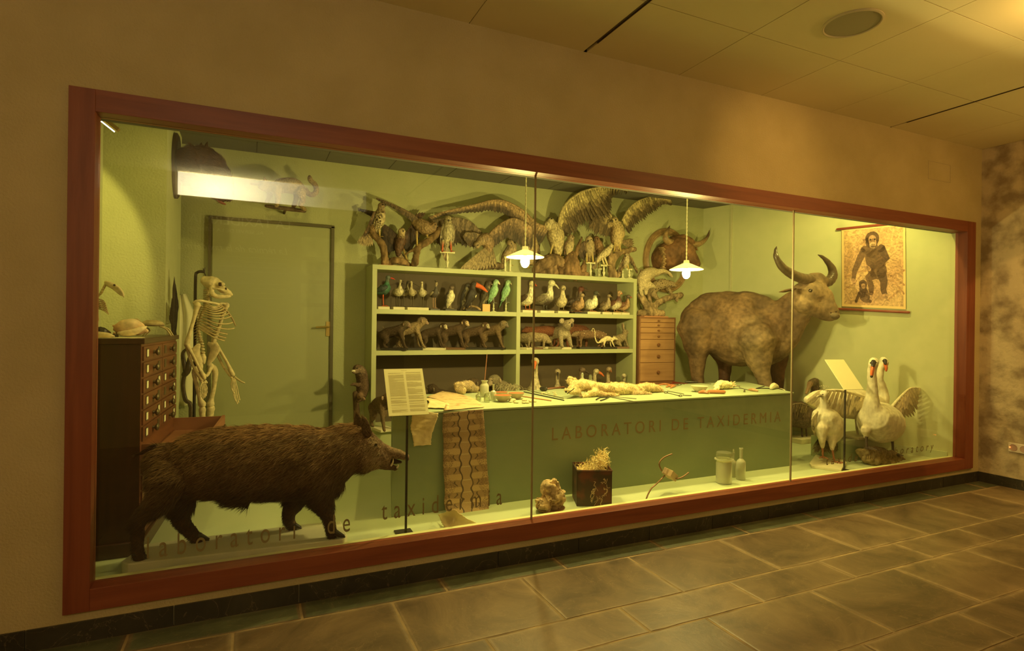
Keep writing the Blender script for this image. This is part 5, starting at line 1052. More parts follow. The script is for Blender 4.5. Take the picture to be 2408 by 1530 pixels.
# lowest shelf, left compartment, and the otter outside
G4 = 'monkeys on the lowest shelf'
monkey('brown monkey on all fours on a pale board, low at the left shelf end', 905, 913, 2.12, -78, mdm, (.40, .27, .18), 0, board=('w', .10, .07), z=Z3, group=G4, headx=.4, headz=.78)
monkey('monkey with a thin raised tail, only its dark back above the counter', 1052, 903, 2.40, 175, dkm, (.2, .15, .1), 0, board=('d', .1, .06), z=Z3, group=G4, tailup=1.1)
monkey('grey-haired monkey looking left, just above the bowls on the counter', 1192, 880, 2.38, 205, (.22, .18, .11), (.42, .32, .2), 0, board=('d', .1, .06), z=Z3, group=G4)
monkey('dark round-backed monkey left of the grey-haired one, mostly hidden', 1148, 888, 2.42, 190, (.09, .06, .035), (.2, .15, .1), 0, board=('d', .1, .06), z=Z3, group=G4)
p = at(850, 900, y=2.3)
t = thing('otter', 'dark pale-snouted otter upright on a stump beside the left end of the shelf unit', 'otter', (.60, 2.30, ZF)); o = Vector(t.location); f = W(o); oc = (.10, .06, .035)
ch(f, 2.28, [(841, 868, .0, 12), (848, 874, .0, 14), (852, 892, .02, 14), (853, 912, .02, 15), (848, 930, .02, 13), (840, 940, .0, 8)], oc, 14); ch(f, 2.24, [(845, 870, 0, 9), (836, 873, -.02, 6), (831, 874, -.04, 4)], (.2, .14, .09), 10)
ch(f, 2.24, [(842, 905, 0, 6), (832, 903, -.04, 4), (826, 905, -.06, 3)], oc, 8); ch(f, 2.24, [(846, 930, 0, 8), (850, 935, -.05, 5), (856, 938, -.08, 4)], (.2, .12, .07), 8)
fused(f, 'body', M_fur, t, .007, 3, .003, 30)
f = W(o); f.ball(f.p(831, 872, 2.20), (.020, .014, .012), (.62, .55, .38), 10); f.build('snout', M_skin, t); f = W(o); f.eye(840, 866, 2.215, .006); f.build('eye', M_eye, t)
f = W(o); f.tube([(-.02, 0, .0), (0, .02, .2), (-.01, .0, .42), (-.03, -.03, .60)], [.05, .035, .03, .025], 10, (.09, .055, .03)); f.tube([(-.12, 0, .02), (0, 0, .03), (.1, 0, .02)], [.03, .05, .03], 8, (.1, .06, .035)); f.build('stump', M_bark, t)
# bottom-left: board on which the low monkey stands is its own; tool box on the counter shelf left out
# ================================================================ RAPTORS ON TOP OF THE SHELVES
TOPZ = S1; rb = (.16, .10, .05); rl = (.42, .33, .18); rd_ = (.07, .04, .022)
def raptor(name, label, px, y, body, bc, belly, head, hc_, bill, wings=(), legs=(), tail=None, feetc=(.5, .36, .12), extra=None, zb=None, rs=1):
    """body: stations; head: (px, py, dy, r); bill: tip px,py,dy; wings: (lead, tips, n, w, col, tipcol)"""
    o = at(px, 600, y=y); o.z = zb or TOPZ; t = thing(name, label, 'bird', tuple(o), 0, 'birds of prey on top of the shelves'); f = W(o)
    dk_ = lambda c_, k_=.62: tuple(q*k_ for q in c_) if c_ else c_
    bc, belly, hc_ = dk_(bc, .7), dk_(belly, .85), dk_(hc_, .85)
    n_ = len(body); P = [f.p(b[0], b[1], y+b[2]) for b in body]; Rr = [b[3]/ppm(P[i]+o) for i, b in enumerate(body)]
    f.tube(P, Rr, 14, [bc]*n_, col2=[belly]*n_, cdir=(.1, -.95, -.3))
    hp = f.p(head[0], head[1], y+head[2]); hr = head[3]/ppm(hp+o); f.tube([P[-1], (P[-1]+hp)/2, hp], [Rr[-1]*.9, hr*.9, hr], 12, hc_); f.ball(hp, hr*1.08, hc_, 12)
    fused(f, 'body', M_plum, t, .006, 2, .004, 60)
    f = W(o); bt = f.p(bill[0], bill[1], y+bill[2]); d = (bt-hp).normalized(); f.tube([hp+d*hr*.7, hp+d*hr*.8+(bt-hp-d*hr*.8)*.6+Vector((0, 0, .003)), bt-Vector((0, 0, .006))], [hr*.40, hr*.32, hr*.06], 8, (.07, .055, .035)); f.build('bill', M_horn, t, shade=0)
    f = W(o); sd_ = d.cross(Vector((0, 0, 1))).normalized()
    for s_ in (-1, 1): f.ball(hp+d*hr*.55+sd_*s_*hr*.8+Vector((0, 0, hr*.2)), hr*.22, (.01, .008, .005), 6)
    f.build('eye', M_eye, t)
    for i, w_ in enumerate(wings):
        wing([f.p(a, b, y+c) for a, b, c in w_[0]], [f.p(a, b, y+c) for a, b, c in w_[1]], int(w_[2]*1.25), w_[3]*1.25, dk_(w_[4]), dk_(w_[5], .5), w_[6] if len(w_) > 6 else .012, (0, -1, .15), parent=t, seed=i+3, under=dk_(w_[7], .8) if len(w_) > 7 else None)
    if tail:
        f = W(o); a = f.p(*tail[0][:2], y+tail[0][2]); n2_ = tail[3] if len(tail) > 3 else 8; b0, b1 = f.p(*tail[1][:2], y+tail[1][2]), f.p(*tail[2][:2], y+tail[2][2])
        for k in range(n2_): q = k/(n2_-1); feather(f, a+Vector((0, -.002*(k % 2), 0)), b0*(1-q)+b1*q+(b0+b1-a*2).normalized()*.02*math.sin(q*pi), .014 if n2_ < 11 else .018, Vector((0, -1, .1)), tail[4] if len(tail) > 4 else bc, tail[5] if len(tail) > 5 else bc)
        f.build('tail', M_plum, t)
    for l in legs:
        f = W(o); a, b = f.p(l[0], l[1], y+l[4]), f.p(l[2], l[3], y+l[4]); f.tube([a, (a+b)/2, b], [.014, .009, .008], 8, [belly, feetc, feetc]); feet(f, b, .04, feetc, -1.2); f.build('leg', M_skin, t)
    return t, o
def branch(t, o, y, limbs, col=(.24, .15, .07), name='branch', r2=(.34, .23, .12)):
    f = W(o)
    for L_ in limbs: ch(f, y, L_, col, 10)
    return fused(f, name, M_bark, t, .008, 1, .008, 34)
def tperch(t, o, px, y, ptop, hw=.05, bar=True, off=0, cream=None):
    f = W(o); p = f.p(px, ptop, y); h = p.z+off; x_, y_ = p.x, p.y
    f.lathe([(.045, 0-off), (.047, .006-off), (.018, .014), (.008, .024), (.012, .3*h), (.018, .42*h), (.008, .55*h), (.012, .72*h), (.007, .85*h), (.006, h-.006)], (x_, y_, 0), 16)
    if bar: f.tube([(x_-hw, y_, h), (x_+hw, y_, h)], .009, 10, smooth=1); f.ball((x_-hw, y_, h), .013, n=8); f.ball((x_+hw, y_, h), .013, n=8)
    else: f.ball((x_, y_, h), .011, n=8)
    f.build('perch_stand', M_cream, t)
RY = 2.40
t, o = raptor('spotted_hawk', 'pale hawk with dark breast spots perched on a crooked branch at the left shelf end', 893, RY,
  [(877, 548, .03, 7), (884, 532, .02, 12), (891, 515, .0, 15), (895, 500, .0, 12)], (.22, .14, .07), (.58, .48, .27), (897, 485, -.01, 8.5), (.28, .19, .10), (911, 482, -.03),
  wings=[([(884, 500, .03), (872, 497, .08), (842, 490, .12)], [(876, 512, .03), (862, 504, .08), (846, 496, .12)], 6, .012, rd_, rd_), ([(880, 500, -.05), (872, 520, -.03), (864, 540, .0)], [(872, 530, -.03), (866, 545, 0), (856, 556, .02)], 8, .012, (.20, .12, .06), (.12, .07, .04))],
  tail=[(870, 540, .03), (839, 572, .06), (876, 578, .0), 9, (.34, .24, .13), (.42, .32, .18)], legs=[(892, 540, 893, 556, -.02)])
f = W(o); rr_ = random.Random(1)
for k in range(60): px_, py_ = 884+rr_.random()*19, 498+rr_.random()*40; p = f.p(px_-(py_-498)*.18, py_, RY-.052-.006*math.sin(rr_.random()*3)); f.ball(p, (.003, .012, .006), (.08, .04, .02), 5)
f.build('breast_spots', M_plum, t)
branch(t, o, RY, [[(873, 531, 0, 8), (880, 552, 0, 8), (898, 573, 0, 8.5), (904, 596, 0, 8.5), (905, 618, 0, 10)]])
f = MB(); f.b2((-.02, -.06, 0), (.20, .06, .012)); f.build('base_board', mat('reddish_board', (.52, .24, .12), .5), t, False)
t, o = raptor('harrier', 'dark harrier with a pale head and half-spread wings between two branches', 942, 2.45,
  [(936, 598, .0, 6), (938, 580, 0, 11), (942, 566, 0, 13), (944, 556, 0, 10)], rd_, (.12, .06, .03), (945, 545, -.02, 9), (.50, .38, .20), (955, 547, -.04),
  wings=[([(936, 556, .02), (920, 540, .03), (905, 528, .04)], [(928, 590, .02), (912, 592, .03), (902, 560, .04)], 9, .018, rd_, (.04, .025, .015)), ([(952, 556, .02), (968, 530, .03), (985, 518, .04)], [(955, 592, .02), (965, 590, .03), (985, 560, .04)], 9, .018, (.10, .05, .03), (.05, .03, .02))],
  tail=[(938, 590, .02), (940, 622, .0), (962, 618, .0), 7, (.34, .24, .13), (.4, .3, .17)], legs=[(948, 585, 958, 612, -.02)])
branch(t, o, 2.45, [[(915, 618, 0, 8), (930, 612, -.02, 9), (950, 616, -.02, 8), (962, 624, 0, 6)]])
f = MB(); f.b2((-.10, -.05, 0), (.18, .06, .012)); f.build('base_board', _m['black_paint'], t, False)
t, o = raptor('eagle', 'brown eagle gripping a forked branch, long thin left wing raised to a point', 995, 2.40,
  [(975, 522, .04, 9), (988, 528, .02, 16), (1002, 536, .0, 18), (1014, 536, -.02, 13)], (.12, .06, .03), (.30, .20, .10), (1020, 530, -.04, 8), (.26, .16, .08), (1030, 532, -.06),
  wings=[([(982, 514, 0), (964, 500, .0), (928, 482, .02), (888, 467, .04)], [(978, 530, .02), (960, 514, .02), (922, 489, .03), (886, 470, .04)], 24, .014, (.20, .13, .07), (.12, .08, .04), .010),
         ([(1014, 520, .03), (1040, 515, .05), (1075, 512, .05), (1108, 522, .04), (1130, 545, .03)], [(1030, 575, .05), (1052, 585, .05), (1080, 572, .05), (1096, 580, .04), (1134, 560, .03)], 18, .020, (.22, .16, .09), (.10, .07, .04), .012)],
  tail=[(978, 520, .05), (972, 505, .06), (1000, 500, .06), 5], legs=[(980, 545, 981, 576, -.05), (1004, 552, 1006, 558, -.06)])
branch(t, o, 2.38, [[(1037, 538, 0, 9), (1022, 555, 0, 8.5), (1002, 570, 0, 8.5), (985, 580, 0, 8), (979, 598, 0, 8), (975, 620, 0, 9)], [(982, 585, 0, 7), (965, 590, .02, 3), (955, 598, .03, 2)]])
f = MB(); f.b2((-.10, -.06, 0), (.12, .06, .012)); f.build('base_board', _m['black_paint'], t, False)
t, o = raptor('grey_harrier', 'grey harrier with long red legs standing on a cream T-shaped perch', 1053, 2.34,
  [(1050, 575, .03, 7), (1052, 560, .02, 12), (1053, 545, .0, 14), (1053, 530, .0, 12)], (.34, .28, .16), (.46, .40, .25), (1054, 516, -.01, 9), (.36, .30, .17), (1055, 520, -.05),
  wings=[([(1042, 528, -.01), (1038, 548, .0), (1038, 565, .02)], [(1040, 560, .0), (1039, 580, .02), (1042, 602, .03)], 7, .012, (.32, .26, .15), (.2, .15, .08)), ([(1064, 528, -.01), (1068, 545, .0), (1066, 562, .02)], [(1064, 556, .0), (1062, 570, .02), (1058, 590, .03)], 7, .012, (.32, .26, .15), (.2, .15, .08))],
  tail=[(1050, 570, .02), (1044, 610, .03), (1054, 611, .03), 5, (.42, .36, .22), (.3, .22, .12)], legs=[(1042, 566, 1040, 591, -.02), (1060, 566, 1061, 591, -.02)], feetc=(.55, .12, .05))
tperch(t, o, 1052, 2.34, 593, .068)
# the big vulture: wings stretched over its neighbours
t, o = raptor('vulture', 'largest vulture, long left wing arching over the smaller birds, right wing raised high', 1300, 2.42,
  [(1312, 590, .02, 12), (1310, 572, .02, 18), (1306, 552, .0, 21), (1300, 534, .0, 16), (1290, 530, .0, 12)], (.22, .15, .08), (.52, .42, .22), (1295, 520, -.03, 8), (.50, .42, .24), (1289, 511, -.04),
  wings=[([(1288, 535, .0), (1262, 527, .0), (1232, 498, .0), (1196, 477, .0), (1162, 471, .0), (1120, 481, .0), (1075, 491, .0), (1040, 500, .0), (1014, 513, .02)],
          [(1270, 575, .03), (1240, 560, .03), (1225, 545, .03), (1198, 512, .03), (1160, 498, .02), (1118, 500, .01), (1072, 503, .01), (1038, 508, .01), (1010, 518, .02)], 34, .021, (.17, .11, .06), (.08, .055, .03), .022, (.36, .24, .12)),
         ([(1314, 530, -.02), (1324, 490, -.04), (1354, 459, -.12), (1392, 444, -.24), (1432, 440, -.32), (1476, 449, -.32)],
          [(1322, 562, .0), (1346, 550, .0), (1378, 528, -.08), (1436, 512, -.16), (1440, 465, -.24), (1472, 455, -.25)], 30, .022, (.26, .18, .09), (.13, .09, .05), .022, (.52, .42, .2))],
  tail=[(1312, 590, .03), (1300, 612, .05), (1325, 610, .05), 6], legs=[(1300, 575, 1292, 606, -.02), (1316, 580, 1318, 604, -.02)])
branch(t, o, 2.42, [[(1262, 634, 0, 12), (1285, 618, -.02, 18), (1305, 612, -.02, 16), (1322, 625, 0, 16)], [(1270, 640, 0, 10), (1300, 638, 0, 14), (1330, 640, 0, 8)]], (.20, .13, .07), 'driftwood')
t, o = raptor('eagle', 'dark eagle swooping with lowered head, wide tail fan spread over the shelf edge', 1145, 2.36,
  [(1150, 588, .0, 8), (1148, 574, .0, 15), (1142, 562, -.02, 16), (1132, 566, -.04, 12)], (.14, .09, .05), (.30, .2, .11), (1122, 576, -.07, 8), (.34, .25, .14), (1113, 584, -.09),
  wings=[([(1150, 552, .0), (1170, 532, .0), (1202, 514, .0), (1228, 520, .0), (1250, 534, .0)], [(1150, 590, .02), (1175, 572, .03), (1195, 560, .03), (1222, 580, .04), (1250, 585, .04)], 20, .020, (.20, .13, .07), (.10, .07, .04), .014, (.26, .17, .09)),
         ([(1136, 556, -.02), (1118, 548, -.03), (1100, 548, -.03)], [(1120, 582, -.02), (1104, 580, -.03), (1090, 560, -.03)], 8, .018, (.24, .17, .09), (.14, .09, .05))],
  tail=[(1154, 574, .0), (1076, 640, -.10), (1168, 628, -.05), 13, (.20, .15, .08), (.30, .23, .12)], legs=[(1155, 585, 1158, 618, .02)])
branch(t, o, 2.44, [[(1120, 628, 0, 8), (1150, 624, 0, 10), (1180, 626, 0, 8)]], (.2, .14, .08))
t, o = raptor('night_heron', 'streaked brown heron with its bill hanging down, just left of the hanging lamp', 1200, 2.42,
  [(1185, 612, .02, 8), (1192, 600, .0, 12), (1202, 588, .0, 13), (1206, 580, -.02, 10)], (.14, .09, .05), (.40, .3, .17), (1200, 572, -.03, 8), (.34, .25, .14), (1186, 592, -.06), legs=[(1198, 606, 1200, 624, -.02)])
f = MB(); f.b2((-.08, -.05, 0), (.08, .05, .014)); f.build('base_board', _m['stained_board'], t, False)
t, o = raptor('buzzard', 'brown buzzard with a streaked pale head, half hidden behind the left hanging lamp', 1248, 2.50,
  [(1248, 615, .0, 10), (1247, 598, .0, 17), (1247, 575, .0, 19), (1248, 555, .0, 14)], (.16, .10, .05), (.44, .33, .18), (1250, 540, -.02, 10), (.50, .40, .23), (1244, 545, -.06),
  wings=[([(1238, 560, -.02), (1232, 580, .0), (1232, 600, .02)], [(1238, 600, -.0), (1236, 618, .02), (1238, 632, .03)], 7, .016, rb, rd_), ([(1260, 560, -.02), (1266, 580, .0), (1266, 600, .02)], [(1262, 600, -.0), (1264, 618, .02), (1262, 632, .03)], 7, .016, rb, rd_)], legs=[(1244, 612, 1243, 630, -.03), (1254, 612, 1255, 630, -.03)])
f = MB(); f.b2((-.07, -.06, 0), (.07, .06, .02)); f.build('base_board', _m['stained_board'], t, False)
for i, (px_, lb) in enumerate(((1188, 'empty cream turned stand left of the hanging lamp'), (1200, 'second empty turned stand, closest to the left hanging lamp'))):
    p = at(px_, 610, y=2.30); t = thing('perch_stand', lb, 'stand', (p.x, p.y, TOPZ), 0, 'empty bird stands'); MB().lathe([(.03, 0), (.03, .005), (.010, .012), (.007, .05), (.013, .07), (.006, .10), (.010, .12), (.004, .135), (.015, .15), (.015, .162), (0, .166)], n=14).build('turned_post', M_cream, t)
t, o = raptor('kestrel', 'small pale-breasted kestrel sitting on a jagged stump, right of the vulture', 1340, 2.36,
  [(1336, 594, .01, 7), (1338, 582, .0, 11), (1341, 570, .0, 10)], (.18, .11, .06), (.50, .40, .22), (1343, 559, -.01, 7.5), (.30, .22, .13), (1350, 560, -.03),
  wings=[([(1332, 568, -.01), (1328, 580, .01), (1328, 592, .02)], [(1332, 590, .0), (1331, 600, .02), (1332, 608, .03)], 6, .010, (.16, .09, .05), (.08, .05, .03))], legs=[(1340, 592, 1341, 598, -.02)])
branch(t, o, 2.36, [[(1330, 646, 0, 14), (1336, 620, 0, 12), (1344, 600, 0, 11)], [(1352, 645, 0, 16), (1350, 620, 0, 14), (1348, 602, 0, 8)], [(1368, 645, 0, 10), (1372, 630, 0, 8), (1374, 615, .0, 3)], [(1352, 606, 0, 6), (1360, 580, 0, 5), (1368, 558, 0, 2)], [(1320, 640, 0, 8), (1314, 625, 0, 4)], [(1340, 648, -.05, 8), (1380, 646, -.05, 7)]], (.20, .12, .06), 'jagged_stump')
t, o = raptor('hawk', 'streaked hawk on a cream T-perch with one dark wing hanging open', 1386, 2.34,
  [(1386, 600, .02, 7), (1386, 588, .01, 12), (1386, 575, .0, 12)], (.20, .13, .07), (.40, .31, .17), (1385, 563, -.01, 8), (.38, .29, .16), (1382, 569, -.045),
  wings=[([(1376, 568, .0), (1366, 575, .02), (1362, 590, .03)], [(1378, 602, .0), (1374, 612, .02), (1366, 606, .03)], 8, .014, (.14, .09, .05), (.07, .045, .03)), ([(1396, 570, -.01), (1398, 585, .0), (1398, 596, .01)], [(1396, 596, .0), (1396, 604, .01), (1396, 610, .02)], 5, .012, rb, rd_)],
  legs=[(1380, 596, 1380, 616, -.02), (1393, 596, 1395, 616, -.02)], tail=[(1386, 600, .01), (1382, 618, .03), (1391, 618, .03), 4])
tperch(t, o, 1389, 2.34, 618, .05)
t, o = raptor('buzzard', 'reddish brown buzzard tucked behind the hawk on the cream T-perch', 1405, 2.48,
  [(1410, 600, .01, 8), (1408, 585, .0, 13), (1405, 572, .0, 11)], (.18, .09, .04), (.34, .2, .1), (1402, 563, -.01, 8), (.26, .14, .07), (1396, 565, -.03), legs=[(1408, 598, 1408, 630, 0)])
tperch(t, o, 1408, 2.48, 632, .03)
t, o = raptor('sparrowhawk', 'slim grey and cream hawk leaning upward on a cream stand', 1424, 2.32,
  [(1404, 614, .03, 5), (1414, 602, .02, 9), (1426, 592, .0, 10), (1434, 584, -.01, 7)], (.26, .19, .10), (.60, .50, .28), (1438, 578, -.02, 5.5), (.5, .42, .24), (1443, 575, -.03),
  wings=[([(1432, 583, .0), (1418, 590, .0), (1408, 602, .01)], [(1420, 602, .0), (1408, 612, .01), (1394, 626, .03)], 8, .010, (.24, .17, .09), (.14, .09, .05))], tail=[(1404, 612, .02), (1392, 628, .04), (1400, 632, .04), 4], legs=[(1416, 608, 1421, 622, -.02), (1422, 606, 1429, 624, -.02)], feetc=(.6, .5, .25))
tperch(t, o, 1420, 2.32, 624, .03)
t, o = raptor('golden_eagle', 'mottled golden eagle with both wings raised on the forked branch, head to the left', 1452, 2.38,
  [(1452, 582, .02, 8), (1450, 566, .01, 14), (1452, 548, .0, 18), (1452, 532, .0, 14)], (.16, .08, .04), (.56, .42, .20), (1445, 519, -.02, 9), (.50, .38, .18), (1433, 521, -.05),
  wings=[([(1442, 520, .01), (1434, 500, .0), (1424, 478, .0), (1412, 466, .0)], [(1436, 556, .03), (1418, 556, .02), (1396, 548, .02), (1382, 528, .02)], 14, .019, (.30, .21, .10), (.18, .12, .06), .013, (.48, .37, .18)),
         ([(1464, 518, .01), (1477, 493, .0), (1498, 474, .0), (1526, 464, .0), (1558, 462, .0), (1578, 472, .0)], [(1482, 552, .02), (1496, 530, .02), (1522, 512, .02), (1543, 496, .02), (1560, 482, .01), (1579, 484, .0)], 22, .018, (.30, .21, .10), (.14, .10, .05), .013, (.50, .40, .18))],
  tail=[(1458, 568, .03), (1490, 562, .05), (1488, 586, .05), 6, (.30, .21, .11), (.15, .1, .05)], legs=[(1446, 570, 1444, 590, -.03), (1456, 572, 1460, 590, -.03)])
branch(t, o, 2.38, [[(1442, 650, 0, 11), (1438, 625, 0, 9), (1446, 604, 0, 8), (1462, 592, 0, 7.5), (1492, 586, 0, 6)], [(1442, 640, .0, 8), (1434, 610, .0, 6), (1438, 590, .02, 4)], [(1452, 600, 0, 6), (1448, 585, 0, 5), (1440, 580, 0, 3)], [(1452, 648, 0, 7), (1462, 625, .02, 5), (1472, 600, .02, 4)], [(1470, 592, 0, 4), (1484, 610, .02, 4), (1498, 640, .03, 3)]], (.34, .23, .12))
t, o = raptor('falcon', 'small falcon with spread pointed wings on a cream stand at the right shelf end', 1474, 2.30,
  [(1470, 626, .02, 5), (1472, 616, .0, 8), (1474, 606, .0, 7)], (.24, .16, .09), (.52, .42, .24), (1474, 601, -.01, 5), (.5, .4, .24), (1470, 603, -.03),
  wings=[([(1470, 606, .0), (1464, 614, .0), (1457, 626, .01)], [(1468, 622, .01), (1460, 630, .01), (1454, 642, .02)], 7, .010, (.22, .15, .08), (.12, .08, .04)), ([(1478, 604, .0), (1488, 614, .0), (1494, 628, .01)], [(1480, 616, .01), (1490, 630, .01), (1500, 643, .02)], 7, .010, (.22, .15, .08), (.12, .08, .04))], legs=[(1475, 616, 1478, 632, -.02)])
tperch(t, o, 1480, 2.30, 633, .03); p = at(1464.5, 640, y=2.30)
t = thing('perch_stand', 'small empty turned stand left of the little falcon', 'stand', (p.x, p.y, TOPZ), 0, 'empty bird stands'); MB().lathe([(.03, 0), (.03, .005), (.010, .012), (.007, .03), (.011, .045), (.004, .065), (.004, .075), (.011, .085), (0, .095)], n=14).build('turned_post', M_cream, t)

# ================================================================ TROPHIES AND OTHER ANIMALS
# boar head on a dark shield, on the side of the pier
p = at(410, 390, x=-.865); t = thing('boar_head_trophy', 'dark boar head mounted on a black shield, high on the left pier', 'trophy', tuple(p)); o = Vector(t.location); BH = p.y
f = MB(); n = 28; pts = [(.19*math.cos(2*pi*k/n)*(1 if math.sin(2*pi*k/n) > 0 else 1-.2*abs(math.sin(2*pi*k/n))), .25*math.sin(2*pi*k/n)) for k in range(n)]
f.add([(.002, a, b) for a, b in pts]+[(.022, a, b) for a, b in pts]+[(.034, a*.9, b*.92) for a, b in pts], [tuple(range(n)), tuple(range(2*n, 3*n))]+[(i, (i+1) % n, n+(i+1) % n, n+i) for i in range(n)]+[(n+i, n+(i+1) % n, 2*n+(i+1) % n, 2*n+i) for i in range(n)]); f.build('shield', mat('dark_shield', (.035, .022, .014), .5), t)
f = W(o); ch(f, 1.86, [(466, 392, .0, 54), (470, 391, .0, 50), (479, 385, -.01, 42), (497, 392, -.02, 34), (515, 412, -.03, 26), (530, 440, -.04, 18), (538, 462, -.05, 12)], (.055, .028, .015), 16); ch(f, 1.86, [(470, 425, -.01, 30), (500, 448, -.03, 16), (520, 468, -.04, 9)], (.06, .03, .018), 10)
bd = fused(f, 'head', M_fur, t, .011, 4, .004, 20); hairs(bd, 9000, lambda P: np.tile(np.array([[-1., 0, .25]]), (len(P), 1)), lambda P: np.where(P[:, 0] > .42, .008, .038), lambda P, r: (np.tile([.035, .018, .011], (len(P), 1)), np.tile([.14, .075, .035], (len(P), 1))), .0012, 12, 'bristle_coat', parent=t)
f = W(o); 
for q in ((482, 352, 488, 334, -.05), (470, 350, 474, 336, .06)): f.tube([f.p(q[0]-4, q[1]+8, 1.86+q[4]), f.p((q[0]+q[2])/2, (q[1]+q[3])/2, 1.86+q[4]), f.p(q[2], q[3], 1.86+q[4])], [.03, .026, .006], 8, (.05, .025, .015), flat=.4, fdir=(1, 0, 0))
f.build('ear', M_fur, t); f = W(o); f.eye(517, 397, 1.775, .008); f.build('eye', M_eye, t); f = W(o); f.tube([f.p(500, 455, 1.82), f.p(518, 474, 1.81), f.p(530, 480, 1.8)], [.014, .012, .005], 8, (.30, .10, .08)); f.build('tongue', M_skin, t)
# wild cat on the back wall
WY = 2.36; p = at(670, 440, y=YB); t = thing('wildcat', 'stuffed striped wild cat prowling on the wall, tail curled up, above the door', 'cat', tuple(p)); o = Vector(p); f = W(o); cc1 = (.40, .29, .14); cc2 = (.22, .14, .07)
ch(f, WY, [(705, 446, .02, 15), (690, 437, .0, 19), (665, 436, .0, 18), (645, 440, .0, 15), (628, 440, .0, 12)], [cc2, cc1, cc2, cc1, cc2], 14); ch(f, WY, [(622, 434, -.02, 13), (616, 440, -.04, 9)], cc2, 12); ch(f, WY, [(608, 433, .06, 5), (590, 432, .1, 3)], cc2, 6)
ch(f, WY, [(706, 450, -.04, 12), (712, 470, -.04, 7), (706, 482, -.04, 5), (716, 492, -.05, 5)], cc1, 8); ch(f, WY, [(698, 450, .05, 10), (696, 470, .05, 6), (690, 486, .05, 5)], cc2, 8)
ch(f, WY, [(650, 446, -.04, 10), (654, 465, -.04, 6), (650, 484, -.05, 5)], cc1, 8); ch(f, WY, [(636, 446, .04, 9), (632, 465, .04, 5), (626, 474, .04, 4)], cc2, 8)
ch(f, WY, [(716, 445, .03, 7), (730, 458, .03, 6), (743, 452, .03, 6), (742, 436, .03, 6), (730, 424, .03, 6), (728, 416, .03, 5)], [cc1, cc2, cc1, cc2, cc1, cc2], 10)
bd = fused(f, 'body', M_fur, t, .008, 3, .003, 30); hairs(bd, 4500, lambda P: np.tile(np.array([[1., 0, -.3]]), (len(P), 1)), lambda P: np.full(len(P), .018), lambda P, r: (np.tile([.20, .13, .06], (len(P), 1)), np.tile([.5, .38, .19], (len(P), 1))), .0009, 13, 'fur_coat', parent=t)
f = W(o); f.eye(612, 434, WY-.09, .006); f.build('eye', M_eye, t); f = W(o)
for s_ in (-.05, .03): f.tube([f.p(624, 424, WY+s_), f.p(621, 416, WY+s_)], [.015, .003], 6, cc2)
f.build('ear', M_fur, t)
f = W(o); a, b = f.p(626, 484, WY), f.p(716, 496, WY); f.tube([a, (a+b)/2, b], [.014, .02, .016], 8, (.12, .08, .05)); f.tube([(a+b)/2, ((a+b)/2)+Vector((0, .24, 0))], .012, 8, (.12, .08, .05), smooth=1); f.build('wall_branch', M_bark, t)
# bull head in an oval frame on the back wall
c0 = at(1568, 612, y=YB-.02); rx = (at(1621, 612, y=YB-.02).x-at(1515, 612, y=YB-.02).x)/2; rz_ = (at(1568, 536, y=YB-.02).z-at(1568, 688, y=YB-.02).z)/2
t = thing('bull_head_trophy', 'brown bull head with upswept horns in an oval moulded frame on the back wall', 'trophy', (c0.x, YB, c0.z)); o = Vector(t.location)
f = MB(); n = 56; prof = [(1.0, .0), (1.0, -.03), (.97, -.045), (.94, -.035), (.91, -.05), (.88, -.036), (.85, -.045), (.81, -.02), (.78, -.02)]
vs = []; 
for s_, d_ in prof:
    for k in range(n): a = 2*pi*k/n; vs.append((rx*s_*math.cos(a), d_, rz_*s_*math.sin(a)))
f.add(vs, [(j*n+i, (j+1)*n+i, (j+1)*n+(i+1) % n, j*n+(i+1) % n) for j in range(len(prof)-1) for i in range(n)]); f.build('oval_frame', mat('gilt_wood', (.40, .26, .12), .4, (.28, .17, .08), 20), t)
f = MB(); f.add([(rx*.8*math.cos(2*pi*k/n), -.006, rz_*.8*math.sin(2*pi*k/n)) for k in range(n)], [tuple(range(n))[::-1]]); f.build('backing', M_paint, t)
f = W(o); bb = (.20, .10, .045); ch(f, 2.4, [(1558, 615, .16, 30), (1566, 606, .10, 34), (1580, 596, .02, 33), (1598, 585, -.04, 28), (1612, 592, -.08, 23), (1624, 608, -.12, 18), (1634, 620, -.15, 14)], bb, 16); ch(f, 2.4, [(1578, 572, .02, 16), (1602, 566, -.02, 16), (1622, 572, -.02, 13)], bb, 12)
fused(f, 'head', M_hide, t, .011, 4, .008, 16)
f = W(o); rr_ = random.Random(6)
for k in range(16):
    q = k/15; a = f.p(1550+8*math.sin(q*3), 582+q*54, 2.42-.03*math.sin(q*pi)); b = f.p(1562+3*math.sin(k*2), 584+q*54, 2.36); f.tube([a, (a+b)/2+Vector((0, -.02, 0)), b], [.012, .022, .012], 6, (.42, .28, .14), flat=.5, fdir=(0, 0, 1))
f.build('neck_ruff', M_hide, t)
def thorn(pts, y0):
    f = W(o); ch(f, y0, pts, [(.30, .19, .09)]*(len(pts)-2)+[(.1, .06, .04)]*2, 12, smooth=5); f.build('horn', M_horn, t)
thorn([(1590, 570, 0, 9), (1576, 570, -.01, 9), (1566, 562, -.02, 7.5), (1566, 548, -.02, 5), (1572, 538, -.01, 3), (1575, 531, -.01, 1)], 2.37); thorn([(1624, 574, 0, 8), (1640, 574, 0, 7), (1653, 568, .02, 5.5), (1664, 556, .03, 3.5), (1668, 542, .03, 1)], 2.36)
f = W(o)
for q in ((1572, 576, 1556, 582), (1628, 580, 1640, 588)): a, b = f.p(q[0], q[1], 2.38), f.p(q[2], q[3], 2.39); f.tube([a, (a+b)/2, b], [.015, .03, .006], 8, bb, flat=.4, fdir=(0, .3, 1))
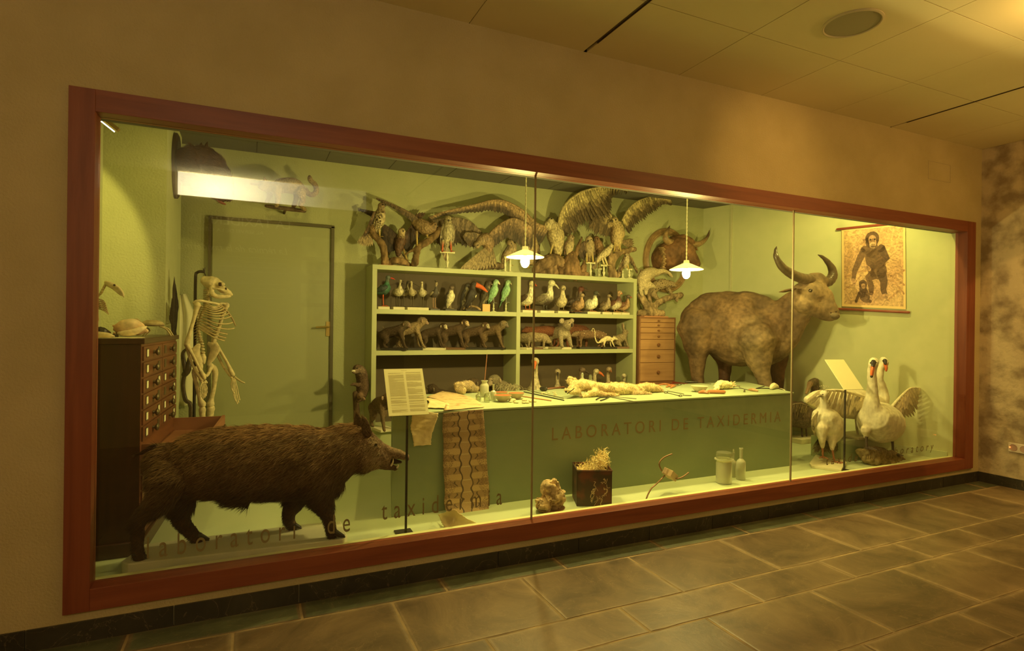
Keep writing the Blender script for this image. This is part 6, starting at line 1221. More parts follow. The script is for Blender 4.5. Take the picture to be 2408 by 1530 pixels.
f.build('ear', M_hide, t); f = W(o); f.eye(1600, 590, 2.255, .010); f.build('eye', M_eye, t)
# martens fighting on a branch, on top of the drawer cabinet
MY = 2.36; p = at(1532, 742, y=MY); t = thing('marten', 'pale marten climbing head-down on the gnarled branch on the drawer cabinet', 'marten', (p.x, MY, 1.567)); o = Vector(t.location); f = W(o); mc = (.52, .42, .24)
ch(f, MY, [(1545, 641, .02, 9), (1532, 641, .0, 13), (1518, 648, -.02, 16), (1512, 660, -.03, 16), (1516, 670, -.04, 13), (1524, 671, -.06, 10)], mc, 14); ch(f, MY, [(1526, 669, -.07, 9), (1534, 672, -.08, 6), (1540, 675, -.09, 3)], mc, 10)
ch(f, MY, [(1508, 672, -.04, 8), (1507, 684, -.04, 5), (1510, 694, -.05, 4)], mc, 8); ch(f, MY, [(1520, 676, -.05, 7), (1519, 690, -.05, 4)], mc, 8); ch(f, MY, [(1546, 640, .0, 9), (1558, 637, -.02, 6), (1572, 641, -.02, 4), (1580, 650, -.02, 3)], mc, 8); ch(f, MY, [(1506, 652, 0, 5), (1506, 640, .02, 3), (1508, 632, .03, 2)], (.2, .14, .08), 6)
bd = fused(f, 'body', M_fur, t, .008, 3, .003, 26); hairs(bd, 3500, lambda P: np.tile(np.array([[.6, 0, .4]]), (len(P), 1)), lambda P: np.full(len(P), .014), lambda P, r: (np.tile([.34, .26, .14], (len(P), 1)), np.tile([.66, .55, .32], (len(P), 1))), .0008, 14, 'fur_coat', parent=t)
f = W(o); f.eye(1533, 669, MY-.115, .004); f.ball(f.p(1541, 676, MY-.09), .006, (.2, .08, .05), 6); f.build('eye', M_eye, t)
branch(t, o, MY, [[(1506, 694, 0, 8), (1514, 708, 0, 9), (1524, 724, .0, 10), (1530, 735, 0, 11)], [(1530, 732, 0, 9), (1544, 714, 0, 7.5), (1566, 702, 0, 7), (1585, 697, 0, 7), (1600, 694, 0, 8)], [(1505, 736, 0, 8), (1530, 735, -.02, 11), (1556, 737, 0, 9)], [(1590, 700, 0, 6), (1592, 708, 0, 3)], [(1534, 722, 0, 5), (1528, 705, .02, 4), (1524, 690, .03, 3)]], (.34, .24, .13))
f = MB(); f.b2((-.18, -.10, 0), (.17, .12, .012)); f.build('base_board', _m['reddish_board'], t, False)
p = at(1560, 690, y=2.42); t = thing('genet', 'spotted genet crouching behind the pale marten on the same branch', 'genet', (p.x, 2.42, 1.567)); o = Vector(t.location); f = W(o)
ch(f, 2.42, [(1530, 690, .02, 9), (1538, 676, .0, 13), (1555, 668, -.02, 13), (1570, 668, -.03, 10), (1580, 668, -.05, 8)], (.32, .24, .13), 12); ch(f, 2.42, [(1536, 690, -.02, 8), (1544, 700, -.04, 5), (1550, 706, -.04, 4)], (.3, .22, .12), 8); ch(f, 2.42, [(1568, 674, -.02, 7), (1576, 686, -.03, 4), (1582, 693, -.03, 4)], (.32, .24, .13), 8); ch(f, 2.42, [(1528, 694, .03, 5), (1530, 706, .03, 4), (1534, 716, .03, 3)], (.2, .14, .08), 6); ch(f, 2.42, [(1580, 668, -.06, 7), (1588, 672, -.08, 4)], (.3, .22, .12), 8)
bd = fused(f, 'body', M_fur, t, .008, 3, .003, 26); f = MB(); rr_ = random.Random(8)
for k in range(60): v = rr_.choice(bd.data.vertices); f.ball(v.co, .007, (.05, .035, .02), 5)
f.build('dark_spots', M_fur, t)
# ---------------------------------------------------------------- primate skeleton on its iron stand
KY = 1.60; p = at(480, 900, y=KY); t = thing('primate_skeleton', 'standing ape skeleton hung from an iron hook, arms dangling, beside the card cabinet', 'skeleton', (p.x, KY, ZF)); o = Vector(t.location)
bc_ = (.66, .55, .30); bd_ = (.42, .31, .15); by = (.55, .44, .22)
def bone(name, ls, m=M_bone, n=9): 
    f = W(o)
    for L_ in ls: ch(f, KY, L_, bc_, n, smooth=3)
    return f.build(name, m, t, shade=0)
f = W(o); ch(f, KY, [(484, 660, 0, 12, bc_), (494, 664, 0, 16), (506, 666, 0, 15), (514, 668, -.01, 10)], bc_, 18); ch(f, KY, [(512, 668, -.03, 5), (524, 668, -.03, 5)], bc_, 10); ch(f, KY, [(513, 668, .03, 5), (523, 668, .03, 5)], bc_, 10)
ch(f, KY, [(514, 674, -.0, 8), (526, 682, .0, 9), (538, 689, .0, 7), (544, 692, 0, 4)], bc_, 14); ch(f, KY, [(500, 678, -.05, 2.5), (515, 679, -.055, 2.2), (522, 681, -.04, 3)], bc_, 8); ch(f, KY, [(520, 662, -.0, 3), (524, 672, 0, 3)], bc_, 8)
fused(f, 'skull', M_bone, t, .005, 2, .001, 40)
f = W(o)
for dy in (-.018, .03): f.ball(f.p(517.5, 668, KY+dy-.02), (.016, .010, .015), (.05, .03, .015), 10)
f.ball(f.p(531, 679, KY-.018), (.008, .010, .012), (.06, .04, .02), 8); f.build('eye_socket', M_bone, t)
f = W(o); ch(f, KY, [(498, 676, -.04, 5), (499, 690, -.04, 6), (512, 697, -.035, 5), (530, 697, -.02, 4), (540, 696, 0, 3.5)], bc_, 10); ch(f, KY, [(498, 676, .04, 5), (499, 690, .04, 6), (512, 697, .035, 5), (530, 697, .02, 4), (540, 696, 0, 3.5)], bc_, 10); f.build('jaw', M_bone, t, shade=0)
f = W(o)
for k in range(9):
    for s_ in (-1, 1): q = f.p(519+k*2.6, 689.5+k*.35, KY+s_*(.035-.003*k)); f.box(q, (.004, .004, .008), col=(.75, .68, .42)); f.box(q-Vector((0, 0, .010)), (.004, .004, .007), col=(.72, .64, .4))
f.build('teeth', M_bone, t, False)
sp_ = [(490, 680, 0), (489, 694, 0), (490, 708, 0), (484, 722, .0), (474, 738, .0), (467, 756, 0), (466, 775, 0), (470, 794, 0), (475, 812, 0), (477, 834, 0)]
f = W(o); SP = [f.p(a, b, KY) for a, b, c in sp_]
for k in range(30):
    s = k/29; c = pl_(SP, s); r_ = .010+.008*s; f.ball(c, (r_, r_, .0105), bc_ if k % 2 else by, 8); d = pl_(SP, min(s+.02, 1))-pl_(SP, max(s-.02, 0)); back = Vector((d.z, 0, -d.x)).normalized(); back = back if back.x < 0 else -back
    f.tube([c, c+back*.03+Vector((0, 0, -.008))], [.005, .003], 5, bd_, smooth=1); f.tube([c-Vector((0, .022, 0)), c+Vector((0, .022, 0))], .003, 5, by, smooth=1)
f.build('spine', M_bone, t, shade=0)
ST = [f.p(516, 716, KY), f.p(524, 722, KY), f.p(537, 735, KY), f.p(548, 752, KY), f.p(554, 766, KY)]
for k in range(12):
    s = k/11; c = pl_(SP, .30+.36*s); e = pl_(ST, min(s*1.15, 1)); e = e+Vector((-.012*max(0, k-8), 0, -.022*max(0, k-6)))
    for sd_ in (-1, 1):
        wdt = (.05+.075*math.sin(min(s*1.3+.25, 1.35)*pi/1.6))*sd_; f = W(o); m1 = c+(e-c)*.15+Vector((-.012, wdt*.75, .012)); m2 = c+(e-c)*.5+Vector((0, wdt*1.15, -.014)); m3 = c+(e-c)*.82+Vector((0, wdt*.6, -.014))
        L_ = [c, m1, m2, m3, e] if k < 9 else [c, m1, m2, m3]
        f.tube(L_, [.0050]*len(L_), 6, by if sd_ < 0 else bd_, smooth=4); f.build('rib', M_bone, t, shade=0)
f = W(o); f.tube(ST, [.009, .008, .007, .006, .004], 8, bd_); f.build('breastbone', M_bone, t, shade=0)
bone('collarbone', [[(456, 712, -.10, 3), (466, 706, -.10, 3), (490, 710, -.06, 3), (514, 715, -.01, 3.2)]]); bone('collarbone', [[(531, 714, .09, 2.5), (522, 713, .05, 2.5), (515, 715, .01, 2.5)]])
f = W(o); a, b, c = f.p(458, 712, KY-.10), f.p(474, 720, KY-.06), f.p(466, 750, KY-.07); f.tube([a, (a+b)/2, b], [.012, .010, .008], 8, bc_); f.add([a, b, c, a+Vector((0, .006, 0)), b+Vector((0, .006, 0)), c+Vector((0, .006, 0))], [(0, 1, 2), (5, 4, 3), (0, 3, 4, 1), (1, 4, 5, 2), (2, 5, 3, 0)], bc_); f.build('shoulder_blade', M_bone, t, False)
bone('upper_arm', [[(464, 717, -.11, 8), (462, 726, -.11, 6), (456, 750, -.12, 4.2), (447, 780, -.13, 4.2), (441, 802, -.13, 6), (440, 810, -.13, 7)]])
bone('forearm', [[(441, 812, -.135, 5), (452, 832, -.14, 3.5), (466, 860, -.14, 3.2), (480, 888, -.14, 5)], [(440, 812, -.12, 5), (446, 840, -.12, 3.2), (458, 868, -.13, 3), (474, 892, -.14, 4.5)]])
bone('upper_arm', [[(532, 718, .10, 7.5), (528, 728, .10, 5.5), (521, 750, .10, 4), (512, 780, .09, 4), (504, 798, .08, 6), (503, 804, .08, 6)]])
bone('forearm', [[(506, 806, .08, 5), (520, 828, .07, 3.4), (534, 852, .06, 3.4), (547, 880, .05, 5.5)], [(503, 808, .09, 5), (512, 834, .085, 3.2), (526, 862, .07, 3), (542, 882, .06, 4.5)]])
def hand(wx, wy, dy, fx, fy, spread, curl):
    f = W(o); 
    for k in range(6): f.ball(f.p(wx-5+k*2.2, wy+3+(k % 2)*3, KY+dy+(k % 3)*.008), .010, bc_, 7)
    for k in range(5):
        q = (k-2)/2; L_ = (1-.18*abs(q-.1)) if k else .6; x0 = wx+q*spread*.5; x1 = wx+fx*.5*L_+q*spread; x2 = wx+fx*.8*L_+q*spread*1.05+curl*.4; x3 = wx+fx*L_+q*spread*.9+curl
        P = [f.p(x0, wy+6, KY+dy+q*.012), f.p(x1, wy+fy*.5*L_, KY+dy+q*.02), f.p(x2, wy+fy*.8*L_, KY+dy+q*.02-.01), f.p(x3, wy+fy*L_, KY+dy+q*.018-.02)]
        for i in range(3): f.tube([P[i], P[i]+(P[i+1]-P[i])*.15, (P[i]+P[i+1])/2, P[i+1]-(P[i+1]-P[i])*.15, P[i+1]], [.0055, .005, .0032, .005, .0055], 6, bc_, smooth=1)
    f.build('hand', M_bone, t, shade=0)
hand(479, 893, -.14, 1, 44, 7, -2); hand(549, 884, .05, 4, 66, 7, 5)
f = W(o); ch(f, KY, [(554, 888, .02, 2.5), (566, 896, .0, 2), (575, 900, -.01, 1.5)], bc_, 6); f.build('thumb', M_bone, t, shade=0)
f = W(o)
for s_, dy, pts in ((-1, -.09, [(466, 812), (458, 830), (466, 846), (474, 862)]), (1, .07, [(492, 808), (506, 818), (500, 836), (490, 856)])):
    P = [f.p(a, b, KY+dy*(1-i*.12)) for i, (a, b) in enumerate(pts)]; f.tube(P, [.018, .038, .030, .014], 12, bc_, flat=.28, fdir=(.25*s_, 1, 0))
ch(f, KY, [(477, 840, 0, 8), (478, 852, 0, 5)], bc_, 10); ch(f, KY, [(470, 862, -.07, 7), (474, 874, -.05, 4), (484, 884, -.01, 4), (492, 874, .03, 4), (496, 860, .06, 7)], bc_, 10); fused(f, 'pelvis', M_bone, t, .005, 2)
bone('thigh_bone', [[(462, 868, -.09, 8), (458, 876, -.10, 7), (463, 905, -.10, 5), (470, 935, -.10, 5), (475, 950, -.10, 9)]]); bone('thigh_bone', [[(502, 864, .08, 7), (506, 876, .08, 7), (504, 905, .07, 5), (498, 935, .06, 5), (495, 950, .05, 9)]])
bone('shin_bone', [[(476, 962, -.10, 8), (475, 990, -.09, 5), (472, 1040, -.09, 4.5), (470, 1100, -.09, 6)], [(480, 964, -.09, 3), (480, 1040, -.08, 2.5), (474, 1100, -.08, 3.5)]]); bone('shin_bone', [[(496, 960, .05, 9), (492, 985, .05, 5.5), (487, 1040, .05, 4.5), (484, 1095, .05, 6)], [(500, 964, .06, 3), (496, 1040, .06, 2.5), (489, 1095, .06, 3.5)]])
for px_, dy in ((470, -.09), (485, .05)):
    f = W(o); a = f.p(px_, 1100, KY+dy); a.z = .05
    for k in range(5): f.tube([a, a+Vector((.08, (k-2)*.014, -.02)), a+Vector((.16, (k-2)*.020, -.035))], [.010, .007, .005], 6, bc_)
    f.tube([a+Vector((0, 0, .03)), a+Vector((-.05, 0, -.03))], [.02, .014], 8, bc_); f.build('foot', M_bone, t, shade=0)
f = W(o); base_ = f.p(456, 1000, KY+.02); x_ = base_.x
f.tube([(x_-.0, .02, .0), (x_-.0, .02, 1.0), f.p(459, 700, KY+.02), f.p(460, 648, KY+.02), f.p(463, 641, KY+.02), f.p(470, 638, KY), f.p(479, 639, KY)], .0105, 8, smooth=2)
f.tube([f.p(479, 639, KY), f.p(483, 646, KY), f.p(485, 654, KY)], .004, 6); f.tube([f.p(478, 632, KY), f.p(481, 640, KY), f.p(482, 630, KY)], .004, 6)
f.tube([(x_-.25, .02, .012), (x_+.3, .02, .012)], .012, 8, smooth=1); f.tube([(x_, -.25, .012), (x_, .25, .012)], .012, 8, smooth=1); f.tube([(x_, .02, .66), f.p(477, 834, KY)], .005, 6, smooth=1); f.build('iron_stand', M_metal_d, t)
# ---------------------------------------------------------------- things on the card cabinet
CZ = 1.355
p = at(236, 768, y=.62); t = thing('bird_skeleton', 'small bird skeleton with a big curved beak on a black base beside the frame', 'skeleton', (p.x, .62, CZ)); o = Vector(t.location); f = W(o); HYb = .62
ch(f, HYb, [(250, 664, 0, 5), (257, 668, 0, 7), (264, 673, 0, 6)], bc_, 12); ch(f, HYb, [(262, 668, 0, 5), (276, 676, 0, 5), (287, 688, 0, 4), (291, 699, 0, 1.5)], bc_, 10); ch(f, HYb, [(262, 675, 0, 3), (274, 684, 0, 3), (284, 694, 0, 2)], bc_, 8); fused(f, 'skull', M_bone, t, .004, 2)
f = W(o); f.ball(f.p(269, 670, HYb-.014), .006, (.05, .03, .02), 8); f.build('eye_socket', M_bone, t)
f = W(o); NP = [f.p(*q, HYb) for q in ((250, 666), (244, 676), (238, 688), (230, 696), (224, 704), (218, 716))]
for k in range(22): c = pl_(NP, k/21); f.ball(c, (.008, .008, .006), bc_ if k % 2 else by, 7)
for k in range(6): c = f.p(222+k*1.5, 700+k*5, HYb); f.tube([c, c+Vector((.03, -.02, -.01)), c+Vector((.05, 0, -.03))], .0025, 5, bd_); f.tube([c, c+Vector((.03, .03, -.01)), c+Vector((.05, 0, -.03))], .0025, 5, bd_)
ch(f, HYb, [(212, 706, 0, 7), (226, 712, 0, 8), (236, 722, 0, 3)], bd_, 8); f.build('backbone', M_bone, t, shade=0)
f = W(o); f.tube([f.p(228, 716, HYb), f.p(229, 734, HYb), f.p(230, 752, HYb)], [.006, .004, .006], 7, bd_); f.tube([f.p(221, 716, HYb+.03), f.p(226, 736, HYb+.03), f.p(224, 752, HYb+.03)], [.006, .004, .006], 7, bd_); f.build('leg', M_bone, t, shade=0)
f = MB(); f.b2((-.10, -.06, 0), (.07, .08, .018)); f.tube([(-.06, 0, .022), (0, 0, .03), (.03, .01, .022)], [.02, .03, .018], 8, (.03, .02, .015)); f.build('base_board', M_black, t, False)
p = at(308, 770, y=.66); t = thing('sea_shell', 'large pale orange volute shell lying on the card cabinet', 'shell', (p.x, .66, CZ)); f = MB()
f.tube([(-.105, .01, .055), (-.085, .0, .062), (-.045, 0, .072), (.01, 0, .074), (.055, 0, .060), (.10, -.005, .045)], [.010, .034, .052, .058, .048, .014], 22, [(.62, .28, .14), (.75, .42, .22), (.82, .62, .36), (.84, .66, .42), (.8, .55, .32), (.75, .5, .3)], smooth=4)
f.tube([(-.07, -.035, .03), (-.02, -.058, .030), (.03, -.062, .040), (.075, -.05, .062), (.10, -.02, .075)], [.012, .022, .024, .018, .008], 12, (.85, .68, .42)); f.tube([(-.02, -.045, .050), (.04, -.055, .056), (.075, -.045, .066)], [.006, .010, .006], 8, (.40, .14, .06))
for k in range(7): a = k/6; f.ball((-.10+.01*math.sin(a*9), -.03+.06*a, .03+.05*math.sin(a*pi)), .008, (.7, .4, .2), 6)
f.v = [(a*.74, b*.74, c*.80) for a, b, c in f.v]
f.build('shell', M_bone, t, shade=0)
p = at(236, 770, y=.50); t = thing('sea_shell', 'small slender cream shell beside the window frame on the card cabinet', 'shell', (p.x, .50, CZ)); MB().tube([(-.06, 0, .016), (-.02, 0, .018), (.03, 0, .016), (.062, 0, .010)], [.006, .018, .014, .003], 14, (.72, .58, .34)).build('shell', M_bone, t, shade=0)
p = at(358, 765, y=.98); t = thing('turtle_skeleton', 'small turtle skeleton with a hollow shell on thin legs, right of the big shell', 'skeleton', (p.x, .98, CZ)); f = MB()
f.lathe([(.001, .100, bd_), (.035, .098, bd_), (.058, .085, by), (.068, .068, (.2, .14, .07)), (.060, .062, bd_), (.04, .07, (.12, .08, .04))], n=20); f.build('shell', M_bone, t)
f = MB()
for s_ in (-1, 1):
    f.tube([(.045, s_*.04, .06), (.08, s_*.055, .045), (.105, s_*.05, .006)], .0045, 6, by); f.tube([(-.045, s_*.04, .06), (-.02, s_*.06, .035), (-.04, s_*.055, .006)], .0045, 6, by)
f.tube([(-.055, 0, .075), (-.08, 0, .10), (-.10, 0, .09)], [.005, .010, .004], 8, by); f.build('bones', M_bone, t, shade=0)
f = MB(); q = [at(*s_, z=CZ) for s_ in ((224, 786), (300, 784), (356, 792), (240, 798))]; t = thing('paper_sheet', 'blank sheet of paper lying at the front edge of the card cabinet', 'paper', (q[0].x, q[0].y, CZ)); o = Vector(t.location)
a = at(226, 797, z=CZ+.001); f = MB(); f.add([Vector(v)-o for v in ((-1.20, .452, CZ+.001), (-.90, .452, CZ+.001), (-.855, .60, CZ+.001), (-1.16, .63, CZ+.001))]+[Vector(v)-o for v in ((-1.20, .452, CZ+.0025), (-.90, .452, CZ+.0025), (-.855, .60, CZ+.0025), (-1.16, .63, CZ+.0025))], [(3, 2, 1, 0), (4, 5, 6, 7), (0, 1, 5, 4), (1, 2, 6, 5), (2, 3, 7, 6), (3, 0, 4, 7)]); f.build('sheet', M_paper, t, False)
# tuft of long dark pointed blades behind the cabinet, white coat on the wall
CYp = 1.47; p = at(408, 770, y=CYp); t = thing('dark_tuft', 'tuft of long dark pointed blades leaning upright at the back of the card cabinet', 'feathers', (p.x, CYp-.06, CZ)); o = Vector(t.location)
f = W(o); rr_ = random.Random(3); tips_ = [(410, 650), (404, 700), (401, 722), (413, 668), (416, 690), (406, 735), (419, 705), (398, 740)]
for q in tips_: a = f.p(410+rr_.uniform(-5, 6), 770, CYp-.06); a.z = 0; feather(f, a, f.p(q[0], q[1], CYp-.05), .011, Vector((0, -1, 0)), (.03, .025, .015), (.02, .015, .01))
f.build('feathers', M_plum, t)
p = at(436, 760, y=2.50); t = thing('white_coat', 'cream laboratory coat hanging on the back wall behind the ape skeleton', 'coat', (p.x, YB-.03, 1.2)); o = Vector(t.location); f = MB(); nx, nz = 14, 16; vs = []
for j in range(nz+1):
    for i in range(nx+1):
        u = i/nx; v = j/nz; hw = .05+.07*min(v*5, 1)+.02*v; x_ = (u-.5)*2*hw-.05; z_ = at(436, 694+v*260, y=2.5).z-1.2; vs.append((x_, -.05-.022*math.sin(u*17+v*2)-.04*math.sin(u*pi), z_+.03*abs(u-.5)))
f.add(vs, [(j*(nx+1)+i, (j+1)*(nx+1)+i, (j+1)*(nx+1)+i+1, j*(nx+1)+i+1) for j in range(nz) for i in range(nx)]); g = f.build('cloth', mat('coat_cloth', (.74, .70, .46), .85), t, shade=0); sd = g.modifiers.new('thick', 'SOLIDIFY'); sd.thickness = .006
f = MB(); f.tube([(-.05, -.0, at(436, 692, y=2.5).z-1.2), (-.05, -.05, at(436, 692, y=2.5).z-1.19), (-.05, -.055, at(436, 690, y=2.5).z-1.17)], .006, 6); f.build('hook', M_metal_d, t)
HYc = 1.78; p = at(440, 960, y=HYc); t = thing('antlers', 'dark curved antlers standing on the floor behind the ape skeleton', 'antlers', (p.x, HYc, ZF)); o = Vector(t.location); f = W(o)
f.tube([f.p(447, 1060, HYc)]+[f.p(*q, HYc) for q in ((449, 958), (436, 940), (430, 905), (436, 875), (448, 858), (462, 855))], [.022, .016, .016, .015, .014, .011, .006], 8, (.12, .085, .05)); f.tube([f.p(*q, HYc) for q in ((436, 872), (432, 850), (430, 830), (440, 818))], [.018, .016, .013, .006], 8, (.1, .07, .04)); f.tube([f.p(*q, HYc) for q in ((434, 880), (442, 868), (444, 842))], [.022, .024, .01], 8, (.10, .07, .04)); f.build('antler', M_horn, t, shade=0)
f = MB(); a = W(o).p(447, 1060, HYc); f.tube([(a.x, a.y, a.z), (a.x, a.y, .0)], [.022, .05], 8, smooth=1); f.build('foot_post', M_metal_d, t)
# ================================================================ ON THE COUNTER
def clear(name, tint, white=.2, wc=(.8, .78, .6)):
    m = bpy.data.materials.new(name); m.use_nodes = True; n = m.node_tree; N, L = n.nodes, n.links; p = N['Principled BSDF']; p.inputs['Base Color'].default_value = hexc(wc); p.inputs['Roughness'].default_value = .3
    o = N['Material Output']; t = N.new('ShaderNodeBsdfTransparent'); t.inputs[0].default_value = hexc(tint); g = N.new('ShaderNodeBsdfGlossy'); g.inputs['Roughness'].default_value = .03
    lw = N.new('ShaderNodeLayerWeight'); lw.inputs[0].default_value = .35; a = N.new('ShaderNodeMixShader'); b = N.new('ShaderNodeMixShader')
    L.new(lw.outputs['Facing'], a.inputs[0]); L.new(t.outputs[0], a.inputs[1]); L.new(g.outputs[0], a.inputs[2]); b.inputs[0].default_value = white; L.new(a.outputs[0], b.inputs[1]); L.new(p.outputs[0], b.inputs[2]); L.new(b.outputs[0], o.inputs[0]); return m
M_gl = clear('bottle_glass', (.90, .92, .82), .10); M_gl2 = clear('cloudy_glass', (.85, .86, .7), .38)
def ctop(px, py): return at(px, py, z=HT)
def ct_thing(name, label, cat, px, py, group=None, z=HT):
    p = at(px, py, z=z); return thing(name, label, cat, (p.x, p.y, z), 0, group), Vector((p.x, p.y, z))
def bottle(name, label, px, pyb, pyt, wpx, neck=.35, nh=.35, m=None, stopper=None, z=HT, fill=None, group=None, brush=False, wide=False):
    t, o = ct_thing(name, label, 'jar' if wide else 'bottle', px, pyb, group, z); s = ppm(o); h = (pyb-pyt)/s; r = wpx/2/s; nr = r*neck; b = h*(1-nh)
    MB().lathe([(0, .002), (r*.9, 0), (r, .006), (r, b*.88), (r*.85, b*.97), (nr, b+h*.05), (nr, h*.95), (nr*1.25, h*.96), (nr*1.25, h), (nr*.8, h), (nr*.8, b+h*.05), (r*.8, b*.93), (r*.93, b*.86), (r*.93, .01), (0, .008)], n=24).build('glass', m or M_gl, t, shade=40)
    if fill: MB().lathe([(0, .009), (r*.91, .009), (r*.91, b*fill[0]), (0, b*fill[0])], n=24).build('contents', mat('contents_'+name, fill[1], .7), t)
    if stopper: MB().lathe([(nr*.75, h*.93), (nr*.75, h*1.0), (nr*.5, h*1.01), (nr*1.0, h*1.06), (nr*.6, h*1.12), (0, h*1.13)], n=14).build('stopper', m or M_gl, t)
    return t, h, r
t, h, r = bottle('glass_jar', 'tall clear glass jar holding a thin brown rod, near the fur on the counter', 1139, 933, 894, 21, .62, .22, M_gl2, group=None, wide=True)
f = MB(); f.tube([(-.01, 0, .01), (.0, .0, .12), (.022, .01, .34)], [.004, .0035, .003], 6, smooth=1); f.build('rod', mat('reddish_rod', (.25, .10, .05), .5), t)
bottle('glass_bottle', 'small clear bottle at the left front of the glassware group', 1125, 943, 919, 13, .4, .35, M_gl); bottle('glass_jar', 'low squat clear jar in front of the tall jar with the rod', 1145, 945, 923, 15, .7, .25, M_gl, wide=True)
bottle('glass_bottle', 'slim clear bottle with a long neck, left of the brown bowls', 1160, 941, 903, 14, .32, .42, M_gl2)
bottle('stoppered_bottle', 'glass bottle with a round stopper behind the fox head', 1369, 913, 880, 14, .4, .3, M_gl2, True); bottle('stoppered_bottle', 'wider glass bottle with a ring stopper behind the fox shoulder', 1388, 913, 884, 18, .4, .3, M_gl, True)
M_clay = mat('glazed_clay', (.50, .40, .24), .4, (.40, .30, .17), 9); M_clayin = mat('red_glaze', (.42, .13, .05), .3)
def bowl(label, px, pyb, wpx, hpx, m1=None, m2=None, group='brown bowls on the counter'):
    t, o = ct_thing('bowl', label, 'bowl', px, pyb, group); s = ppm(o); r = wpx/2/s; h = hpx/s*.82
    MB().lathe([(0, 0), (r*.42, 0), (r*.45, .004), (r*.75, h*.45), (r*.97, h*.95), (r, h), (r*.96, h), (r*.70, h*.44), (0, h*.06)], n=28).build('outside', m1 or M_clay, t); MB().lathe([(r*.962, h*.995), (r*.70, h*.48), (r*.4, h*.14), (0, h*.10)], n=28).build('inside', m2 or M_clayin, t); return t
bowl('front brown bowl with red glaze inside, nearest of the three bowls', 1182, 944, 42, 19); bowl('brown bowl with red inside, right of the three bowls, a stick across it', 1214, 938, 39, 18); bowl('brown bowl partly hidden behind the front bowl', 1178, 931, 34, 12)
bowl('grey-white bowl with a chipped pattern near the bird skin', 1645, 921, 40, 17, mat('pale_glaze', (.60, .52, .34), .35, (.40, .32, .2), 14), mat('pale_glaze_in', (.66, .58, .38), .3), None)
def lump(name, label, cat, px, py, pts, c, hairn=0, hl=.03, vox=.007, group=None, hc1=None, hc2=None, part='skin', m=None, lump_=.008, ls=30):
    t, o = ct_thing(name, label, cat, px, py, group); f = W(o); y = o.y
    for L_ in pts: ch(f, y, L_[0], L_[1] if len(L_) > 1 else c, 12)
    b = fused(f, part, m or M_fur, t, vox, 2, lump_, ls); mz = min(v.co.z for v in b.data.vertices)
    for v in b.data.vertices: v.co.z -= mz if mz > 0 else 0; v.co.z = max(v.co.z, .001)
    if hairn: hairs(b, hairn, lambda P: np.stack([np.sin(P[:, 0]*60), np.cos(P[:, 2]*50)*.5, np.sin(P[:, 1]*70)], 1), lambda P: np.full(len(P), hl), lambda P, r: (np.tile(np.array(hc1 or c)*.9, (len(P), 1)), np.tile(np.array(hc2 or c)*1.25, (len(P), 1))), .0009, 21, 'fur_coat', parent=t)
    return t, o
lump('fur_skin', 'rolled pale and grey curly fur skin left of the glass jars', 'fur', 1094, 925, [([(1078, 908, .0, 11), (1086, 914, -.03, 10), (1088, 920, -.05, 9), (1078, 916, -.03, 8)], (.66, .52, .28)), ([(1096, 908, .03, 12), (1108, 910, .05, 12), (1116, 915, .04, 9)], (.34, .26, .16)), ([(1088, 902, .02, 6), (1106, 900, .04, 5)], (.5, .38, .2))], (.5, .38, .2), 5200, .022)
fx = (.62, .49, .25)
t, o = lump('fox_skin', 'pale yellow fox skin lying flat on the counter, head to the left', 'fox skin', 1440, 928,
    [([(1378, 905, .03, 14), (1400, 912, .0, 15), (1440, 916, .0, 15), (1480, 916, .0, 15), (1505, 917, .0, 12)],), ([(1340, 916, -.06, 8), (1356, 908, -.03, 13), (1372, 905, .0, 15)],), ([(1330, 917, -.09, 5), (1345, 920, -.08, 7), (1360, 921, -.06, 8)],), ([(1500, 914, .0, 10), (1525, 910, .02, 11), (1545, 914, .03, 10), (1555, 920, .02, 6)], (.55, .38, .18)),
     ([(1400, 922, -.06, 9), (1382, 928, -.08, 6), (1370, 932, -.09, 5)],), ([(1405, 928, -.05, 7), (1430, 928, -.08, 6), (1452, 930, -.08, 5)], (.5, .33, .16)), ([(1490, 925, -.05, 7), (1515, 926, -.07, 6), (1530, 928, -.07, 5)], (.4, .28, .15)), ([(1440, 905, .08, 7), (1470, 903, .10, 5)],), ([(1352, 893, -.0, 5), (1338, 887, -.0, 3)],), ([(1345, 900, .0, 9), (1336, 896, .0, 5)],)],
    fx, 12000, .020, hc2=(.62, .50, .26), vox=.008)
f = W(o); f.ball(f.p(1331, 921, o.y-.11), .009, (.05, .03, .02), 8); f.tube([f.p(1334, 925, o.y-.12), f.p(1344, 918, o.y-.13), f.p(1350, 913, o.y-.12)], .0035, 6, (.05, .02, .01)); f.eye(1334, 906, o.y-.11, .006); f.build('face_marks', M_eye, t)
f = W(o)
for k in range(4): a = f.p(1362+k*2, 930, o.y-.10); f.tube([a, a+Vector((-.012, -.014, -.004))], [.006, .002], 5, (.2, .13, .07))
f.build('claws', M_horn, t)
t, o = lump('bird_skin', 'small cream bird skin with ruffled feathers at the right half of the counter', 'bird', 1700, 915, [([(1684, 908, -.02, 6), (1694, 904, .0, 10), (1708, 905, .0, 10), (1722, 906, .02, 6)],), ([(1688, 912, -.04, 5), (1682, 916, -.06, 4)],)], (.74, .62, .36), 0)
f = W(o); rr_ = random.Random(5)
for k in range(70): a = f.p(1686+rr_.random()*38, 900+rr_.random()*12, o.y-.02*rr_.random()); feather(f, a, a+Vector((rr_.uniform(-.05, .05), rr_.uniform(-.03, .02), rr_.uniform(-.01, .035))), .007, Vector((0, -1, .4)), (.74, .62, .34), (.7, .56, .3), st=3)
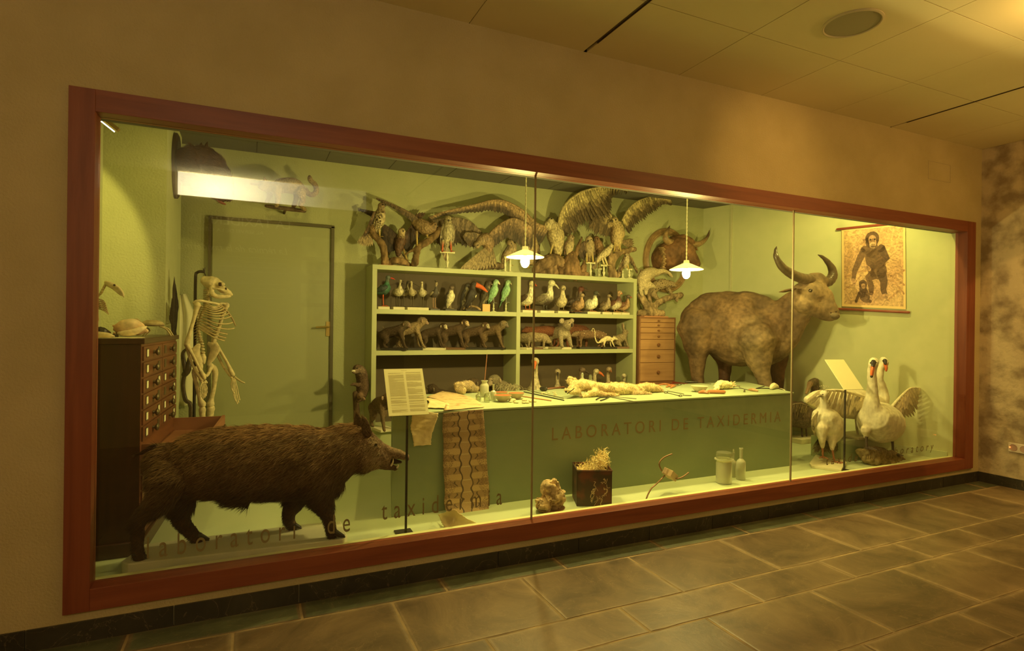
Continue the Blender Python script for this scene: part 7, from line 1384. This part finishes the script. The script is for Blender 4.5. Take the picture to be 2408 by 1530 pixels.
for k in range(5): a = f.p(1718, 908, o.y); feather(f, a, a+Vector((.10, -.04+.015*k, .004)), .010, Vector((0, 0, 1)), (.18, .12, .07), (.1, .07, .05), st=3)
f.build('feathers', M_plum, t)
M_wh = mat('tool_handle', (.42, .16, .06), .35); M_st = mat('tool_steel', (.22, .19, .13), .35, metal=.85); M_wr = mat('wire', (.20, .15, .08), .4, metal=.6)
def tool(name, label, segs, cat='tool', group=None):
    """segs: (part, material, radius, [(px, py)...] lying on the counter top)"""
    p = ctop(*segs[0][3][0]); t = thing(name, label, cat, (p.x, p.y, HT), 0, group); o = Vector(t.location)
    for nm, m, r_, pts in segs:
        rr = r_ if isinstance(r_, list) else [r_]*len(pts); f = MB(); P = [ctop(*q)-o+Vector((0, 0, rr[i]+.0005)) for i, q in enumerate(pts)]; f.tube(P, rr, 8, (.3, .2, .1), smooth=2 if len(P) > 2 else 1); f.build(nm, m, t)
    return t
tool('awl', 'wooden-handled awl right of the fox tail', [('handle', M_wh, [.006, .010, .008], [(1549, 906), (1562, 905), (1574, 906)]), ('blade', M_st, .002, [(1574, 906), (1596, 904)])], group='taxidermy hand tools')
tool('scalpel', 'short red-handled scalpel in front of the awl', [('handle', M_wh, [.007, .012, .008], [(1567, 911), (1578, 909), (1588, 909)]), ('blade', M_st, .002, [(1588, 909), (1604, 904)])], group='taxidermy hand tools')
tool('scraper', 'rounded wooden scraper handle near the coiled wire', [('handle', M_wh, [.007, .013, .007], [(1577, 913), (1583, 911), (1588, 908)])], group='taxidermy hand tools')
tool('wire_coil', 'small coil of thin wire behind the scraper', [('coil', M_wr, .002, [(1588+6*math.cos(a)+a*1.2, 904+2*math.sin(a)) for a in [k*.6 for k in range(22)]])], 'wire')
tool('scissors', 'long scissors with ring handles lying right of the fox tail', [('ring', M_st, .003, [(1566+4*math.cos(k), 923+2*math.sin(k)) for k in [.9*j for j in range(8)]]), ('blade', M_st, .003, [(1568, 924), (1598, 931)]), ('blade', M_st, .003, [(1570, 920), (1608, 927)]), ('ring', M_st, .003, [(1600+4*math.cos(k), 931+2*math.sin(k)) for k in [.9*j for j in range(8)]])], 'scissors')
tool('tweezers', 'thin steel tweezers in front of the scissors', [('arm', M_st, .002, [(1606, 929), (1626, 930)]), ('arm', M_st, .002, [(1606, 930.5), (1626, 931)])], group='taxidermy hand tools')
tool('forceps', 'dark pincers lying in front of the fox skin', [('handle', M_metal_d, .005, [(1402, 941), (1410, 936), (1424, 935), (1434, 933)]), ('handle', M_metal_d, .005, [(1412, 943), (1424, 939), (1433, 934)])], 'pincers')
tool('steel_rod', 'long thin rod crossing the front edge of the counter below the fox skin', [('rod', M_st, .0028, [(1435, 934), (1498, 946)])], 'rod', 'thin rods on the counter'); tool('steel_rod', 'thin rod lying parallel to the fox skin front legs', [('rod', M_st, .0028, [(1425, 932), (1496, 938)])], 'rod', 'thin rods on the counter')
tool('brush', 'long-handled brush resting across the right brown bowl', [('handle', M_wh, .004, [(1190, 927), (1296, 943)])], 'brush'); tool('steel_rod', 'dark thin rod right of the bowls, closest to the counter edge', [('rod', M_metal_d, .004, [(1232, 922), (1326, 942)])], 'rod', 'thin rods on the counter'); tool('steel_rod', 'pale thin rod behind the dark rod right of the bowls', [('rod', M_wr, .003, [(1240, 918), (1325, 937)])], 'rod', 'thin rods on the counter')
tool('file', 'short dark file behind the pale glazed bowl', [('handle', M_metal_d, .008, [(1612, 899), (1640, 900)]), ('blade', M_st, .003, [(1640, 900), (1672, 903)])], group='taxidermy hand tools')
tool('chisel', 'chisel with a thick red-brown handle in front of the pale bowl', [('handle', M_wh, [.010, .017, .013], [(1644, 925), (1654, 925), (1663, 926)]), ('ferrule', M_brass, .010, [(1663, 926), (1667, 926)])], 'chisel'); tool('rolling_handle', 'smooth cylindrical wooden handle right of the chisel', [('handle', M_wh, .017, [(1668, 925), (1702, 926)])], 'handle')
tool('knife', 'small knife with an oval wooden handle near the right end of the counter', [('handle', MWo, [.008, .015, .009], [(1761, 918), (1771, 920), (1781, 921)]), ('blade', M_st, .003, [(1761, 918), (1738, 912)])], 'knife')
tool('folding_ruler', 'thin dark folding rule near the right back of the counter', [('arm', M_metal_d, .004, [(1778, 914), (1797, 909)]), ('arm', M_metal_d, .004, [(1778, 914), (1812, 914)])], 'ruler'); tool('thimble', 'tiny metal thimble between the wooden handle and the knife', [('cup', M_st, .008, [(1750, 922), (1751, 920)])], 'thimble')
tool('string', 'knotted bundle of pale string with a loose end, right end of the counter', [('knot', MWl, [.02, .03, .016], [(1814, 916), (1820, 914), (1828, 913)]), ('loose_end', MWl, .003, [(1826, 912), (1840, 915), (1846, 918)])], 'string')
tool('hammer', 'small dark plane-like hammer with a long handle beside the fox head', [('head', M_metal_d, [.020, .022], [(1274, 919), (1282, 920)]), ('handle', MW, .009, [(1282, 917), (1326, 912)])], 'hammer')
t, o = ct_thing('bristles', 'bundle of curved grey bristles behind the brown bowls', 'bristles', 1192, 918); f = MB(); rr_ = random.Random(12)
for k in range(120): a = Vector((rr_.uniform(-.08, .08), rr_.uniform(-.05, .05), .003)); b = a+Vector((rr_.uniform(-.05, .05), rr_.uniform(-.02, .02), rr_.uniform(.02, .06))); c = b+Vector((rr_.uniform(-.05, .05), rr_.uniform(-.02, .02), -rr_.uniform(.02, .055))); c.z = max(c.z, .002); f.tube([a, b, c], .0014, 4, rr_.choice([(.3, .26, .16), (.42, .36, .22), (.16, .12, .07)]), smooth=3, cap=False)
tag(f.build('strands', M_hair, t), kind='stuff')
def chips(px0, px1, py0, py1, n, seed, word, col, sz=(.012, .026)):
    rr_ = random.Random(seed)
    for k in range(n):
        px_, py_ = rr_.uniform(px0, px1), rr_.uniform(py0, py1); p = ctop(px_, py_); s = rr_.uniform(*sz); f = MB(); f.ball((0, 0, s*.32), (s, s*.6, s*.38), col, 7)
        for i, v in enumerate(f.v): kk = 1+.28*mnoise.noise(Vector(v)*60+Vector((k*3.1, 0, 0))); f.v[i] = (v[0]*kk, v[1]*kk, v[2])
        t = f.build(word[0], M_bone, None, False); t.location = (p.x, p.y, HT); t.rotation_euler.z = rr_.uniform(0, 6); tag(t, word[1], word[2], word[3])
chips(1184, 1258, 942, 949, 11, 3, ('bone_chip', 'one of the pale bone chips strewn in front of the brown bowls', 'bone', 'bone chips in front of the bowls'), (.62, .50, .28), (.016, .03))
chips(1272, 1310, 921, 931, 14, 4, ('tiny_bone', 'one of the tiny bones heaped in front of the hammer, left of the fox head', 'bone', 'tiny bones by the fox head'), (.66, .54, .3), (.008, .016))
chips(1725, 1742, 902, 910, 3, 6, ('stone_chip', 'one of three dark chips behind the bird skin', 'chip', 'dark chips behind the bird skin'), (.2, .14, .07), (.01, .018))
# snake skin and pale hide draped over the left end
def snake():
    m, n, p = nt('snake_skin'); N, L = n.nodes, n.links; uv = N.new('ShaderNodeUVMap'); uv.uv_map = 'UVMap'; sx = N.new('ShaderNodeSeparateXYZ'); L.new(uv.outputs[0], sx.inputs[0])
    nz_ = N.new('ShaderNodeTexNoise'); nz_.inputs['Scale'].default_value = 9; nz_.inputs['Detail'].default_value = 4; L.new(uv.outputs[0], nz_.inputs[0])
    def mt(op, a, b=None, c=None):
        q = N.new('ShaderNodeMath'); q.operation = op
        for i, v in enumerate((a, b, c)):
            if v is None: continue
            if isinstance(v, (int, float)): q.inputs[i].default_value = v
            else: L.new(v, q.inputs[i])
        return q.outputs[0]
    u, v = sx.outputs[0], sx.outputs[1]; d = mt('ABSOLUTE', mt('SUBTRACT', u, .5)); w = mt('MULTIPLY', mt('SINE', mt('MULTIPLY', v, 62)), .022); w = mt('ADD', w, mt('MULTIPLY', mt('SUBTRACT', nz_.outputs[0], .5), .05)); dd = mt('SUBTRACT', d, mt('ADD', w, .115))
    line = mt('LESS_THAN', mt('ABSOLUTE', dd), .017); saddle = mt('GREATER_THAN', mt('ADD', mt('SINE', mt('MULTIPLY', v, 62)), mt('MULTIPLY', nz_.outputs[0], 1.2)), .45); inner = mt('LESS_THAN', dd, 0)
    band = mt('LESS_THAN', mt('ABSOLUTE', mt('SINE', mt('MULTIPLY', v, 31))), .10); cross = mt('MULTIPLY', inner, band)
    sp = N.new('ShaderNodeTexVoronoi'); sp.inputs['Scale'].default_value = 60; mp = N.new('ShaderNodeMapping'); mp.inputs['Scale'].default_value = (1, 4, 1); L.new(uv.outputs[0], mp.inputs[0]); L.new(mp.outputs[0], sp.inputs[0]); speck = mt('MULTIPLY', mt('LESS_THAN', sp.outputs['Distance'], .42), mt('GREATER_THAN', mt('ADD', d, mt('MULTIPLY', mt('SINE', mt('MULTIPLY', v, 31)), .06)), .33))
    hook = mt('MULTIPLY', mt('LESS_THAN', mt('ABSOLUTE', mt('SUBTRACT', d, mt('ADD', .25, mt('MULTIPLY', mt('SINE', mt('MULTIPLY', v, 93)), .03)))), .015), mt('GREATER_THAN', mt('SINE', mt('MULTIPLY', v, 62)), .3))
    def mix(f, a, b):
        q = N.new('ShaderNodeMix'); q.data_type = 'RGBA'; L.new(f, q.inputs[0]) if not isinstance(f, float) else None
        for i, c in ((6, a), (7, b)):
            if isinstance(c, tuple): q.inputs[i].default_value = hexc(c)
            else: L.new(c, q.inputs[i])
        return q.outputs[2]
    c = mix(saddle, (.46, .30, .14), (.30, .18, .085)); c = mix(inner, c, (.38, .24, .12)); c = mix(speck, c, (.10, .045, .025)); c = mix(hook, c, (.09, .05, .03)); c = mix(cross, c, (.50, .36, .19)); c = mix(line, c, (.08, .045, .028))
    L.new(c, p.inputs['Base Color']); p.inputs['Roughness'].default_value = .55; vb = N.new('ShaderNodeTexVoronoi'); vb.inputs['Scale'].default_value = 55; mp2 = N.new('ShaderNodeMapping'); mp2.inputs['Scale'].default_value = (1, 5, 1); L.new(uv.outputs[0], mp2.inputs[0]); L.new(mp2.outputs[0], vb.inputs[0]); b = N.new('ShaderNodeBump'); b.inputs['Strength'].default_value = .4; b.inputs['Distance'].default_value = .004; L.new(vb.outputs[0], b.inputs['Height']); L.new(b.outputs[0], p.inputs['Normal']); return m
def strip(parent, name, m, o, rows, nx=14, wav=.006, rag=.0, seed=1, th=.003):
    """a hide laid through pairs of left/right edge points (world)"""
    rr_ = random.Random(seed); vs = []; uvs = []; nr = len(rows)-1; sub = 10; tot = 0; RS = []
    Lp = [Vector(r[0]) for r in rows]; Rp = [Vector(r[1]) for r in rows]; n = nr*sub
    for j in range(n+1):
        s = j/n; a = pl_(Lp, s); b = pl_(Rp, s); a = a+(a-b).normalized()*rr_.uniform(-rag, rag); b = b+(b-a).normalized()*rr_.uniform(-rag, rag)
        for i in range(nx+1):
            u = i/nx; p = a*(1-u)+b*u; k = wav*(math.sin(u*7+s*9)*.7+.5*mnoise.noise(Vector((u*5, s*9, seed)))); p = p+Vector((0, -.6*k-.002, abs(k)*.5+.001)); vs.append(p-o); uvs.append((u, s*(rows[-1][2] if len(rows[-1]) > 2 else 1)))
    f = MB(); f.add(vs, [(j*(nx+1)+i, j*(nx+1)+i+1, (j+1)*(nx+1)+i+1, (j+1)*(nx+1)+i) for j in range(n) for i in range(nx)]); g = f.build(name, m, parent, shade=0)
    uvl = g.data.uv_layers.new(name='UVMap'); 
    for lp in g.data.loops: uvl.data[lp.index].uv = uvs[lp.vertex_index]
    sd = g.modifiers.new('thick', 'SOLIDIFY'); sd.thickness = th; sd.offset = 0; return g
FY = .505
def fp_(px, py, y=FY): return at(px, py, y=y)
M_sn = snake(); M_under = mat('pale_hide', (.78, .62, .34), .7, (.62, .45, .23), 5, .3, 50); p = ctop(1090, 960); t = thing('snake_skin', 'long patterned python skin draped over the counter and hanging down to the floor', 'snake skin', (1.05, FY, ZF)); o = Vector(t.location)
strip(t, 'skin', M_sn, o, [(fp_(1042, 972), fp_(1136, 962)), (fp_(1040, 1010), fp_(1139, 1000)), (fp_(1043, 1050), fp_(1143, 1045)), (fp_(1042, 1100, FY-.01), fp_(1145, 1090, FY-.01)), (fp_(1046, 1150, FY-.02), fp_(1149, 1140, FY-.02)), (fp_(1045, 1190, FY-.04), fp_(1149, 1185, FY-.04)), (fp_(1060, 1222, FY-.10), fp_(1150, 1231, FY-.12))], wav=.005, rag=.002)
top = HT+.004
strip(t, 'skin_on_top', mat('snake_top', (.60, .43, .22), .6, (.36, .22, .11), 16, .4, 60, lo=.50, hi=.68), o, [(ctop(1042, 966)+Vector((0, -.012, .004)), ctop(1136, 958)+Vector((0, -.012, .004))), (ctop(1046, 955)+Vector((0, 0, .012)), ctop(1120, 944)+Vector((0, 0, .01))), (ctop(1030, 945)+Vector((0, 0, .010)), ctop(1085, 931)+Vector((0, 0, .01))), (ctop(1004, 935)+Vector((0, 0, .006)), ctop(1040, 922)+Vector((0, 0, .008)))], wav=.007, rag=.003)
a = at(1034, 1215, z=ZF); strip(t, 'curled_end', M_under, o, [(at(1030, 1210, z=ZF+.03), at(1068, 1198, z=ZF+.13)), (at(1040, 1232, z=ZF+.02), at(1092, 1216, z=ZF+.06)), (at(1046, 1246, z=ZF+.006), at(1122, 1230, z=ZF+.006))], wav=.010, rag=.004)
t = thing('pale_hide', 'torn pale hide hanging over the counter edge, left of the snake skin', 'hide', (.80, FY, .62)); o = Vector(t.location)
strip(t, 'hide', M_under, o, [(fp_(968, 966), fp_(1030, 972)), (fp_(968, 985), fp_(1028, 985)), (fp_(966, 1005), fp_(1022, 1004)), (fp_(969, 1025), fp_(1015, 1022)), (fp_(973, 1050), fp_(1013, 1046))], wav=.010, rag=.003)
strip(t, 'folded_part', mat('pale_hide_inner', (.74, .58, .32), .7, (.60, .44, .22), 9, .3, 50), o, [(ctop(1000, 960)+Vector((0, -.015, .006)), ctop(1052, 962)+Vector((0, -.02, .006))), (ctop(1008, 950)+Vector((0, 0, .02)), ctop(1052, 952)+Vector((0, 0, .012))), (ctop(985, 940)+Vector((0, 0, .006)), ctop(1010, 938)+Vector((0, 0, .006)))], wav=.008, rag=.003)
# ================================================================ ON THE DISPLAY FLOOR, BEHIND THE GLASS
p = at(1294, 1204, z=ZF); RYk = .235; p = Vector((at(1294, 1200, y=RYk).x, RYk, ZF)); t = thing('mineral_lump', 'crumbly brown lump of clay on a small round dish beside the rusty tin', 'rock', tuple(p)); s = ppm(p)
f = MB(); f.ball((0, 0, .105), (.085, .08, .10), (.50, .36, .20), 16); f.ball((-.035, -.01, .06), (.075, .07, .06), (.46, .32, .17), 12); f.ball((.04, 0, .07), (.07, .07, .07), (.5, .36, .2), 12)
b = fused(f, 'lump', M_rock, t, .006, 0, .030, 13); b.data.update(); nc = [v.co.copy() for v in b.data.vertices]; 
for v, c in zip(b.data.vertices, nc): q = mnoise.cell(c*34); v.co = c+Vector((c.x, c.y, c.z-.08)).normalized()*.014*(q-.5)
b.data.polygons.foreach_set('use_smooth', [False]*len(b.data.polygons))
t2 = thing('dish', 'small brown clay dish under the crumbly lump', 'dish', tuple(p)); MB().lathe([(0, 0), (.055, 0), (.085, .014), (.10, .030), (.096, .030), (.08, .018), (0, .010)], n=28).build('dish', mat('dish_clay', (.25, .12, .06), .5), t2)
for ob in (t,): ob.location.z += .011
by0 = .215; a = at(1357, 1190, y=by0); b_ = at(1439.5, 1188, y=by0); wd = b_.x-a.x; hb = at(1398, 1106.5, y=by0).z-ZF
wd = 84/ppm(a); t = thing('rusty_tin', 'tall square rusty tin box without a lid, scratched dark paint', 'tin', (at(1398, 1190, y=by0).x+.045, by0+wd*.45, ZF), R(-23)); M_tin = mat('rusty_tin', (.045, .026, .018), .5, (.13, .035, .02), 9, .15, 30, lo=.48, hi=.62)
f = MB(); k = .004; dp = wd*.48
for c0_, c1_ in (((-wd/2, -dp, 0), (wd/2, -dp+k, hb)), ((-wd/2, dp-k, 0), (wd/2, dp, hb)), ((-wd/2, -dp, 0), (-wd/2+k, dp, hb)), ((wd/2-k, -dp, 0), (wd/2, dp, hb)), ((-wd/2, -dp, 0), (wd/2, dp, k))): f.b2(c0_, c1_)
f.build('box', M_tin, t, False)
f = MB(); q = [(-wd/2, -dp, hb), (wd/2, -dp, hb), (wd/2, dp, hb), (-wd/2, dp, hb), (-wd/2, -dp, hb)]
for i in range(4): f.tube([q[i], q[i+1]], .005, 6, smooth=1)
f.build('rolled_rim', M_tin, t); f = MB(); rr_ = random.Random(7)
for k_ in range(22):
    x_, z_ = rr_.uniform(-.02, .09), hb*rr_.uniform(.2, .8); q = [Vector((x_, -dp-.0012, z_))]
    for j in range(4): q.append(q[-1]+Vector((rr_.uniform(-.012, .012), 0, rr_.uniform(-.02, .006))))
    f.tube(q, rr_.uniform(.001, .0032), 5, flat=.25, fdir=(0, 1, 0))
f.build('paint_scratches', mat('scratches', (.50, .36, .20), .7), t)
t2 = thing('wood_wool', 'heap of curly straw-like wood wool spilling out of the rusty tin', 'straw', (t.location.x, t.location.y, ZF), R(-23)); f = MB(); rr_ = random.Random(15)
for k_ in range(1000):
    u = rr_.random(); x_ = -wd*.42+wd*.84*u; top_ = hb-.02+.125*math.sin(max(0, (u-.2))*2.2)**2; p0 = Vector((x_, rr_.uniform(-dp*.85, dp*.85), rr_.uniform(hb-.08, top_))); d_ = Vector((rr_.uniform(-1, 1), rr_.uniform(-1, 1), rr_.uniform(-.4, .8))).normalized()*.014; q = [p0]
    for j in range(4): d_ = (Matrix.Rotation(rr_.uniform(.5, 1.3), 3, rr_.choice('XYZ')) @ d_); q.append(q[-1]+d_)
    for v_ in q: v_.x = min(max(v_.x, -wd*.47), wd*.47) if v_.z < hb else v_.x; v_.y = min(max(v_.y, -dp*.9), dp*.9) if v_.z < hb else v_.y
    f.tube(q, .0016, 4, rr_.choice([(.78, .62, .30), (.62, .46, .2), (.86, .72, .38)]), smooth=2, cap=False)
f.tube([(wd*.2, 0, hb), (wd*.22, 0, hb+.09), (wd*.17, 0, hb+.135)], .0015, 4, (.7, .55, .28)); tag(f.build('strands', M_hair, t2), kind='stuff')
TY = .27; p = at(1575, 1130, y=TY); t = thing('wire_form', 'wooden block pierced by bent wires, an armature on the floor behind the glass', 'armature', (p.x, TY, ZF)); o = Vector(t.location); f = W(o)
c = f.p(1576, 1115, TY); M3 = Matrix.Rotation(R(32), 3, 'Y') @ Matrix.Rotation(R(25), 3, 'Z'); f.box(c, (.125, .075, .050), M=M3); f.build('block', mat('raw_wood_block', (.46, .31, .16), .6, (.34, .22, .11), 9), t, False, .003)
f = W(o); f.box(c+(M3 @ Vector((.0, -.01, .027))), (.05, .022, .006), M=M3); f.build('slot', M_dark, t, False)
for pts in (((1580, 1067, .0), (1560, 1076, .0), (1550, 1090, .0), (1556, 1106, .0)), ((1619, 1111, -.02), (1605, 1121, -.02), (1590, 1125, -.02), (1583, 1118, -.01)), ((1563, 1118, 0), (1545, 1136, -.03), (1532, 1147, -.05))):
    f = W(o); f.tube([f.p(a_, b_, TY+c_) for a_, b_, c_ in pts], .0055, 8); f.build('wire', mat('rusty_wire', (.22, .11, .05), .5, metal=.4), t)
f = W(o); e = f.p(1532, 1147, TY-.05); g_ = at(1520, 1174, z=ZF)-o; f.tube([e, (e+g_)/2+Vector((-.006, 0, 0)), g_+Vector((0, 0, .006))], .0055, 8); f.build('wire', _m['rusty_wire'], t)
t, h, r = bottle('powder_jar', 'wide glass jar full of cream powder with a glass lid', 1702, 1135, 1078, 36, .97, .04, M_gl2, z=ZF, fill=(.98, (.80, .76, .50)), wide=True)
MB().lathe([(r*1.02, h), (r*1.02, h+.035), (r*.95, h+.052), (r*.6, h+.058), (0, h+.059)], n=24).build('lid', M_gl, t)
bottle('glass_bottle', 'tall square-shouldered glass bottle with a long neck, right of the powder jar', 1742, 1127, 1053, 21, .33, .38, M_gl2, z=ZF, fill=(.6, (.62, .56, .34)))
bottle('glass_bottle', 'thin corked bottle half hidden behind the powder jar', 1724, 1121, 1063, 14, .35, .35, M_gl2, stopper=True, z=ZF)
